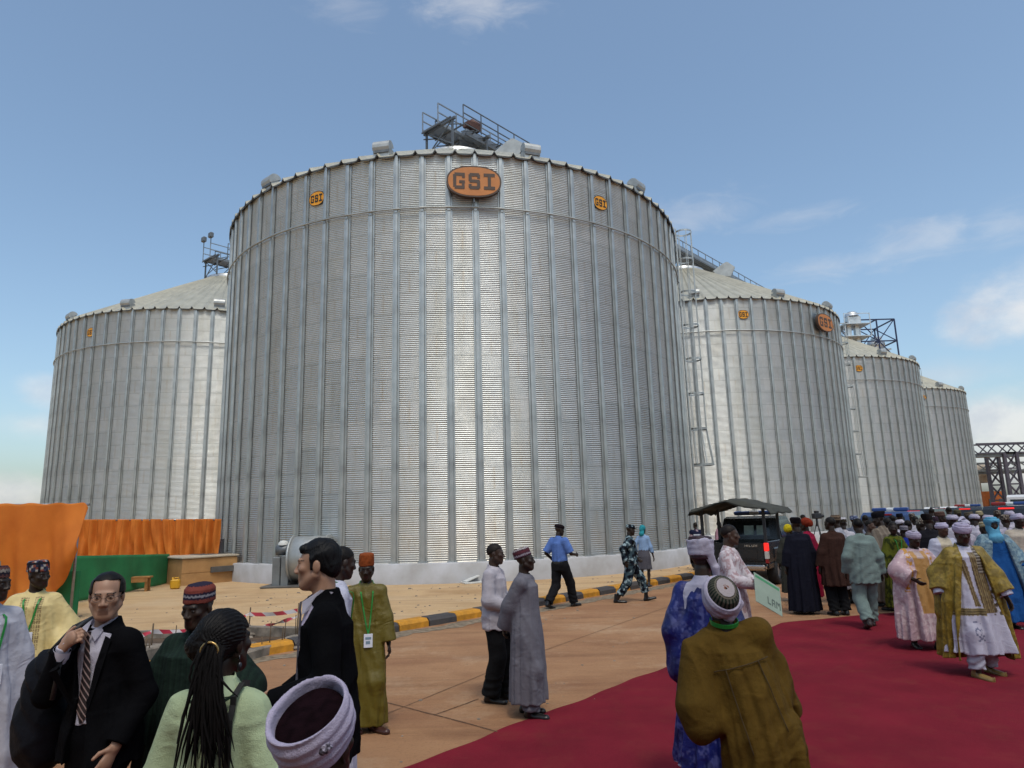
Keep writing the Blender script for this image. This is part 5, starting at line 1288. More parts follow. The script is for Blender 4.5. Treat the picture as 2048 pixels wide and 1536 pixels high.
# 9 ---- olive robe, tall orange hat
root, P = person('man in olive robe with a tall rust-orange hat and a badge on a green lanyard', 733, 1103, 7.1, 14, hat=.065, head=(-6, 8, 0), LH=(.24, -.05, .84), RH=(-.24, -.04, .84), LF=(.10, -.06, 0, 40), RF=(-.09, .06, 0, 10), girth=.92)
body(P, root, P.cell, DARK); kufi(P, root, P.hcell, .125, lambda L, h, z0: np.array(lin('#8a4420'))*(.75+.5*vnoise(L, 70, 2)[:, None]), -2, rx=.084, ry=.103, top=.97)
gown(P, root, P.cell, 'robe', lin('#66591a'), .07, (.185, .185, .20, .235), (.125, .13, .15, .18), sleeve=(.075, .085, .09), slen=.9, amp=.08, seed=81, mat='silk'); lanyard(P, root, .98, .02); sandal(P, root)
# 10 --- white shirt, black trousers
root, P = person('man in white rolled-sleeve shirt and black trousers holding a paper, in profile', 990, 1087, 8.05, 72, lean=-1, head=(10, 4, 0), RH=(-.13, -.24, 1.04), Rp=(-.5, 1, -.4), LH=(.12, -.26, 1.08), LF=(.09, -.08, 0), RF=(-.09, .04, 0))
shirtmanP, shirtmanR = P, root
body(P, root, P.cell, (.045, .025, .017)); hair(P, root, P.hcell, 'crop', (.016, .012, .010))
gown(P, root, P.cell, 'shirt', lin('#b3adb4'), .80, (.20, .195, .205, .21), (.135, .145, .16, .165), sleeve=(.085, .082, .07), slen=.75, amp=.06, nf=6, seed=91, wr=.006, collar=.068)
trousers(P, root, P.cell, (.008, .008, .009), (.115, .10, .105), seed=92, wr=.006); shoes(P, root, P.cell)
# 11 --- grey kaftan, hands behind his back
root, P = person('man in long grey kaftan and purple patterned cap with hands clasped behind his back', 1047, 1093, 7.45, 72, hat=.03, head=(8, -2, 0), RH=(-.04, .255, .90), Rp=(-1, .5, 0), LH=(.03, .275, .885), Lp=(1, .6, 0), LF=(.10, .06, 0), RF=(-.09, -.05, 0))
body(P, root, P.cell, DARK, hands={-1: dict(pn=(0, -1, 0), d=(.5, .1, -.85), curl=(30, 50)), 1: dict(pn=(0, -1, 0), d=(-.5, .1, -.85), curl=(30, 50))})
kufi(P, root, P.hcell, .105, bands([lin('#4a2a36'), lin('#8f8790'), lin('#4a2a36'), lin('#5d3038'), lin('#4a2a36'), lin('#a8a0a0'), lin('#3a2430')], .017, jag=.003), -16, top=.86)
gown(P, root, P.cell, 'robe', lin('#6e6c74'), .15, (.20, .195, .215, .245), (.145, .15, .17, .195), sleeve=(.095, .10, .09), slen=.95, amp=.075, nf=7, seed=101, wr=.005, slit=((-.24, .03, .022, .52),))
trousers(P, root, P.cell, lin('#6a6870'), (.11, .10, .095), seed=102); shoes(P, root, P.cell)
# 12 --- policeman
root, P = person('policeman in light blue shirt and dark trousers walking away along the kerb', 1119, 1047, 15.55, 138, hat=.015, head=(-22, 6, 0), RH=(-.20, -.30, 1.06), LH=(.27, -.10, .95), LF=(.09, .32, .05, 0, .07), RF=(-.09, -.30, 0))
body(P, root, P.cell, DARK); on_head(P, root, 'beret', [(loft([(.035, 0, .01, .084, .103), (.06, 0, .012, .094, .116), (.095, .01, .012, .09, .108), (.115, .01, .012, .06, .07)], None, rot('x', 6), np.zeros(3)), .01, 'u')], P.hcell, (.010, .006, .008))
BL = lin('#5a78b8')
gown(P, root, P.cell, 'shirt', BL, .93, (.195, .18, .175, .175), (.13, .13, .13, .13), sleeve=(.085, .08, .085), slen=-.12, amp=.05, seed=111, wr=.006, collar=.066)
trousers(P, root, P.cell, (.010, .010, .012), (.115, .095, .09), top=.98, seed=112, wr=.006)
b = MB(); b.lathe([(.178, .94), (.182, .95), (.182, .985), (.178, .99)], 24, Matrix.Scale(1, 4)@Matrix.Diagonal((1, .74, 1, 1)).to_4x4()); o = b.build('belt', 'strap_black', root); o.location = (P.pel[0], P.pel[1], P.pel[2]-.935)
b = MB(); M('epaulette', '#1a2038', .6, var=.1)
for s in (-1, 1): b.bar(P.sh[s]+np.array([-s*.06, .01, .075]), P.sh[s]+np.array([s*.02, .01, .055]), .045, .01)
b.build('epaulettes', 'epaulette', root); shoes(P, root, P.cell)
# 13 --- camouflage
root, P = person('policeman in blue-grey camouflage uniform and cap striding along the kerb', 1261, 1048, 16.2, 92, hat=.01, head=(6, 4, 0), lean=3, RH=(-.26, .14, .90), LH=(.24, -.20, .92), LF=(.09, -.36, .0, 0, -.04), RF=(-.09, .34, 0))
body(P, root, P.cell, DARK)
on_head(P, root, 'cap', [(loft([(.035, 0, .01, .085, .105), (.085, 0, .012, .084, .103), (.118, 0, .012, .07, .085)], None, rot('x', 4), np.zeros(3)), .008, 'u'), (capsule((-.04, -.10, .045), (.04, -.10, .045), .05, .05, ((0, .15, 1), 7.)), .01, 'u')], P.hcell, lambda V: camo(V*1.6))
gown(P, root, P.cell, 'shirt', camo, .80, (.205, .20, .205, .205), (.14, .145, .15, .155), sleeve=(.088, .08, .07), amp=.06, seed=121, wr=.007, collar=.066)
trousers(P, root, P.cell, camo, (.12, .10, .085), ank=.14, seed=122, wr=.007); shoes(P, root, P.cell, (.010, .010, .012), 'boot', h=.10)
# 14 --- woman in skirt
root, P = person('woman in light blue blouse, grey skirt and teal headscarf beyond the kerb', 1285, 1050, 19.3, 158, hat=.012, female=True, head=(-16, 4, 0), RH=(-.27, -.04, .83), LH=(.25, -.14, .98))
body(P, root, P.cell, DARK2, female=True)
on_head(P, root, 'headscarf', [(ell((0, .022, .040), (.088, .108, .098)), .01, 'u'), (ell((.01, .10, -.0), (.05, .045, .06)), .03, 'u'), (capsule((0, .06, -.08), (0, .09, -.13), .07, .075), .03, 'u')], P.hcell, lin('#2f8a94'), 'cloth', [lambda x, y, z: np.where(y < -.03, .045-z+0*x, -.2-z).astype(np.float32)], wrinkle(.004, 3, 3.))
gown(P, root, P.cell, 'blouse', lin('#8ba6c9'), .96, (.172, .15, .155, .15), (.115, .11, .12, .12), sleeve=(.07, .062, .055), slen=.95, amp=.05, seed=131, shx=.06, wr=.005)
def skirt(P, root, cell, colf, hem, r0, r1, name='skirt', seed=3, amp=.05):
    F_ = Fld((-.45, -.45, hem-.03), (.45, .45, 1.12), cell); F_.put(loft([(hem, 0, 0, r1, r1*.72), (hem+.12, 0, 0, r1*.92, r1*.68), (.86, 0, .01, r0*1.06, r0*.82), (1.07, 0, 0, r0*.8, r0*.62)], folds(amp, 7, seed, .8, hem)), .03); V, Fc = F_.mesh(1)
    mesh_np(name, V, Fc, 'cloth', root, col=colf(V, P) if callable(colf) else np.tile(np.array(colf), (len(V), 1)))
skirt(P, root, P.cell, lin('#55535a'), .50, .185, .22); shoes(P, root, P.cell, (.02, .02, .022))
# 15 --- vest
root, P = person('man in navy vest and khaki trousers standing by the silo foundation', 1390, 1045, 24.2, 185, head=(0, 0, 0), RH=(-.22, -.1, .95))
body(P, root, P.cell, DARK2); hair(P, root, P.hcell, 'crop', (.02, .016, .013))
gown(P, root, P.cell, 'shirt', lin('#a58d95'), .86, (.19, .18, .19, .19), sleeve=(.075, .07, .06), seed=141)
gown(P, root, P.cell, 'vest', lambda V, P: np.where(((np.abs(V[:, 2]-1.30) < .022) & (np.abs(V[:, 0]) < .13))[:, None], np.array(lin('#c9ccd6')), np.array(lin('#191d36'))), .84, (.205, .195, .205, .205), (.14, .145, .15, .15), sleeve=(.09, .08, .085), slen=-.75, seed=142, collar=.07)
trousers(P, root, P.cell, lin('#5f5442'), (.11, .09, .085)); shoes(P, root, P.cell)
# 16 --- blue brocade gown
BRO = brocade((.006, .012, .125), (.06, .07, .23), 24, .60, 4, (.004, .006, .05))
def blue_col(V, P):
    out = BRO(V, P); e = V[:, 2] < .215; out[e] = (.36, .36, .5); return out
root, P = person('man in royal blue brocade gown and tall white turban with maroon crown, seen from behind', 1399, 1071, 5.35, 154, hat=.055, head=(-2, 0, 0), girth=.96, LH=(.20, -.12, .95), Lp=(.2, 1, 0), RH=(-.20, -.14, .97), Rp=(-.2, 1, 0))
body(P, root, P.cell, (.032, .02, .014))
on_head(P, root, 'cap', [(loft([(.05, 0, .012, .085, .104), (.125, 0, .012, .092, .112), (.165, 0, .012, .085, .104), (.172, 0, .012, .05, .06)], None, rot('x', 3), np.zeros(3)), .01, 'u'), (loft([(.0, 0, .012, .084, .103), (.03, 0, .012, .086, .105)], None, rot('x', 3), np.zeros(3)), .01, 'u')], P.hcell, (.028, .006, .012), 'silk')
on_head(P, root, 'turban', [(loft([(.028, 0, .012, .094, .113), (.07, 0, .012, .098, .118), (.145, 0, .012, .10, .12)], lambda th, z: .012*np.sin(z*150+1.2*np.sin(th)), rot('x', 3), np.zeros(3)), .01, 'u'), (capsule((-.05, .10, .12), (-.10, .02, -.06), .045, .03, ((-.5, .85, 0), 3.)), .02, 'u'), (capsule((-.10, .02, -.06), (-.10, -.01, -.16), .03, .022), .02, 'u'), (loft([(.12, 0, .012, .088, .107), (.2, 0, .012, .09, .11)], None, rot('x', 3), np.zeros(3)), .01, 's')], P.hcell, lin('#b3aebf'), 'cloth', (), wrinkle(.002, 5, 2.))
def under_col(V, P):
    out = brocade(lin('#3c1418'), lin('#5b4a3a'), 22, .5, 8)(V, P); out[V[:, 2] > 1.0] = lin('#a6a4b6'); return out
gown(P, root, P.cell, 'robe', under_col, .05, (.20, .21, .23, .27), sleeve=(.07, .07, .06), seed=151)
gown(P, root, P.cell, 'gown', blue_col, .20, (.19, .20, .225, .27), (.14, .155, .185, .225), sleeve=(.088, .095, .10), slen=.9, amp=.10, nf=8, seed=152, mat='silk', drape=.35, collar=.066, backy=.03)
b = MB(); b.lathe([(.076, -.02), (.074, .005), (.069, .022), (.064, .018)], 20, TR(*(P.neck+np.array([0, .0, -.008])))@Matrix.Rotation(.12, 4, 'X')); b.build('collar', 'shirt_white', root); shoes(P, root, P.cell)
# 17 --- olive brown robe bending
root, P = person('man in olive-brown robe bending forward, white turban round an embroidered cap', 1441, 1148, 3.72, 176, hat=.03, lean=15, side=14, twist=4, head=(8, -20, 2), girth=.93, LH=(.25, -.22, .95), Lp=(.45, 1, .1), RH=(-.19, -.26, .90), Rp=(-.3, 1, .1), neckf=1)
body(P, root, P.cell, (.030, .018, .012), hands={1: dict(curl=(30, 40))})
Rm = rot('x', -32); z0 = .012
def emb(V):
    L = V@Rm; r_ = np.hypot(L[:, 0], (L[:, 1]-.012)*.82); th = np.arctan2(L[:, 0], L[:, 1]); out = np.tile(np.array(lin('#4e4b42')), (len(V), 1))
    out[(np.sin(th*30) > .1) & (r_ > .058)] = lin('#16241c'); out[(r_ > .052) & (r_ < .058)] = lin('#6d675c')
    c_ = r_ < .052; out[c_] = lin('#a39a9c'); out[(np.abs(r_-.05) < .002)] = lin('#3a342e')
    k = (np.hypot(L[:, 0], L[:, 1]-.012) < .016) & (np.sin(th*5) > -.1); out[k] = lin('#7a4a34'); k = (np.hypot(L[:, 0], L[:, 1]-.02) < .006); out[k] = lin('#2a2018'); return out
on_head(P, root, 'cap', [(loft([(z0, 0, .012, .086, .105), (z0+.065, 0, .013, .086, .104), (z0+.10, 0, .013, .074, .090), (z0+.118, 0, .013, .05, .061), (z0+.122, 0, .013, .02, .025)], None, Rm, np.zeros(3)), .012, 'u')], .0036, emb)
lay = lambda th, z: .014*np.sin((z-z0)*2*PI/.036+1.5*np.sin(th-.7))+.012*np.sin(2*th+1+z*25)
on_head(P, root, 'turban', [(loft([(z0-.04, 0, .01, .088, .108), (z0+.01, 0, .012, .102, .122), (z0+.05, 0, .013, .101, .121), (z0+.068, 0, .013, .094, .113)], lay, Rm, np.zeros(3)), .012, 'u'), (loft([(z0-.12, 0, .012, .078, .097), (z0-.0, 0, .012, .083, .101)], None, Rm, np.zeros(3)), .012, 's'),
    (capsule(tuple(Rm@np.array((-.02, .125, .0))), tuple(Rm@np.array((-.09, .07, .05))), .022, .016), .02, 'u')], .0036, lin('#aaa4b6'), 'cloth', (), wrinkle(.0022, 4, 2.))
OLV = np.array(lin('#564116'))
gown(P, root, P.cell, 'robe', lambda V, P: OLV*(.9+.2*vnoise(V, 120, 2)[:, None]), .22, (.205, .215, .225, .24), (.135, .15, .175, .19), sleeve=(.115, .095, .10), slen=.66, amp=.085, nf=8, seed=161, wr=.009, drape=.12, collar=.072, shx=.10)
sm_ = MB()
for x0, z0, x1, z1 in ((-.15, 1.30, .15, 1.30), (-.09, 1.30, -.10, .95), (.09, 1.30, .11, .9)):
    pts = []
    for q in np.linspace(0, 1, 16):
        p = P.T((x0+(x1-x0)*q, 0, z0+(z1-z0)*q)); pts.append((p[0], surf(P, p[0], p[2], 1, .02)+.001, p[2]))
    sm_.tube(pts, .0028, 5)
M('thread_brown', '#3a2b0e', .9, var=.2, scale=20); sm_.build('seam', 'thread_brown', root)
b = MB(); pts = [(s*.075*math.cos(q)+P.neck[0]*1, P.neck[1]+.02+.07*math.sin(q), P.neck[2]+.035-.02*math.sin(q)) for s, q in ((1, a) for a in np.linspace(-.5, PI+.5, 15))]
for a, c_ in zip(pts, pts[1:]): b.bar(a, c_, .005, .022, up=(0, .35, 1))
b.build('lanyard', 'lan_green', root); trousers(P, root, P.cell, OLV, (.12, .11, .10)); shoes(P, root, P.cell)
# 18 --- man with the card
root, P = person('man in white lace tunic smiling to the right, holding a green and white card', 1457, 1049, 8.6, 58, head=(18, 2, 0), RH=(-.08, -.27, 1.08), Rp=(-1, .6, -.5), LH=(.16, -.32, 1.0))
cardR, cardP = root, P
LACE = brocade(lin('#c9c0c4'), lin('#a88f92'), 26, .58, 6)
body(P, root, P.cell, (.06, .033, .022), hands={-1: dict(pn=(.7, .1, -.7), d=(.5, -.75, -.45), curl=(10, 15))}); hair(P, root, P.hcell, 'crop', (.014, .010, .009))
gown(P, root, P.cell, 'tunic', LACE, .66, (.195, .19, .205, .215), (.13, .135, .15, .16), sleeve=(.08, .075, .062), slen=.93, amp=.06, seed=171); trousers(P, root, P.cell, LACE, (.11, .10, .095)); shoes(P, root, P.cell)
# ------------------------------------------------------------ the right-hand crowd: one line each
def crowd(label, px, top, Y, yaw, robe, headgear=None, hc=None, hem=.12, mat='cloth', skin=DARK, rx=(.20, .20, .225, .26), sl=(.085, .09, .09), trou=None, seed=None, hatz=.0, fem=False, badge=False, **sk):
    rr_ = random.Random(int(px*13+top)); sk.setdefault('lean', rr_.uniform(-1, 6)); g_ = rr_.random(); sk.setdefault('head', (rr_.uniform(-30, 30), rr_.uniform(-4, 10), rr_.uniform(-5, 5)))
    if g_ < .35: sk.setdefault('RH', (-.16+rr_.uniform(-.06, .06), -.28, rr_.uniform(.98, 1.2)))
    elif g_ < .6: sk.setdefault('LH', (.16+rr_.uniform(-.06, .06), -.28, rr_.uniform(.98, 1.2)))
    sk.setdefault('LF', (.10, rr_.uniform(-.12, .12), 0)); sk.setdefault('RF', (-.10, rr_.uniform(-.12, .12), 0))
    hat = {'kufi': .03, 'turban': .035, None: 0., 'crop': 0., 'scarf': .012, 'fila': .03, 'puff': .06}[headgear]+hatz
    root, P = person(label, px, top, Y, yaw, hat=hat, female=fem, **sk); seed = seed or int(px)
    body(P, root, P.cell, skin, female=fem)
    if headgear == 'crop': hair(P, root, P.hcell, 'crop', (.012, .010, .009))
    elif headgear == 'kufi': kufi(P, root, P.hcell, .10, hc or checks([lin('#5d5148'), lin('#8f8577'), lin('#3a3230')], .022, seed=seed))
    elif headgear == 'fila': on_head(P, root, 'cap', [(loft([(.03, 0, .01, .086, .106), (.10, .012, .016, .095, .12), (.135, .02, .03, .085, .12), (.15, .03, .04, .05, .09)], None, rot('x', -4), np.zeros(3)), .012, 'u')], P.hcell, hc or (.012, .010, .014))
    elif headgear in ('turban', 'puff'): turban(P, root, P.hcell, hc or lin('#bab3c4'), hc or lin('#b2abbc'), tail=sk.get('tail'), puff=headgear == 'puff', hgt=.062, crown=.03)
    elif headgear == 'scarf': on_head(P, root, 'headscarf', [(ell((0, .03, .055), (.098, .115, .10)), .01, 'u'), (ell((.0, .11, .03), (.06, .06, .07)), .03, 'u')], P.hcell, hc, 'cloth', [lambda x, y, z: np.where(y < -.03, .04-z+0*x, -.07-z).astype(np.float32)], wrinkle(.006, 3, 2.5))
    if isinstance(robe, str): robe = lin(robe)
    gown(P, root, P.cell, 'robe', robe, hem, rx, (.135, .145, .17, .20), sleeve=sl, slen=.95, seed=seed, mat=mat, amp=.085, wr=.005)
    if trou is not None: trousers(P, root, P.cell, trou, (.115, .10, .095))
    if badge: lanyard(P, root, 1.05)
    shoes(P, root, P.cell); return root, P
crowd('man in long navy robe with his back turned, nearest the pickup', 1590, 1034, 13.7, 178, (.0075, .008, .016), 'fila', (.010, .007, .010), .06, rx=(.215, .22, .235, .26), girth=1.08, head=(12, 0, 0))
crowd('woman with red and orange headwrap and crimson top, hidden behind the navy-robed man', 1609, 1037, 14.6, 215, lin('#8a1836'), 'scarf', lin('#7d2c1a'), .2, fem=True)
crowd('person in yellow headscarf beside the pickup, half hidden by the navy robe', 1577, 1050, 15.6, 150, lin('#3a3a34'), 'scarf', lin('#b8a31a'), .2, fem=True)
crowd('bare-headed man in brown tunic and black trousers with his back turned', 1659, 1034, 13.5, 186, lin('#38241e'), 'crop', None, .52, trou=(.008, .008, .009), girth=1.06, head=(25, 0, 0), rx=(.21, .21, .23, .24))
crowd('man in tan cap behind the brown-tunic man', 1668, 1029, 15.0, 230, lin('#9a9aa4'), 'kufi', bands([lin('#7d6a58'), lin('#4a3c34')], .03), .3)
crowd('man in white shirt and white-topped cap between brown and green backs', 1683, 1034, 15.2, 175, lin('#b8b4bc'), 'kufi', bands([lin('#39332a'), lin('#39332a'), lin('#c0bcc0')], .035), .5, trou=(.3, .28, .3))
crowd('man in grey and blue cap behind the pale green suit', 1708, 1030, 17.5, 120, lin('#6d7280'), 'kufi', checks([lin('#5f6780'), lin('#8d93a8'), lin('#3e4560')], .02), .3)
# pale green suit, walking away
root, P = person('man in pale grey-green tunic and trousers walking away over the red carpet', 1714, 1036, 12.0, 172, hat=.006, head=(-4, 4, 0), lean=2, RH=(-.28, -.02, .86), LH=(.27, -.02, .88), LF=(.10, .26, .06, 0, .06), RF=(-.10, -.18, 0))
body(P, root, P.cell, DARK); hair(P, root, P.hcell, 'crop', (.008, .007, .007)); GRN = lin('#71807c')
gown(P, root, P.cell, 'tunic', GRN, .70, (.205, .20, .215, .225), (.14, .145, .155, .165), sleeve=(.09, .085, .075), amp=.05, seed=201, wr=.007); trousers(P, root, P.cell, GRN, (.12, .105, .095), seed=202, wr=.008); shoes(P, root, P.cell, (.03, .015, .012))
crowd('man in beige striped robe and black cap leaning to talk', 1752, 1023, 13.9, 196, stripes_x([lin('#6d6257'), lin('#7f7468'), lin('#6a5f55')], .03), 'fila', (.010, .009, .012), .16, head=(50, 6, 0), lean=6, RH=(-.26, -.16, 1.0), girth=1.1, rx=(.215, .225, .25, .285))
crowd('man facing the black-capped man, mostly hidden behind the pale green suit', 1739, 1040, 14.6, 60, lin('#4f4a44'), 'crop', None, .2, skin=(.09, .05, .035))
crowd('bare-headed man in dark coat beside the beige robe', 1771, 1036, 15.0, 200, lin('#241f22'), 'crop', None, .2)
crowd('woman in green printed dress with a white badge, behind the beige robe', 1785, 1043, 13.2, 10, brocade(lin('#2b3312'), lin('#565a1c'), 15, .5, 3), 'crop', None, .15, badge=True, fem=True, head=(-30, 4, 0))
crowd('man with white cloth over his head, behind the printed dress', 1796, 1036, 16.5, 200, lin('#b5b0b8'), 'turban', lin('#c2bcc6'), .2)
crowd('person in bright blue gown behind the pink-robed man', 1806, 1050, 14.2, 190, lin('#152a80'), 'kufi', bands([lin('#8f8890'), lin('#5a5560')], .03), .15)
# pink and gold robe
PINK = np.array(lin('#b3959c'))
def pink_col(V, P):
    out = brocade(lin('#b3969c'), lin('#c9b4b6'), 20, .55, 5)(V, P); f = V[:, 1] < P.pel[1]
    x = V[:, 0]+.02*np.sin(V[:, 2]*9); p = f & (np.abs(x) < .115) & (V[:, 2] > .55) & (V[:, 2] < 1.44); out[p] = np.array(lin('#ab7f45'))
    g = f & (np.abs(np.abs(x)-(.16+.12*np.clip(1.4-V[:, 2], 0, 1))) < .035) & (V[:, 2] > .85); k = vnoise(V, 40, 3) > .45; out[g & k] = lin('#b98220'); out[f & (np.abs(x) < .05) & (V[:, 2] < 1.44) & (V[:, 2] > 1.33)] = lin('#b09a96'); return out
root, P = person('man in pink robe with gold embroidery and white turban walking on the carpet', 1826, 1057, 10.2, -4, hat=.035, lean=2, head=(12, 6, 0), girth=1.1, RH=(-.16, -.26, 1.03), Rp=(-1, .5, -.3), LH=(.34, -.10, 1.02), LF=(.12, -.14, 0, 14), RF=(-.1, .12, 0))
body(P, root, P.cell, DARK); turban(P, root, P.hcell, lin('#a9a0b4'), lin('#a39aae'), crown=.02, tilt=2)
gown(P, root, P.cell, 'robe', pink_col, .15, (.27, .31, .34, .35), (.155, .18, .21, .235), sleeve=(.11, .14, .15), slen=.80, amp=.12, nf=9, seed=211, mat='silk', drape=.5, collar=.072); shoes(P, root, P.cell)
crowd('man in white robe with cream front panel and white turban, behind the two leading men', 1882, 1040, 12.2, -4, lambda V, P: np.where(((np.abs(V[:, 0]) < .10) & (V[:, 1] < 0))[:, None], np.array(lin('#b3a68f')), np.array(lin('#aeaebf'))), 'turban', lin('#b5aec4'), .12, rx=(.23, .25, .28, .31), girth=1.08, skin=(.075, .038, .024), mat='silk')
# gold cape
def whiterobe(V, P):
    out = np.tile(np.array(lin('#b9b6c6')), (len(V), 1)); f = V[:, 1] < P.pel[1]+.02; x, z = V[:, 0], V[:, 2]
    st_ = np.array([lin('#5d4a30'), lin('#7d6a44'), lin('#4a3620'), lin('#8d7a50')])
    u_ = x+.42*(1.30-z)*0; band = f & (z > .72) & (z < 1.40) & (np.abs(x-(.03+.10*(1.35-z))-.02) < .07+.02*(1.35-z)); out[band] = st_[np.floor((x-.10*(1.35-z))[band]/.012).astype(int) % 4]
    b2 = f & (z > .80) & (z < 1.32) & (np.abs(x+.10-.16*(1.3-z)) < .03); out[b2] = st_[np.floor((x-.16*(1.3-z))[b2]/.012).astype(int) % 4]
    yk = f & (x > .05) & (x < .15) & (z > 1.16) & (z < 1.46); out[yk] = np.where((np.sin(z[yk]*190) > 0)[:, None], np.array(lin('#3a2c20')), np.array(lin('#8d8478')))
    wb = f & (z > .70) & (z < .78) & (x < .05); out[wb] = np.where((np.sin(z[wb]*240) > 0)[:, None], np.array(lin('#54452a')), np.array(lin('#8a7a50')))
    sq = f & (x > .14) & (x < .28) & (z > .70) & (z < 1.02) & (np.sin(x*75+z*30)*np.sin(z*62-x*22) > .12); out[sq] = lin('#4a3a24'); s2 = f & (x > .14) & (x < .28) & (z > .70) & (z < 1.02) & (np.abs(np.sin(x*75+z*30)*np.sin(z*62-x*22)) < .06); out[s2] = lin('#8a8678')
    em = f & (np.abs(x+.06) < .06) & (z > .42) & (z < .64) & (vnoise(V, 45, 2) > .56); out[em] = lin('#6d6f86'); return out
root, P = person('man in gold cape over white embroidered robe and white turban, leading the procession', 1923, 1040, 8.6, -6, hat=.035, lean=2, head=(-10, 8, 2), girth=1.1, RH=(-.31, -.02, .90), LH=(.34, -.16, .86), LF=(.17, .10, 0, 14), RF=(-.10, -.16, 0, 16))
body(P, root, P.cell, (.036, .021, .015)); turban(P, root, P.hcell, lin('#b2a9c0'), lin('#a39ab0'), tail='back', crown=.022, tilt=0, hgt=.075)
gown(P, root, P.cell, 'robe', whiterobe, .27, (.215, .235, .265, .32), (.145, .16, .18, .225), sleeve=(.08, .085, .085), slen=.9, amp=.10, nf=8, seed=221, collar=.072, mat='silk')
GOLD = brocade(lin('#74601c'), lin('#8f7829'), 22, .5, 7)
def capecut(P, x, y, z):
    c0 = P.T((0, 0, 1.2))[0]; return np.where(y < P.pel[1]+.03+0*x+0*z, (.085+.20*np.clip(1.42-z, 0, 1))-np.abs(x-c0-.01), -1.)
gown(P, root, P.cell, 'cape', GOLD, .20, (.255, .285, .32, .36), (.155, .175, .205, .245), sleeve=(.10, .115, .12), slen=.72, amp=.10, nf=8, seed=222, mat='silk', drape=.55, collar=.085, cutf=capecut, backy=.05)
trousers(P, root, P.cell, lin('#aeacba'), (.11, .10, .085), ank=.06); shoes(P, root, P.cell, (.26, .17, .06), 'slipper', tipup=.035)
# light blue turban with veil
root, P = person('man in sky-blue turban with face scarf and blue robe, behind the gold cape', 1982, 1031, 11.6, -10, hat=.03, head=(-2, 6, 0), girth=1.1, LH=(.33, -.08, .95))
body(P, root, P.cell, DARK); turban(P, root, P.hcell, lin('#5d9fbe'), lin('#5d9fbe'), veil=True, fat=1.12, crown=.03, hgt=.08)
gown(P, root, P.cell, 'robe', lin('#1d4f8c'), .12, (.22, .24, .27, .30), sleeve=(.08, .09, .09), seed=231); 
gown(P, root, P.cell, 'cape', brocade(lin('#5d7688'), lin('#7f969e'), 24, .5, 6), .25, (.29, .34, .38, .40), (.16, .18, .21, .24), sleeve=(.11, .13, .14), slen=.8, amp=.09, seed=232, drape=.5, collar=.08, cutf=capecut); shoes(P, root, P.cell)
crowd('man in cream robe and white turban at the right edge', 2031, 1022, 12.8, -12, lin('#b7ab9c'), 'turban', lin('#b5aec4'), .12, rx=(.24, .26, .29, .32), girth=1.1, RH=(-.2, -.25, 1.0))
crowd('man with light puffed white turban behind the gold-caped man', 1926, 1033, 13.6, 20, lin('#a8a2ae'), 'puff', lin('#b8b2c4'), .15, rx=(.23, .25, .28, .31))
crowd('person in cream robe with back turned, behind the sky-blue turban', 1965, 1043, 13.0, 190, lin('#b0a494'), 'kufi', bands([lin('#8a7a58'), lin('#b0a488')], .03), .15, rx=(.23, .25, .28, .30))
crowd('large man in black robe and black cap among the crowd', 1853, 1027, 13.2, 165, (.010, .009, .013), 'fila', (.012, .010, .010), .12, girth=1.1, rx=(.24, .25, .27, .29))
crowd('man in brown cap just behind the white-robed man', 1880, 1022, 15.6, 30, lin('#3a3438'), 'kufi', bands([lin('#4a3530'), lin('#5d453c')], .03), .2)
crowd('man in white gown and dark cap with raised shoulders, deep in the crowd', 1937, 1023, 16.5, 5, lin('#b2b2c6'), 'kufi', bands([lin('#4a4238'), lin('#6a5f50')], .03), .2, rx=(.26, .28, .30, .32))
crowd('man in khaki cap deep in the crowd, left of the dark-capped man in white', 1913, 1018, 18.5, 170, lin('#55503f'), 'kufi', bands([lin('#5d5a44'), lin('#4a4636')], .03), .2)
crowd('man in straw-coloured cap deep in the crowd', 1957, 1021, 17.8, 150, lin('#8d877f'), 'kufi', bands([lin('#8d8468'), lin('#a09474')], .03), .2)
crowd('man in white with pink sash, left of the black-robed man', 1815, 1040, 15.4, 160, brocade(lin('#bcb8c0'), lin('#b08d98'), 9, .6, 2), 'crop', None, .2)
crowd('dark-haired man in white far back, left of the black-robed man', 1829, 1032, 18., 175, lin('#a5a1a8'), 'crop', None, .2)
crowd('person with patterned tan scarf, just left of the black robe', 1838, 1038, 14.8, 200, brocade(lin('#7a6a50'), lin('#3f3a30'), 20, .5, 2), 'kufi', None, .2)
crowd('man in purple cap and cream robe between black robe and white robe', 1867, 1032, 14.6, 40, lin('#a39a80'), 'kufi', bands([lin('#3a2a36'), lin('#2a2028')], .03), .2)
crowd('man in red at the far right edge of the crowd', 2049, 1030, 16.5, -30, lin('#8a2a2c'), 'crop', None, .2)
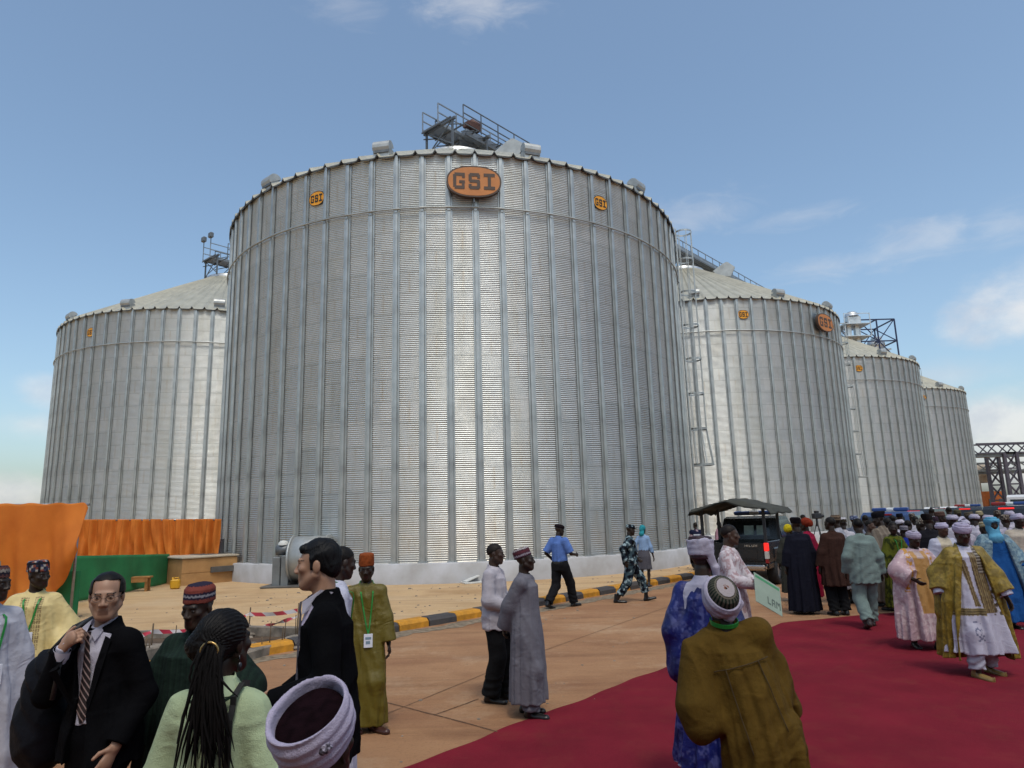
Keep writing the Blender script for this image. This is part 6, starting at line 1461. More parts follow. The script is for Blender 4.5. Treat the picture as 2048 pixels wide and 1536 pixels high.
for px_, top_, Y_, yw, rb, hg, lb in (
    (1975, 1026, 15.8, 200, '#b6b2bd', 'turban', 'person in white turban and robe just left of the sky-blue turban, further back'), (2008, 1028, 14.6, 160, '#aca6b4', 'kufi', 'person in pale gown between the sky-blue turban and the right-edge turban'),
    (2018, 1018, 17.5, -20, '#b9b4c0', 'turban', 'smaller figure in white turban behind the man at the right edge'), (1948, 1024, 15.0, 150, '#b3aebb', 'turban', 'person in white turban squeezed behind the cream-backed figure'),
    (1902, 1025, 14.8, 190, '#a9a5b2', 'turban', 'person in white turban between brown cap and gold cape'), (1845, 1034, 16.4, 170, '#b0acb6', 'kufi', 'person in white gown left behind the large black robe'),
    (1784, 1030, 18.2, 150, '#a8a4ae', 'crop', 'bare-headed figure in white, far back above the printed dress'), (1822, 1026, 20.5, 185, '#aeaab4', 'kufi', 'small figure in white far back under the dark parked cars'),
    (1993, 1020, 19.0, 175, '#a39fae', 'kufi', 'small pale-robed figure far back at the right, before the black off-roader'), (1730, 1030, 19.0, 165, '#33333c', 'crop', 'dark-clothed figure far back left of the black cap')):
    crowd(lb, px_, top_, Y_, yw, lin(rb), hg, None, .15)
crowd('man in dark suit far back between the parked cars', 1896, 1014, 22., 180, lin('#1b1b22'), 'crop', None, .4, trou=(.01, .01, .012))
crowd('man in white shirt far back beside the light-barred cars', 1862, 1016, 23., 180, lin('#a5a5b0'), 'crop', None, .6, trou=(.02, .02, .025))
crowd('guard in dark blue far back at the left of the parked cars', 1797, 1026, 20., 170, lin('#161d33'), 'kufi', lin('#10131f') and bands([lin('#10131f')], .05), .6, trou=(.01, .01, .014))
crowd('camera operator bent over a video camera by the silo wall', 1606, 1029, 26., 60, lin('#4a4048'), 'crop', None, .5, trou=(.02, .02, .02))
crowd('woman in pink standing beyond the pickup canopy', 1438, 1043, 23.5, 60, lin('#a9808c'), 'crop', None, .3, fem=True)
# ============================================================ VEHICLES
M('paint_black', (.012, .013, .015), .25, .0, var=.1, scale=2); M('paint_dark', (.03, .034, .04), .25, 0, var=.1, scale=2); M('paint_white', (.62, .63, .64), .3, 0, var=.05, scale=2); M('paint_blue', (.03, .06, .16), .3, 0, var=.1, scale=2)
M('tyre', (.018, .018, .019), .85, var=.3, scale=12); M('rim', (.35, .35, .36), .35, .8, var=.1, scale=8); M('chrome', (.6, .6, .61), .2, 1., var=.05); M('glass_dark', (.012, .014, .016), .08, 0, var=.05); M('plastic_black', (.02, .02, .022), .6, var=.2, scale=9)
M('canvas_olive', '#38372e', .9, var=.25, scale=4, bump=.4, bscale=25); M('sticker', '#9fb0a8', .6, var=.2, scale=12); M('bar_blue', (.02, .06, .22), .3, var=.1); M('bar_red', (.26, .02, .02), .3, var=.1); M('plate_white', '#c9c9c4', .5, var=.1)
M('lamp_clear', (.5, .47, .42), .2, var=.1)
t = NT('lamp_red_lit'); t.b.inputs['Emission Color'].default_value = (1, .03, .02, 1); t.b.inputs['Emission Strength'].default_value = .7; MATS['lamp_red_lit'] = t.done(t.ramp(t.noise(t.coord('Object'), 20), [(.3, (.45, .01, .01)), (.7, (.6, .02, .02))]), .25)
M('lamp_red', (.28, .01, .012), .25, var=.2, scale=20)
def wheel(parent, x, y, r=.37, w_=.25, side=1):
    Mx = TR(x, y, r)@Matrix.Rotation(PI/2, 4, 'Y')
    a = MB(); a.lathe([(r*.62, -w_/2), (r*.93, -w_/2), (r, -w_*.36), (r, w_*.36), (r*.93, w_/2), (r*.62, w_/2)], 24, Mx); o = a.build('wheel', 'tyre', parent)
    b = MB(); b.lathe([(.001, side*w_*.30), (r*.2, side*w_*.34), (r*.5, side*w_*.26), (r*.63, side*w_*.42), (r*.63, -side*w_*.4)], 18, Mx); b.build('rim', 'rim', o)
def side_prism(mb, prof, x0, x1, taper=0.):
    """profile in (y, z) swept across x; upper points pulled in by taper"""
    z0 = min(p[1] for p in prof); zm = max(p[1] for p in prof); n = len(prof)
    vs = [(x0+taper*(p[1]-z0)/(zm-z0), p[0], p[1]) for p in prof]+[(x1-taper*(p[1]-z0)/(zm-z0), p[0], p[1]) for p in prof]
    return mb.add(vs, [list(range(n-1, -1, -1)), list(range(n, 2*n))]+[[i, (i+1) % n, n+(i+1) % n, n+i] for i in range(n)])
# ---- police pickup, rear to the camera
pk = empty('pickup_truck', (5.78, 18.75, 0), math.radians(-34), 'black police pickup with a canvas canopy over its bed and one tail lamp lit', 'pickup')
W2 = .88
b = MB()
b.box((-W2, .02, .62), (-W2+.09, 1.55, 1.16), bev=.02); b.box((W2-.09, .02, .62), (W2, 1.55, 1.16), bev=.02); b.box((-W2+.09, .05, .58), (W2-.09, 1.5, .66)); b.box((-W2+.09, 1.46, .6), (W2-.09, 1.56, 1.16))
b.box((-W2+.02, 0.05, .45), (W2-.02, 5.0, .62), bev=.03)
side_prism(b, [(1.57, .5), (1.57, 1.14), (3.75, 1.14), (4.9, 1.08), (5.12, .95), (5.15, .5)], -W2, W2)
for s in (-1, 1): b.box((s*W2-.03, .55, .7), (s*W2+.03, 1.5, .98), bev=.03)
b.build('body', 'paint_black', pk)
b = MB(); side_prism(b, [(1.58, 1.14), (1.70, 1.74), (1.95, 1.80), (3.0, 1.78), (3.75, 1.14)], -W2+.02, W2-.02, .14); cab = b.build('cab', 'paint_black', pk)
b = MB(); b.add([(-.58, 1.595, 1.24), (.58, 1.595, 1.24), (.52, 1.675, 1.66), (-.52, 1.675, 1.66)], [[0, 1, 2, 3]]); rw = b.build('rear_window', 'glass_dark', cab)
for x0, x1 in ((-.15, .12), (.2, .42)): 
    b = MB(); b.add([(x0, 1.598, 1.28), (x1, 1.598, 1.28), (x1, 1.645, 1.54), (x0, 1.645, 1.54)], [[0, 1, 2, 3]]); b.build('sticker', 'sticker', cab)
for s in (-1, 1):
    b = MB(); x = s*(W2-.02)
    b.add([(x+s*.004, 1.72, 1.2), (x+s*.004, 3.5, 1.2), (x-s*.10, 2.95, 1.68), (x-s*.10, 1.85, 1.68)], [[0, 1, 2, 3] if s > 0 else [3, 2, 1, 0]]); b.build('side_window', 'glass_dark', cab)
tg_ = MB(); tg_.box((-W2+.1, -.03, .66), (W2-.1, .05, 1.14), bev=.02); tg_.box((-.62, -.045, .72), (.62, -.028, .98), bev=.01); tg = tg_.build('tailgate', 'paint_black', pk)
b = MB(); b.box((-.13, -.07, 1.0), (.13, -.028, 1.08), bev=.01); b.build('handle', 'plastic_black', tg)
b = MB(); L5 = {'H': [(0, 0, .2, 1), (.6, 0, .8, 1), (.2, .4, .6, .6)], 'I': [(0, 0, .2, 1)], 'L': [(0, 0, .2, 1), (.2, 0, .7, .2)], 'U': [(0, 0, .2, 1), (.6, 0, .8, 1), (.2, 0, .6, .2)], 'X': [(0, 0, .2, .4), (.6, 0, .8, .4), (.15, .35, .65, .65), (0, .6, .2, 1), (.6, .6, .8, 1)]}
x = .30
for ch in 'HILUX':
    for q in L5[ch]: b.box((x+q[0]*.075, -.036, 1.03+q[1]*.055), (x+q[2]*.075, -.0285, 1.03+q[3]*.055))
    x += .075*(max(q[2] for q in L5[ch])+.25)
b.build('lettering', 'chrome', tg)
for s in (-1, 1):
    b = MB(); b.box((s*W2-.09 if s > 0 else s*W2-.005, -.035, .92), (s*W2+.005 if s > 0 else s*W2+.09, .12, 1.13), bev=.012); tl = b.build('tail_light', 'lamp_red_lit' if s > 0 else 'lamp_red', pk)
    b = MB(); b.box((s*W2-.088 if s > 0 else s*W2, -.034, .72), (s*W2+.004 if s > 0 else s*W2+.088, .11, .915), bev=.012); b.build('reverse_light', 'lamp_clear', tl)
    b = MB(); b.box((s*W2-.075, -.03, .62), (s*W2+.0, .1, .715)); b.build('reflector', 'lamp_red', tl)
b = MB(); b.box((-W2+.05, -.22, .44), (W2-.05, .0, .58), bev=.04); b.box((-W2+.05, -.235, .50), (W2-.05, -.21, .56), bev=.01); b.build('rear_bumper', 'chrome', pk)
b = MB(); b.box((-.26, -.245, .47), (.26, -.236, .58)); b.build('number_plate', 'plate_white', pk)
for x, y, s in ((-W2+.12, 1.0, -1), (W2-.12, 1.0, 1), (-W2+.12, 4.1, -1), (W2-.12, 4.1, 1)): wheel(pk, x, y, .38, .26, s)
for x, y in ((-W2+.05, .06), (W2-.05, .06), (-W2+.05, 1.5), (W2-.05, 1.5)):
    b = MB(); b.box((x-.035, y-.035, 1.12), (x+.035, y+.035, 2.02)); b.build('canopy_post', 'plastic_black', pk)
# canvas: ridge, sagging edges, scalloped valance
vs = []; nx, ny = 25, 17
for j in range(ny):
    for i in range(nx):
        f, g = i/(nx-1), j/(ny-1); x = -1.12+2.24*f; y = -.32+2.5*g
        z = 2.0+.36*(1-abs(2*f-1)**1.05)*(.75+.25*math.sin(PI*g))-.05*math.sin(PI*g)*abs(math.sin(3*PI*f))+.012*math.sin(9*f+13*g)
        if i in (0, nx-1): z -= .10+.02*math.sin(17*g)
        if j in (0, ny-1): z -= .06+.03*math.sin(11*f)
        vs.append((x, y, z))
fs = [(j*nx+i, j*nx+i+1, (j+1)*nx+i+1, (j+1)*nx+i) for j in range(ny-1) for i in range(nx-1)]
n0 = len(vs); vs += [(x, y, z-.03) for x, y, z in vs]; fs += [tuple(n0+k for k in f[::-1]) for f in fs]
mesh_np('canopy', vs, fs, 'canvas_olive', pk)
b = MB(); b.box((-.6, 2.25, 1.83), (.6, 2.5, 1.95), bev=.03); lb = b.build('light_bar', 'bar_blue', pk)
b = MB(); b.box((-.15, 2.24, 1.832), (.15, 2.51, 1.955), bev=.03); b.build('speaker', 'paint_white', lb)
b = MB(); b.box((W2+.02, 3.3, 1.2), (W2+.2, 3.4, 1.4), bev=.02); b.box((-W2-.2, 3.3, 1.2), (-W2-.02, 3.4, 1.4), bev=.02); b.build('mirrors', 'plastic_black', pk)
# ---- parked 4x4s behind the crowd
def suv(name, paint, lights=None, rack=False, brake=True):
    r_ = bpy.data.objects.new(name, None); COL.objects.link(r_); r_.empty_display_size = .1
    b = MB(); side_prism(b, [(.02, .5), (0, .95), (.05, 1.12), (3.4, 1.1), (4.5, 1.0), (4.7, .8), (4.72, .45), (4.3, .35), (.3, .35)], -.92, .92, .05); b.build('body', paint, r_)
    b = MB(); side_prism(b, [(.06, 1.12), (.22, 1.66), (.42, 1.78), (2.5, 1.78), (3.45, 1.1)], -.90, .90, .16); b.build('cabin', paint, r_)
    b = MB(); b.add([(-.72, .075, 1.18), (.72, .075, 1.18), (.64, .205, 1.62), (-.64, .205, 1.62)], [[0, 1, 2, 3]]); b.build('rear_window', 'glass_dark', r_)
    for s in (-1, 1):
        b = MB(); x = s*.905; b.add([(x, .4, 1.18), (x, 3.2, 1.18), (x-s*.125, 2.42, 1.64), (x-s*.125, .5, 1.64)], [[0, 1, 2, 3] if s > 0 else [3, 2, 1, 0]]); b.build('side_window', 'glass_dark', r_)
        b = MB(); b.box((s*.92-.12 if s > 0 else s*.92, -.012, .85), (s*.92 if s > 0 else s*.92+.12, .14, 1.14), bev=.02); b.build('tail_light', 'lamp_red_lit' if brake else 'lamp_red', r_)
        for y in (.85, 3.75): wheel(r_, s*.82, y, .38, .26, s)
    b = MB(); b.box((-.25, .19, 1.665), (.25, .25, 1.72), bev=.01); b.build('brake_light', 'lamp_red_lit' if brake else 'lamp_red', r_)
    b = MB(); b.box((-.88, -.1, .42), (.88, .05, .62), bev=.04); b.build('rear_bumper', 'plastic_black', r_)
    b = MB(); b.box((-.26, -.02, .82), (.26, -.006, .94)); b.build('number_plate', 'plate_white', r_)
    if rack:
        b = MB()
        for s in (-1, 1): b.bar((s*.62, .5, 1.84), (s*.62, 2.3, 1.84), .04); b.bar((s*.62, .6, 1.77), (s*.62, .6, 1.84), .04); b.bar((s*.62, 2.2, 1.77), (s*.62, 2.2, 1.84), .04)
        b.build('roof_rack', 'plastic_black', r_)
    if lights:
        b = MB(); b.box((-.6, 1.0, 1.80), (-.12, 1.28, 1.93), bev=.03); l_ = b.build('light_bar', lights[0], r_)
        b = MB(); b.box((-.12, 1.0, 1.80), (.12, 1.28, 1.93), bev=.03); b.build('speaker', 'paint_white', l_)
        b = MB(); b.box((.12, 1.0, 1.80), (.6, 1.28, 1.93), bev=.03); b.build('lamp', lights[1], l_)
    return r_
def park(o, px, top, Y, hd, label, zroof=1.78, cat='car'):
    q = at(px, top, Y); o.location = (q[0], Y, 0); o.rotation_euler = (0, 0, math.radians(-hd)); k = q[2]/zroof; k = min(1.12, max(.9, k)); o.scale = (k, k, k); tag(o, label, cat, 'vehicles parked beyond the crowd')
park(suv('parked_car', 'paint_blue', ('bar_blue', 'bar_blue'), brake=False), 1763, 1016, 24.5, 42, 'dark blue police vehicle with a blue and white light bar', 1.93)
s1 = suv('parked_car', 'paint_black', rack=True); park(s1, 1824, 1019, 31, 42, 'black off-roader with one red brake light high on its tail, left of the others')
park(suv('parked_car', 'paint_dark', ('bar_red', 'bar_blue')), 1926, 1009, 37, 43, 'dark police car with a red and blue light bar on its roof', 1.93)
park(suv('parked_car', 'paint_black', ('bar_red', 'bar_blue')), 2008, 1004, 27.5, 44, 'large black off-roader nearest the right edge with a red brake light', 1.93)
park(suv('parked_car', 'paint_white', brake=False), 1878, 1014, 38, 40, 'white car parked between two dark police vehicles')
bs = empty('minibus', (0, 0, 0), math.radians(-44)); q = at(2046, 989, 46.); bs.location = (q[0], 46., 0); tag(bs, 'white minibus parked behind the black off-roaders at the right edge', 'minibus', 'vehicles parked beyond the crowd')
b = MB(); side_prism(b, [(0, .4), (-.02, 1.2), (.1, q[2]-.15), (.4, q[2]), (5.2, q[2]), (6.1, 1.3), (6.3, .9), (6.3, .4)], -1.05, 1.05, .12); b.build('body', 'paint_white', bs)
b = MB(); b.add([(-.8, -.03+.05, 1.3), (.8, .02, 1.3), (.76, .075, q[2]-.3), (-.76, .075, q[2]-.3)], [[0, 1, 2, 3]]); b.build('rear_window', 'glass_dark', bs)
b = MB(); b.add([(-1.06, .4, 1.3), (-1.06, 5.2, 1.3), (-.985, 5.0, q[2]-.35), (-.985, .4, q[2]-.35)], [[3, 2, 1, 0]]); b.build('side_window', 'glass_dark', bs)
for s in (-1, 1):
    for y in (1.1, 5.0): wheel(bs, s*.92, y, .38, .26, s)
# ============================================================ LEFT SIDE: drapes, plinth, fan, bench ...
t = NT('orange_cloth'); v = t.coord('Object'); c = t.ramp(t.noise(v, 1.6, 5), [(.3, h2l('#ea9438')), (.7, h2l('#d67c2a'))]); t.bump(t.noise(v, 90, 3), .2, .01)
MATS['orange_cloth'] = t.done(c, .75); tr_ = t.node('ShaderNodeBsdfTranslucent'); t.link(c, tr_.inputs[0]); mx_ = t.node('ShaderNodeMixShader'); mx_.inputs[0].default_value = .5; t.link(t.b.outputs[0], mx_.inputs[1]); t.link(tr_.outputs[0], mx_.inputs[2]); t.link(mx_.outputs[0], t.n['Material Output'].inputs[0])
M('green_cloth', '#247a49', .85, var=.2, scale=1.4, bump=.2, bscale=90); M('grey_sheet', '#6d6b70', .6, .1, var=.15, scale=1.5); M('pole_steel', (.3, .3, .31), .4, .7, var=.2, scale=6)
def curtain(name, parent, fn, nu, nv, mat, th=.012):
    """fn(u, v) -> point; a thin two-sided cloth"""
    U_, V_ = np.meshgrid(np.linspace(0, 1, nu), np.linspace(0, 1, nv), indexing='ij'); P_ = np.array([fn(a, b) for a, b in zip(U_.ravel(), V_.ravel())])
    i, j = np.meshgrid(np.arange(nu-1), np.arange(nv-1), indexing='ij'); b_ = (i*nv+j).ravel(); F_ = np.stack([b_, b_+nv, b_+nv+1, b_+1], 1)
    o = mesh_np(name, P_, F_, mat, parent); m_ = o.modifiers.new('thick', 'SOLIDIFY'); m_.thickness = th; return o
# near orange drape on its frame
Yn = 15.6
A0 = at(-160, 1010, Yn+.0); A1 = at(176, 1006, Yn)
hem_px = [(-160, 1300), (0, 1243), (60, 1217), (100, 1196), (130, 1168), (150, 1140), (165, 1108), (173, 1078), (178, 1050)]
hx = [at(p[0], p[1], Yn)[0] for p in hem_px]; hz_ = [at(p[0], p[1], Yn)[2] for p in hem_px]
def near(u, v):
    x = A0[0]+(A1[0]-A0[0])*u; zt = A0[2]+(A1[2]-A0[2])*u+.015*math.sin(u*40)-.12*max(0, (u-.97)/.03)**2
    zb = float(np.interp(x, hx, hz_)); z = zt+(zb-zt)*v; fr = max(0, (u-.5)/.5)
    sw = math.sin(26*(u-.16*fr*v*v)+1.2*v)
    y = Yn+.12*sw*(.25+v)+.16*math.sin(u*9+v*2.4+.6)*v-.12*math.sin(PI*v)*fr+.03*math.sin(61*u-5*v)*v
    return (x, y, z)
dn = empty('orange_drape', (0, 0, 0), 0, 'large orange cloth hung over a frame at the left edge, its hem swept up', 'drape')
curtain('cloth', dn, near, 110, 40, 'orange_cloth')
b = MB(); b.tube([(A0[0], Yn+.06, A0[2]-.03), (A1[0], Yn+.06, A1[2]-.03)], .03); 
for f in (.05, .5, .94): x = A0[0]+(A1[0]-A0[0])*f; b.tube([(x, Yn+.09, 0), (x, Yn+.09, A1[2]-.03)], .03)
b.build('frame', 'pole_steel', dn)
# green screen running back from it
g0, g1 = (A1[0]-2.2, Yn+.5), (gp(348, 1166)[0], 24.4)
gs = empty('green_screen', (0, 0, 0), 0, 'dark green cloth screen stretched under the orange drapes', 'screen')
zg0, zg1 = at(168, 1108, Yn+1.2)[2], at(340, 1108, 24.4)[2]
def green(u, v):
    x = g0[0]+(g1[0]-g0[0])*u; y = g0[1]+(g1[1]-g0[1])*u; zt = zg0+(zg1-zg0)*u; return (x+.04*math.sin(u*30+v), y+.03*math.sin(u*23), .03+(zt-.03)*v)
curtain('cloth', gs, green, 70, 14, 'green_cloth')
# and the piece to the front left, under the big drape
curtain('cloth', gs, lambda u, v: (A1[0]-.25-3.6*(1-u), Yn+.35+.03*math.sin(u*26), 0.03+1.0*v), 40, 10, 'green_cloth')
b = MB()
for f in (0, .33, .66, 1.): x, y = g0[0]+(g1[0]-g0[0])*f, g0[1]+(g1[1]-g0[1])*f; b.tube([(x-.08, y+.05, 0), (x-.08, y+.05, zg0+(zg1-zg0)*f)], .025)
b.build('frame', 'pole_steel', gs)
# far orange drape, gathered
Yf = 25.2; B0 = at(150, 1039, Yf); B1 = at(442, 1038, Yf); zl0 = at(300, 1118, Yf)[2]; z_end = at(440, 1128, Yf)[2]
def far(u, v):
    x = B0[0]+(B1[0]-B0[0])*u; zt = B0[2]+(B1[2]-B0[2])*u
    zb = zl0+.10*math.sin(u*7)+.05*math.sin(u*23); 
    if u > .93: zb = z_end
    if .55 < u < .75: zb -= .18*math.sin((u-.55)/.2*PI)
    z = zt+(zb-zt)*v; sw = .55*math.exp(-((u-.58)/.12)**2)*v
    return (x+sw*.55, Yf+.11*math.sin(u*75+.8*math.sin(5*v)+2*math.sin(u*13))*(.45+.55*v)+.05*math.sin(u*141+v)+.08*math.sin(u*17)*v, z)
df = empty('orange_drape', (0, 0, 0), 0, 'gathered orange curtain between the large drape and the nearest silo', 'drape')
curtain('cloth', df, far, 190, 26, 'orange_cloth')
b = MB(); b.tube([(B0[0], Yf+.08, B0[2]-.03), (B1[0], Yf+.08, B1[2]-.03)], .03)
for f in (.02, .5, .985): x = B0[0]+(B1[0]-B0[0])*f; b.tube([(x, Yf+.1, 0), (x, Yf+.1, B1[2]-.03)], .03)
b.build('frame', 'pole_steel', df)
gw = empty('sheet_fence', (0, 0, 0), 0, 'low grey sheet-metal screen showing below the gathered orange curtain', 'fence')
xa, xb = at(335, 1150, Yf+.35)[0], at(440, 1150, Yf+.35)[0]
for x0, x1 in ((xa, xa+(xb-xa)*.36), (xa+(xb-xa)*.42, xb)):
    b = MB(); b.box((x0, Yf+.32, .05), (x1, Yf+.36, 1.35)); b.build('panel', 'grey_sheet', gw)
b = MB()
for x in (xa, xa+(xb-xa)*.39, xb): b.box((x-.05, Yf+.36, 0), (x+.05, Yf+.46, 1.45))
b.build('post', 'steel_dark', gw)
# plinth of plastered blocks
M('plaster_sand', '#b48a58', .92, var=.22, scale=1.6, bump=.5, bscale=14, col2='#8f6a42'); M('plaster_top', '#b7ab97', .9, var=.2, scale=1.2, bump=.3, bscale=14)
pl = empty('masonry_plinth', (0, 0, 0), 0, 'low sandy plastered masonry plinth with pale slab top, left of the fan', 'plinth')
pa_, pb_ = gp(362, 1172), gp(462, 1163); hz = .86; ex_ = (pb_-pa_)/np.linalg.norm(pb_-pa_); ey_ = np.array((-ex_[1], ex_[0], 0))
Mp = Matrix(((ex_[0], ey_[0], 0, pa_[0]), (ex_[1], ey_[1], 0, pa_[1]), (0, 0, 1, 0), (0, 0, 0, 1))); Lp_ = np.linalg.norm(pb_-pa_)
b = MB(); b.box((0, 0, -.1), (Lp_+.2, 3.2, hz), Mp, .03); b.box((-.01, -.012, .40), (Lp_+.2, .0, .425), Mp); b.build('wall', 'plaster_sand', pl)
b = MB(); b.box((-.05, -.05, hz), (Lp_+.24, 3.2, hz+.07), Mp, .02); b.build('slab', 'plaster_top', pl)
b = MB(); b.box((Lp_+.2, .35, -.1), (Lp_+2.4, 2.6, hz*.82), Mp, .03); b.box((Lp_+.3, .2, hz*.60), (Lp_+2.3, .34, hz*.66), Mp); b.build('annex', 'plaster_sand', pl)
b = MB(); b.box((Lp_-.75, -.1, hz*.42), (Lp_+.3, -.01, hz*.64), Mp @ TR(0, 0, 0)); b.build('damaged_patch', 'concrete_dark', pl)
b = MB(); b.box((.9, .7, hz+.07), (2.3, 1.6, hz+.09), Mp, .01); b.build('cover', 'concrete_dark', pl)
# aeration fan
fp_ = gp(572, 1178); fn_ = empty('aeration_fan', (fp_[0], fp_[1]+.6, 0), 0, 'round galvanised aeration fan housing with motor and grey stand, beside the silo foundation', 'fan')
b = MB(); My = TR(-.15, .4, .84)@Matrix.Rotation(PI/2, 4, 'Y'); b.lathe([(.001, 0), (.64, 0), (.69, .02), (.69, 1.2), (.64, 1.22), (.001, 1.32)], 40, My); b.lathe([(.695, .0), (.73, .01), (.73, .06), (.695, .07)], 40, My); b.lathe([(.695, 1.1), (.73, 1.11), (.73, 1.16), (.695, 1.17)], 40, My); b.build('housing', 'steel_vent', fn_)
b = MB(); b.box((-.62, -.1, 0), (-.38, .9, .92), bev=.02); b.box((-.34, -.12, 0), (-.12, .0, .95), bev=.01); b.box((-.30, .7, 0), (-.1, .8, .95)); b.box((.2, -.05, 0), (1.1, .7, .22)); b.build('stand', 'gantry_grey', fn_)
b = MB(); b.tube([(-.62, .3, 1.12), (-.2, .3, 1.12)], .17, 14); mo_ = b.build('motor', 'steel_dark', fn_)
b = MB(); b.lathe([(.17, 0), (.16, .07), (.10, .13), (.01, .15)], 14, TR(-.42, .3, 1.27)); b.build('cap', 'plate_white', mo_)
b = MB(); b.box((-.9, -.35, 0), (1.4, 1.3, .06), bev=.02); b.build('pad', 'concrete_dark', fn_)
# bench, jerrycan, concrete block, boards
M('wood_raw', '#a5743f', .8, var=.25, scale=5, bump=.3, bscale=30)
bp_ = gp(270, 1183); bn = empty('wooden_bench', (bp_[0], bp_[1], 0), .12, 'small raw wooden bench in front of the green screen', 'bench')
b = MB(); b.box((-.45, -.16, .40), (.45, .16, .45), bev=.01); b.build('seat', 'wood_raw', bn)
for x in (-.38, .32): 
    for y in (-.1, .1): b = MB(); b.box((x, y-.04, 0), (x+.07, y+.04, .40)); b.build('leg', 'wood_raw', bn)
b = MB(); b.box((-.40, -.165, .28), (.40, -.142, .40)); b.build('apron', 'wood_raw', bn)
M('plastic_yellow', '#c9961f', .45, var=.12, scale=4)
jp = gp(350, 1178); jc = empty('jerrycan', (jp[0], jp[1], 0), .2, 'yellow plastic jerrycan beside the plinth corner', 'jerrycan')
b = MB(); b.box((-.14, -.09, 0), (.14, .09, .30), bev=.04); b.build('body', 'plastic_yellow', jc); b = MB(); b.lathe([(.03, .29), (.03, .36), (.001, .36)], 12, TR(-.08, 0, 0)); b.build('cap', 'plastic_yellow', jc); b = MB(); b.tube([(-.03, 0, .29), (-.02, 0, .35), (.08, 0, .35), (.1, 0, .29)], .018, 6); b.build('handle', 'plastic_yellow', jc)
wp = gp(956, 1166); wo = MB(); wo.box((-.38, -.2, 0), (.3, .25, .05), RZ(.4), .01); wo.bar((-.3, -.1, .06), (.1, .1, .22), .3, .02); o = wo.build('metal_offcut', 'plate_white', None, (wp[0]-.1, wp[1], 0)); tag(o, 'bent white metal offcut lying against the silo foundation', 'scrap')
pp_ = gp(1322, 0+1066, 0) if False else None
# pit with broken concrete and starter bars
M('pit_dark', '#5a4632', .95, var=.4, scale=5, bump=.6, bscale=12); M('rubble', '#8c8072', .95, var=.35, scale=6, bump=.6, bscale=14)
c0 = gp(520, 1316); c1 = gp(600, 1290); ct = empty('excavation', (0, 0, 0), 0, 'unfinished concrete pit edge with steel starter bars in the sand, behind the braided woman', 'excavation')
b = MB(); r_ = random.Random(5)
ux = (c1-c0)/np.linalg.norm(c1-c0); uy = np.array((-ux[1], ux[0], 0))
Mq = Matrix(((ux[0], uy[0], 0, c0[0]-1.6*ux[0]), (ux[1], uy[1], 0, c0[1]-1.6*ux[1]), (0, 0, 1, 0), (0, 0, 0, 1)))
b.box((0, 0, -.2), (3.4, .22, .14), Mq, .02); b.box((0, 1.5, -.2), (3.4, 1.72, .20), Mq, .02); b.box((0, .22, -.2), (.2, 1.5, .12), Mq); b.box((3.2, .22, -.2), (3.4, 1.5, .17), Mq); b.build('rim', 'rubble', ct)
b = MB(); b.add([tuple(Mq@Vector(p)) for p in ((.2, .22, .02), (3.2, .22, .02), (3.2, 1.5, .02), (.2, 1.5, .02))], [[0, 1, 2, 3]]); b.build('floor', 'pit_dark', ct)
for q in range(26):
    b = MB(); p = Mq@Vector((r_.uniform(.1, 3.3), r_.choice((.1, 1.6))+r_.uniform(-.08, .08), .1)); b.tube([p, p+Vector((r_.uniform(-.03, .03), r_.uniform(-.03, .03), r_.uniform(.15, .38)))], .008, 5); b.build('rebar', 'rust_stain', ct)
b = MB()
for q in range(60):
    p = Mq@Vector((r_.uniform(-.4, 3.8), r_.uniform(-.3, 2.1), .0)); s_ = r_.uniform(.03, .10); b.box((-s_, -s_*.8, 0), (s_, s_*.8, s_), TR(*p)@RZ(r_.uniform(0, 3)), s_*.4)
b.build('rubble', 'rubble', ct)['kind'] = 'stuff'
c2 = gp(318, 1300); t2 = empty('excavation', (0, 0, 0), 0, 'dark sunken footing with a timber edge, left of the green-robed man', 'excavation')
b = MB(); b.box((c2[0]-1.5, c2[1]-1.1, .006), (c2[0]+1.2, c2[1]+1.1, .012)); b.build('floor', 'pit_dark', t2)
b = MB(); b.box((c2[0]-1.6, c2[1]-.1, 0), (c2[0]+1.4, c2[1]+.02, .10), RZ(0)); b.box((c2[0]-1.6, c2[1]+1.1, 0), (c2[0]+1.4, c2[1]+1.22, .14)); b.build('rim', 'rubble', t2)
# barrier tape on thin stakes
t = NT('tape_red_white'); wv = t.node('ShaderNodeTexWave', wave_type='BANDS', bands_direction='DIAGONAL'); wv.inputs['Scale'].default_value = 2.0; t.link(t.coord('Object', (1, .6, 1.)), wv.inputs[0]); MATS['tape_red_white'] = t.done(t.ramp(wv.outputs['Color'], [(.48, h2l('#b8243a')), (.52, h2l('#cfc4c0'))]), .5)
bt = empty('barrier_tape', (0, 0, 0), 0, 'red and white barrier tape strung on thin stakes round the pit', 'barrier tape')
s0, s1, s2, s3 = gp(593, 1286), gp(497, 1262), gp(300, 1312), gp(240, 1300)
zs = [at(593, 1221, s0[1])[2], at(497, 1228, s1[1])[2], at(300, 1263, s2[1])[2], at(262, 1270, s3[1])[2]]
def tape(p, zp, q, zq, sag, tw):
    vs = []; n = 40
    for i in range(n+1):
        f = i/n; c_ = p+(q-p)*f; z = zp+(zq-zp)*f-sag*4*f*(1-f); a = tw*math.sin(f*9+tw)
        vs += [(c_[0], c_[1]+.034*math.sin(a), z+.034*math.cos(a)), (c_[0], c_[1]-.034*math.sin(a), z-.034*math.cos(a))]
    return vs, [[2*i, 2*i+1, 2*i+3, 2*i+2] for i in range(n)]
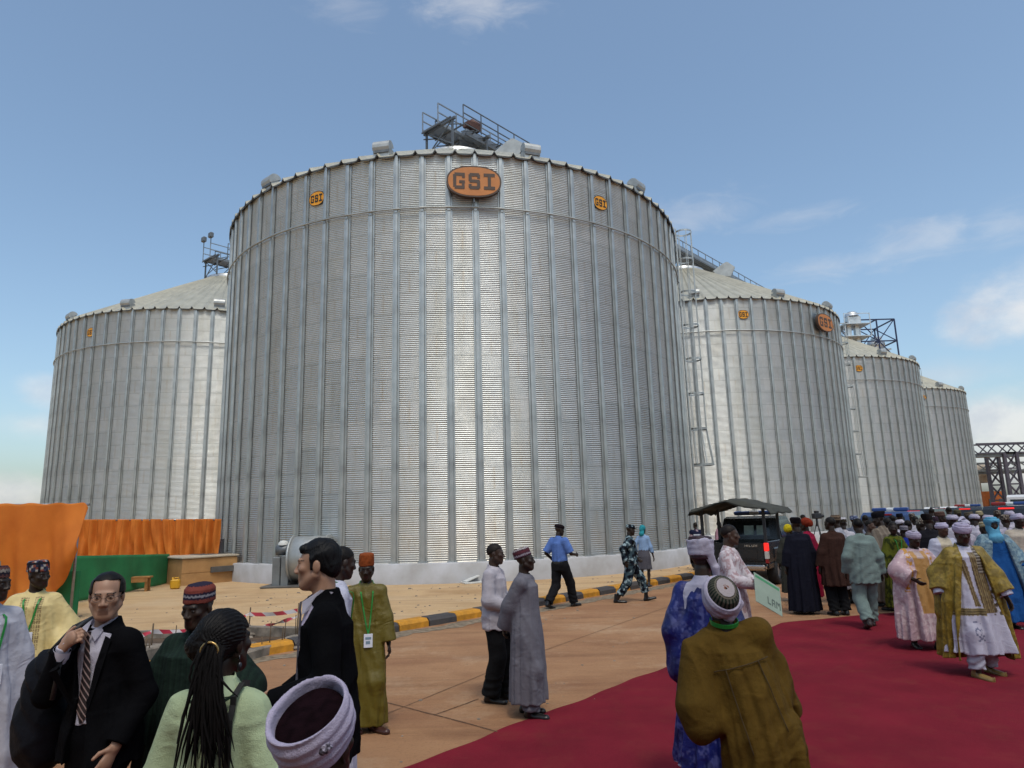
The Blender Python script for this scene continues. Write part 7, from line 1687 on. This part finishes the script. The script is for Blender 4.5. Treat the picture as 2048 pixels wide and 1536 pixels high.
b = MB(); b.add(*tape(s0, zs[0], s1, zs[1], .03, .3)); b.add(*tape(s0, zs[0]-.10, s1, zs[1]-.28, .02, 1.2)); b.add(*tape(s1, zs[1], s2, zs[2], .10, .9)); b.add(*tape(s2, zs[2], s3, zs[3], .05, .8)); b.build('tape', 'tape_red_white', bt)
for p, z in zip((s0, s1, s2, s3), zs): b = MB(); b.tube([(p[0], p[1], -.1), (p[0]+.02, p[1], z+.12)], .012, 6); b.build('stake', 'rust_stain', bt)
# ============================================================ THINGS CARRIED
# rucksack hanging behind the suited man's right shoulder
def world_of(root, P, p): return np.array(root.matrix_basis @ Vector(p)) 
suit_m = Matrix.Translation(suit_root.location)@RZ(suit_root.rotation_euler.z)@Matrix.Scale(suit_root.scale[0], 4)
M('nylon_black', (.005, .0055, .009), .7, var=.3, scale=9, bump=.5, bscale=22, bdist=.012).node_tree.nodes['Principled BSDF'].inputs['Specular IOR Level'].default_value = .12
bg_ = empty('rucksack', tuple(suit_m@Vector((-.40, -.02, 1.0))), suit_root.rotation_euler.z-.25, "soft black rucksack slung behind the spectacled man's shoulder", 'rucksack')
F_ = Fld((-.32, -.26, -.38), (.32, .28, .42), .009); F_.put(ell((-.02, .02, -.07), (.19, .135, .25)), .03); F_.put(ell((.03, 0, .16), (.13, .10, .17)), .05); F_.put(ell((-.06, .12, -.12), (.13, .06, .14)), .02); F_.disp(wrinkle(.013, 5, 1.2)); V, Fc = F_.mesh(1)
mesh_np('bag', V, Fc, 'nylon_black', bg_)
b = MB(); w0 = bg_.matrix_basis.inverted() if False else None
Mi = (Matrix.Translation(bg_.location)@RZ(bg_.rotation_euler.z)).inverted()
hp = Mi@(suit_m@Vector(suitP.hand[-1])); sh_ = Mi@(suit_m@Vector((-.14, .02, 1.49))); top_ = Vector((.04, -.02, .30))
for a, c_ in zip([top_, top_.lerp(sh_, .5)+Vector((0, .02, .05)), sh_, sh_.lerp(hp, .5)+Vector((0, -.03, .01)), hp], [top_.lerp(sh_, .5)+Vector((0, .02, .05)), sh_, sh_.lerp(hp, .5)+Vector((0, -.03, .01)), hp, hp+Vector((-.02, -.02, -.25))]): b.tube([a, c_], .013, 7)
b.build('strap', 'strap_black', bg_)
b = MB(); b.tube([(-.16, .10, -.02), (-.06, .185, .0), (.06, .17, .0)], .004, 5); b.build('zip', 'rail_grey', bg_)
def card(holder, P, hand, size, rotv, mat, name, label, cat, off=(0, 0, 0), stripes=()):
    hm = Matrix.Translation(holder.location)@RZ(holder.rotation_euler.z)@Matrix.Scale(holder.scale[0], 4)
    o = empty(name, tuple(hm@Vector(np.array(P.hand[hand])+np.array(off))), holder.rotation_euler.z, label, cat); R3 = Matrix.Rotation(math.radians(rotv[2]), 4, 'Z')@Matrix.Rotation(math.radians(rotv[0]), 4, 'X')@Matrix.Rotation(math.radians(rotv[1]), 4, 'Y')
    b = MB(); b.box((-size[0]/2, -.003, -size[1]/2), (size[0]/2, .003, size[1]/2), R3); b.build('sheet', mat, o)
    for x0, z0, x1, z1, m_, face in stripes:
        b = MB(); b.box((x0*size[0], -.0045 if face < 0 else .0032, z0*size[1]), (x1*size[0], -.0032 if face < 0 else .0045, z1*size[1]), R3); b.build('print', m_, o)
    return o, R3
M('card_pale', '#8d9c8c', .6, var=.08, scale=5); M('card_green', '#3f8a5c', .6, var=.1, scale=8); M('print_grey', '#59655c', .6, var=.1, scale=20); M('paper_white', '#d5d5dc', .7, var=.05); M('folder_brown', '#6b5224', .7, var=.2, scale=5); M('folder_green', '#12301f', .6, var=.2, scale=5)
o, R3 = card(cardR, cardP, -1, (.47, .36), (-18, 28, -18), 'card_pale', 'card', 'pale green and white printed card held by the man in white lace', 'card', (.02, -.13, -.10), ((-.46, .36, .46, .44, 'card_green', -1),))
LT = {'L': [(0, 0, .2, 1), (.2, 0, .75, .18)], 'A': [(0, 0, .2, .85), (.6, 0, .8, .85), (.1, .82, .7, 1), (.2, .38, .6, .54)], 'M': [(0, 0, .18, 1), (.82, 0, 1, 1), (.18, .72, .42, .95), (.58, .72, .82, .95), (.4, .5, .6, .8)]}
b = MB(); x = -.02
for ch in 'LAM':
    for q in LT[ch]: b.box((x+q[0]*.075, -.006, -.12+q[1]*.085), (x+q[2]*.075, -.0032, -.12+q[3]*.085), R3)
    x += .075*(max(q[2] for q in LT[ch])+.25)
b.build('lettering', 'print_grey', o)
card(shirtmanR, shirtmanP, -1, (.21, .29), (-55, 20, 0), 'paper_white', 'paper', 'white paper held by the man in the rolled-sleeve shirt', 'paper', (.02, -.10, .05))
prR = [o for o in COL.objects if o.get('label', '').startswith('tall man in black suit')][0]
card(prR, profP, 1, (.30, .40), (-14, 0, 8), 'folder_brown', 'folder', 'brown and dark green folder under the hand of the man in profile', 'folder', (-.02, -.12, -.22), ((-.5, .40, .5, .5, 'folder_green', -1), (-.5, .40, .5, .5, 'folder_green', 1)))
# video camera on a tripod by the silo wall
q = at(1632, 1025, 25.6); vc = empty('video_camera', (q[0], 25.6, 0), .5, 'video camera on a black tripod against the silo wall', 'video camera')
zc = q[2]
b = MB(); b.box((-.18, -.08, zc-.22), (.20, .08, zc-.03), bev=.02); b.box((-.06, -.05, zc-.03), (.1, .05, zc+.06), bev=.01); cb = b.build('body', 'plastic_black', vc)
b = MB(); b.tube([(.2, 0, zc-.13), (.36, 0, zc-.13)], .06, 12); b.build('lens', 'plastic_black', vc)
for a in (0, 2.1, 4.2): b = MB(); b.tube([(0, 0, zc-.3), (.45*math.cos(a), .45*math.sin(a), 0)], .018, 6); b.build('leg', 'plastic_black', vc)
b = MB(); b.tube([(0, 0, zc-.5), (0, 0, zc-.2)], .04, 8); b.build('head', 'plastic_black', vc)
# stones and litter on the sand, counted by nobody
b = MB(); r_ = random.Random(12)
for q in range(420):
    a_, c_ = r_.uniform(-14, 16), r_.uniform(-9, -.3)
    p = kp(a_, c_); s_ = r_.choice((.012, .018, .025, .04))*r_.uniform(.6, 1.3); b.box((-s_, -s_*.7, -s_*.3), (s_, s_*.7, s_*.6), TR(*p)@RZ(r_.uniform(0, 3)), s_*.35)
for q in range(160):
    a_, c_ = r_.uniform(-12, 8), r_.uniform(.3, 6); p = kp(a_, c_, .004); s_ = r_.choice((.008, .012, .02))*r_.uniform(.6, 1.3); b.box((-s_, -s_*.7, -s_*.3), (s_, s_*.7, s_*.5), TR(*p)@RZ(r_.uniform(0, 3)), s_*.35)
tag(b.build('pebbles', 'rubble'), 'small pebbles and grit scattered on the sand and road', 'pebbles', kind='stuff')

# ------------------------------------------------------------ unseen canopy added behind the camera to dim light on near faces
M('shade_canopy_white', (.55, .55, .56), .8, var=.08, scale=.6)
ev_ = empty('shade_canopy', (0, -6, 0), 0, 'white canopy on poles added out of view behind the camera, shading the nearest people', 'canopy')
b = MB(); b.add([(-16, -8.2, 4.75), (16, -8.2, 4.75), (16, -3, 6.7), (-16, -3, 6.7), (16, 2.6, 4.75), (-16, 2.6, 4.75)], [[0, 1, 2, 3], [3, 2, 4, 5]]); b.build('roof', 'shade_canopy_white', ev_)
b = MB(); b.box((-16, -8.25, .1), (16, -8.2, 4.7)); b.build('back_wall', 'shade_canopy_white', ev_)
for x in (-15.8, -8, 0, 8, 15.8):
    for y in (-8, 2.4): b = MB(); b.tube([(x, y, 0), (x, y, 4.8)], .05, 10); b.build('pole', 'pole_steel', ev_)
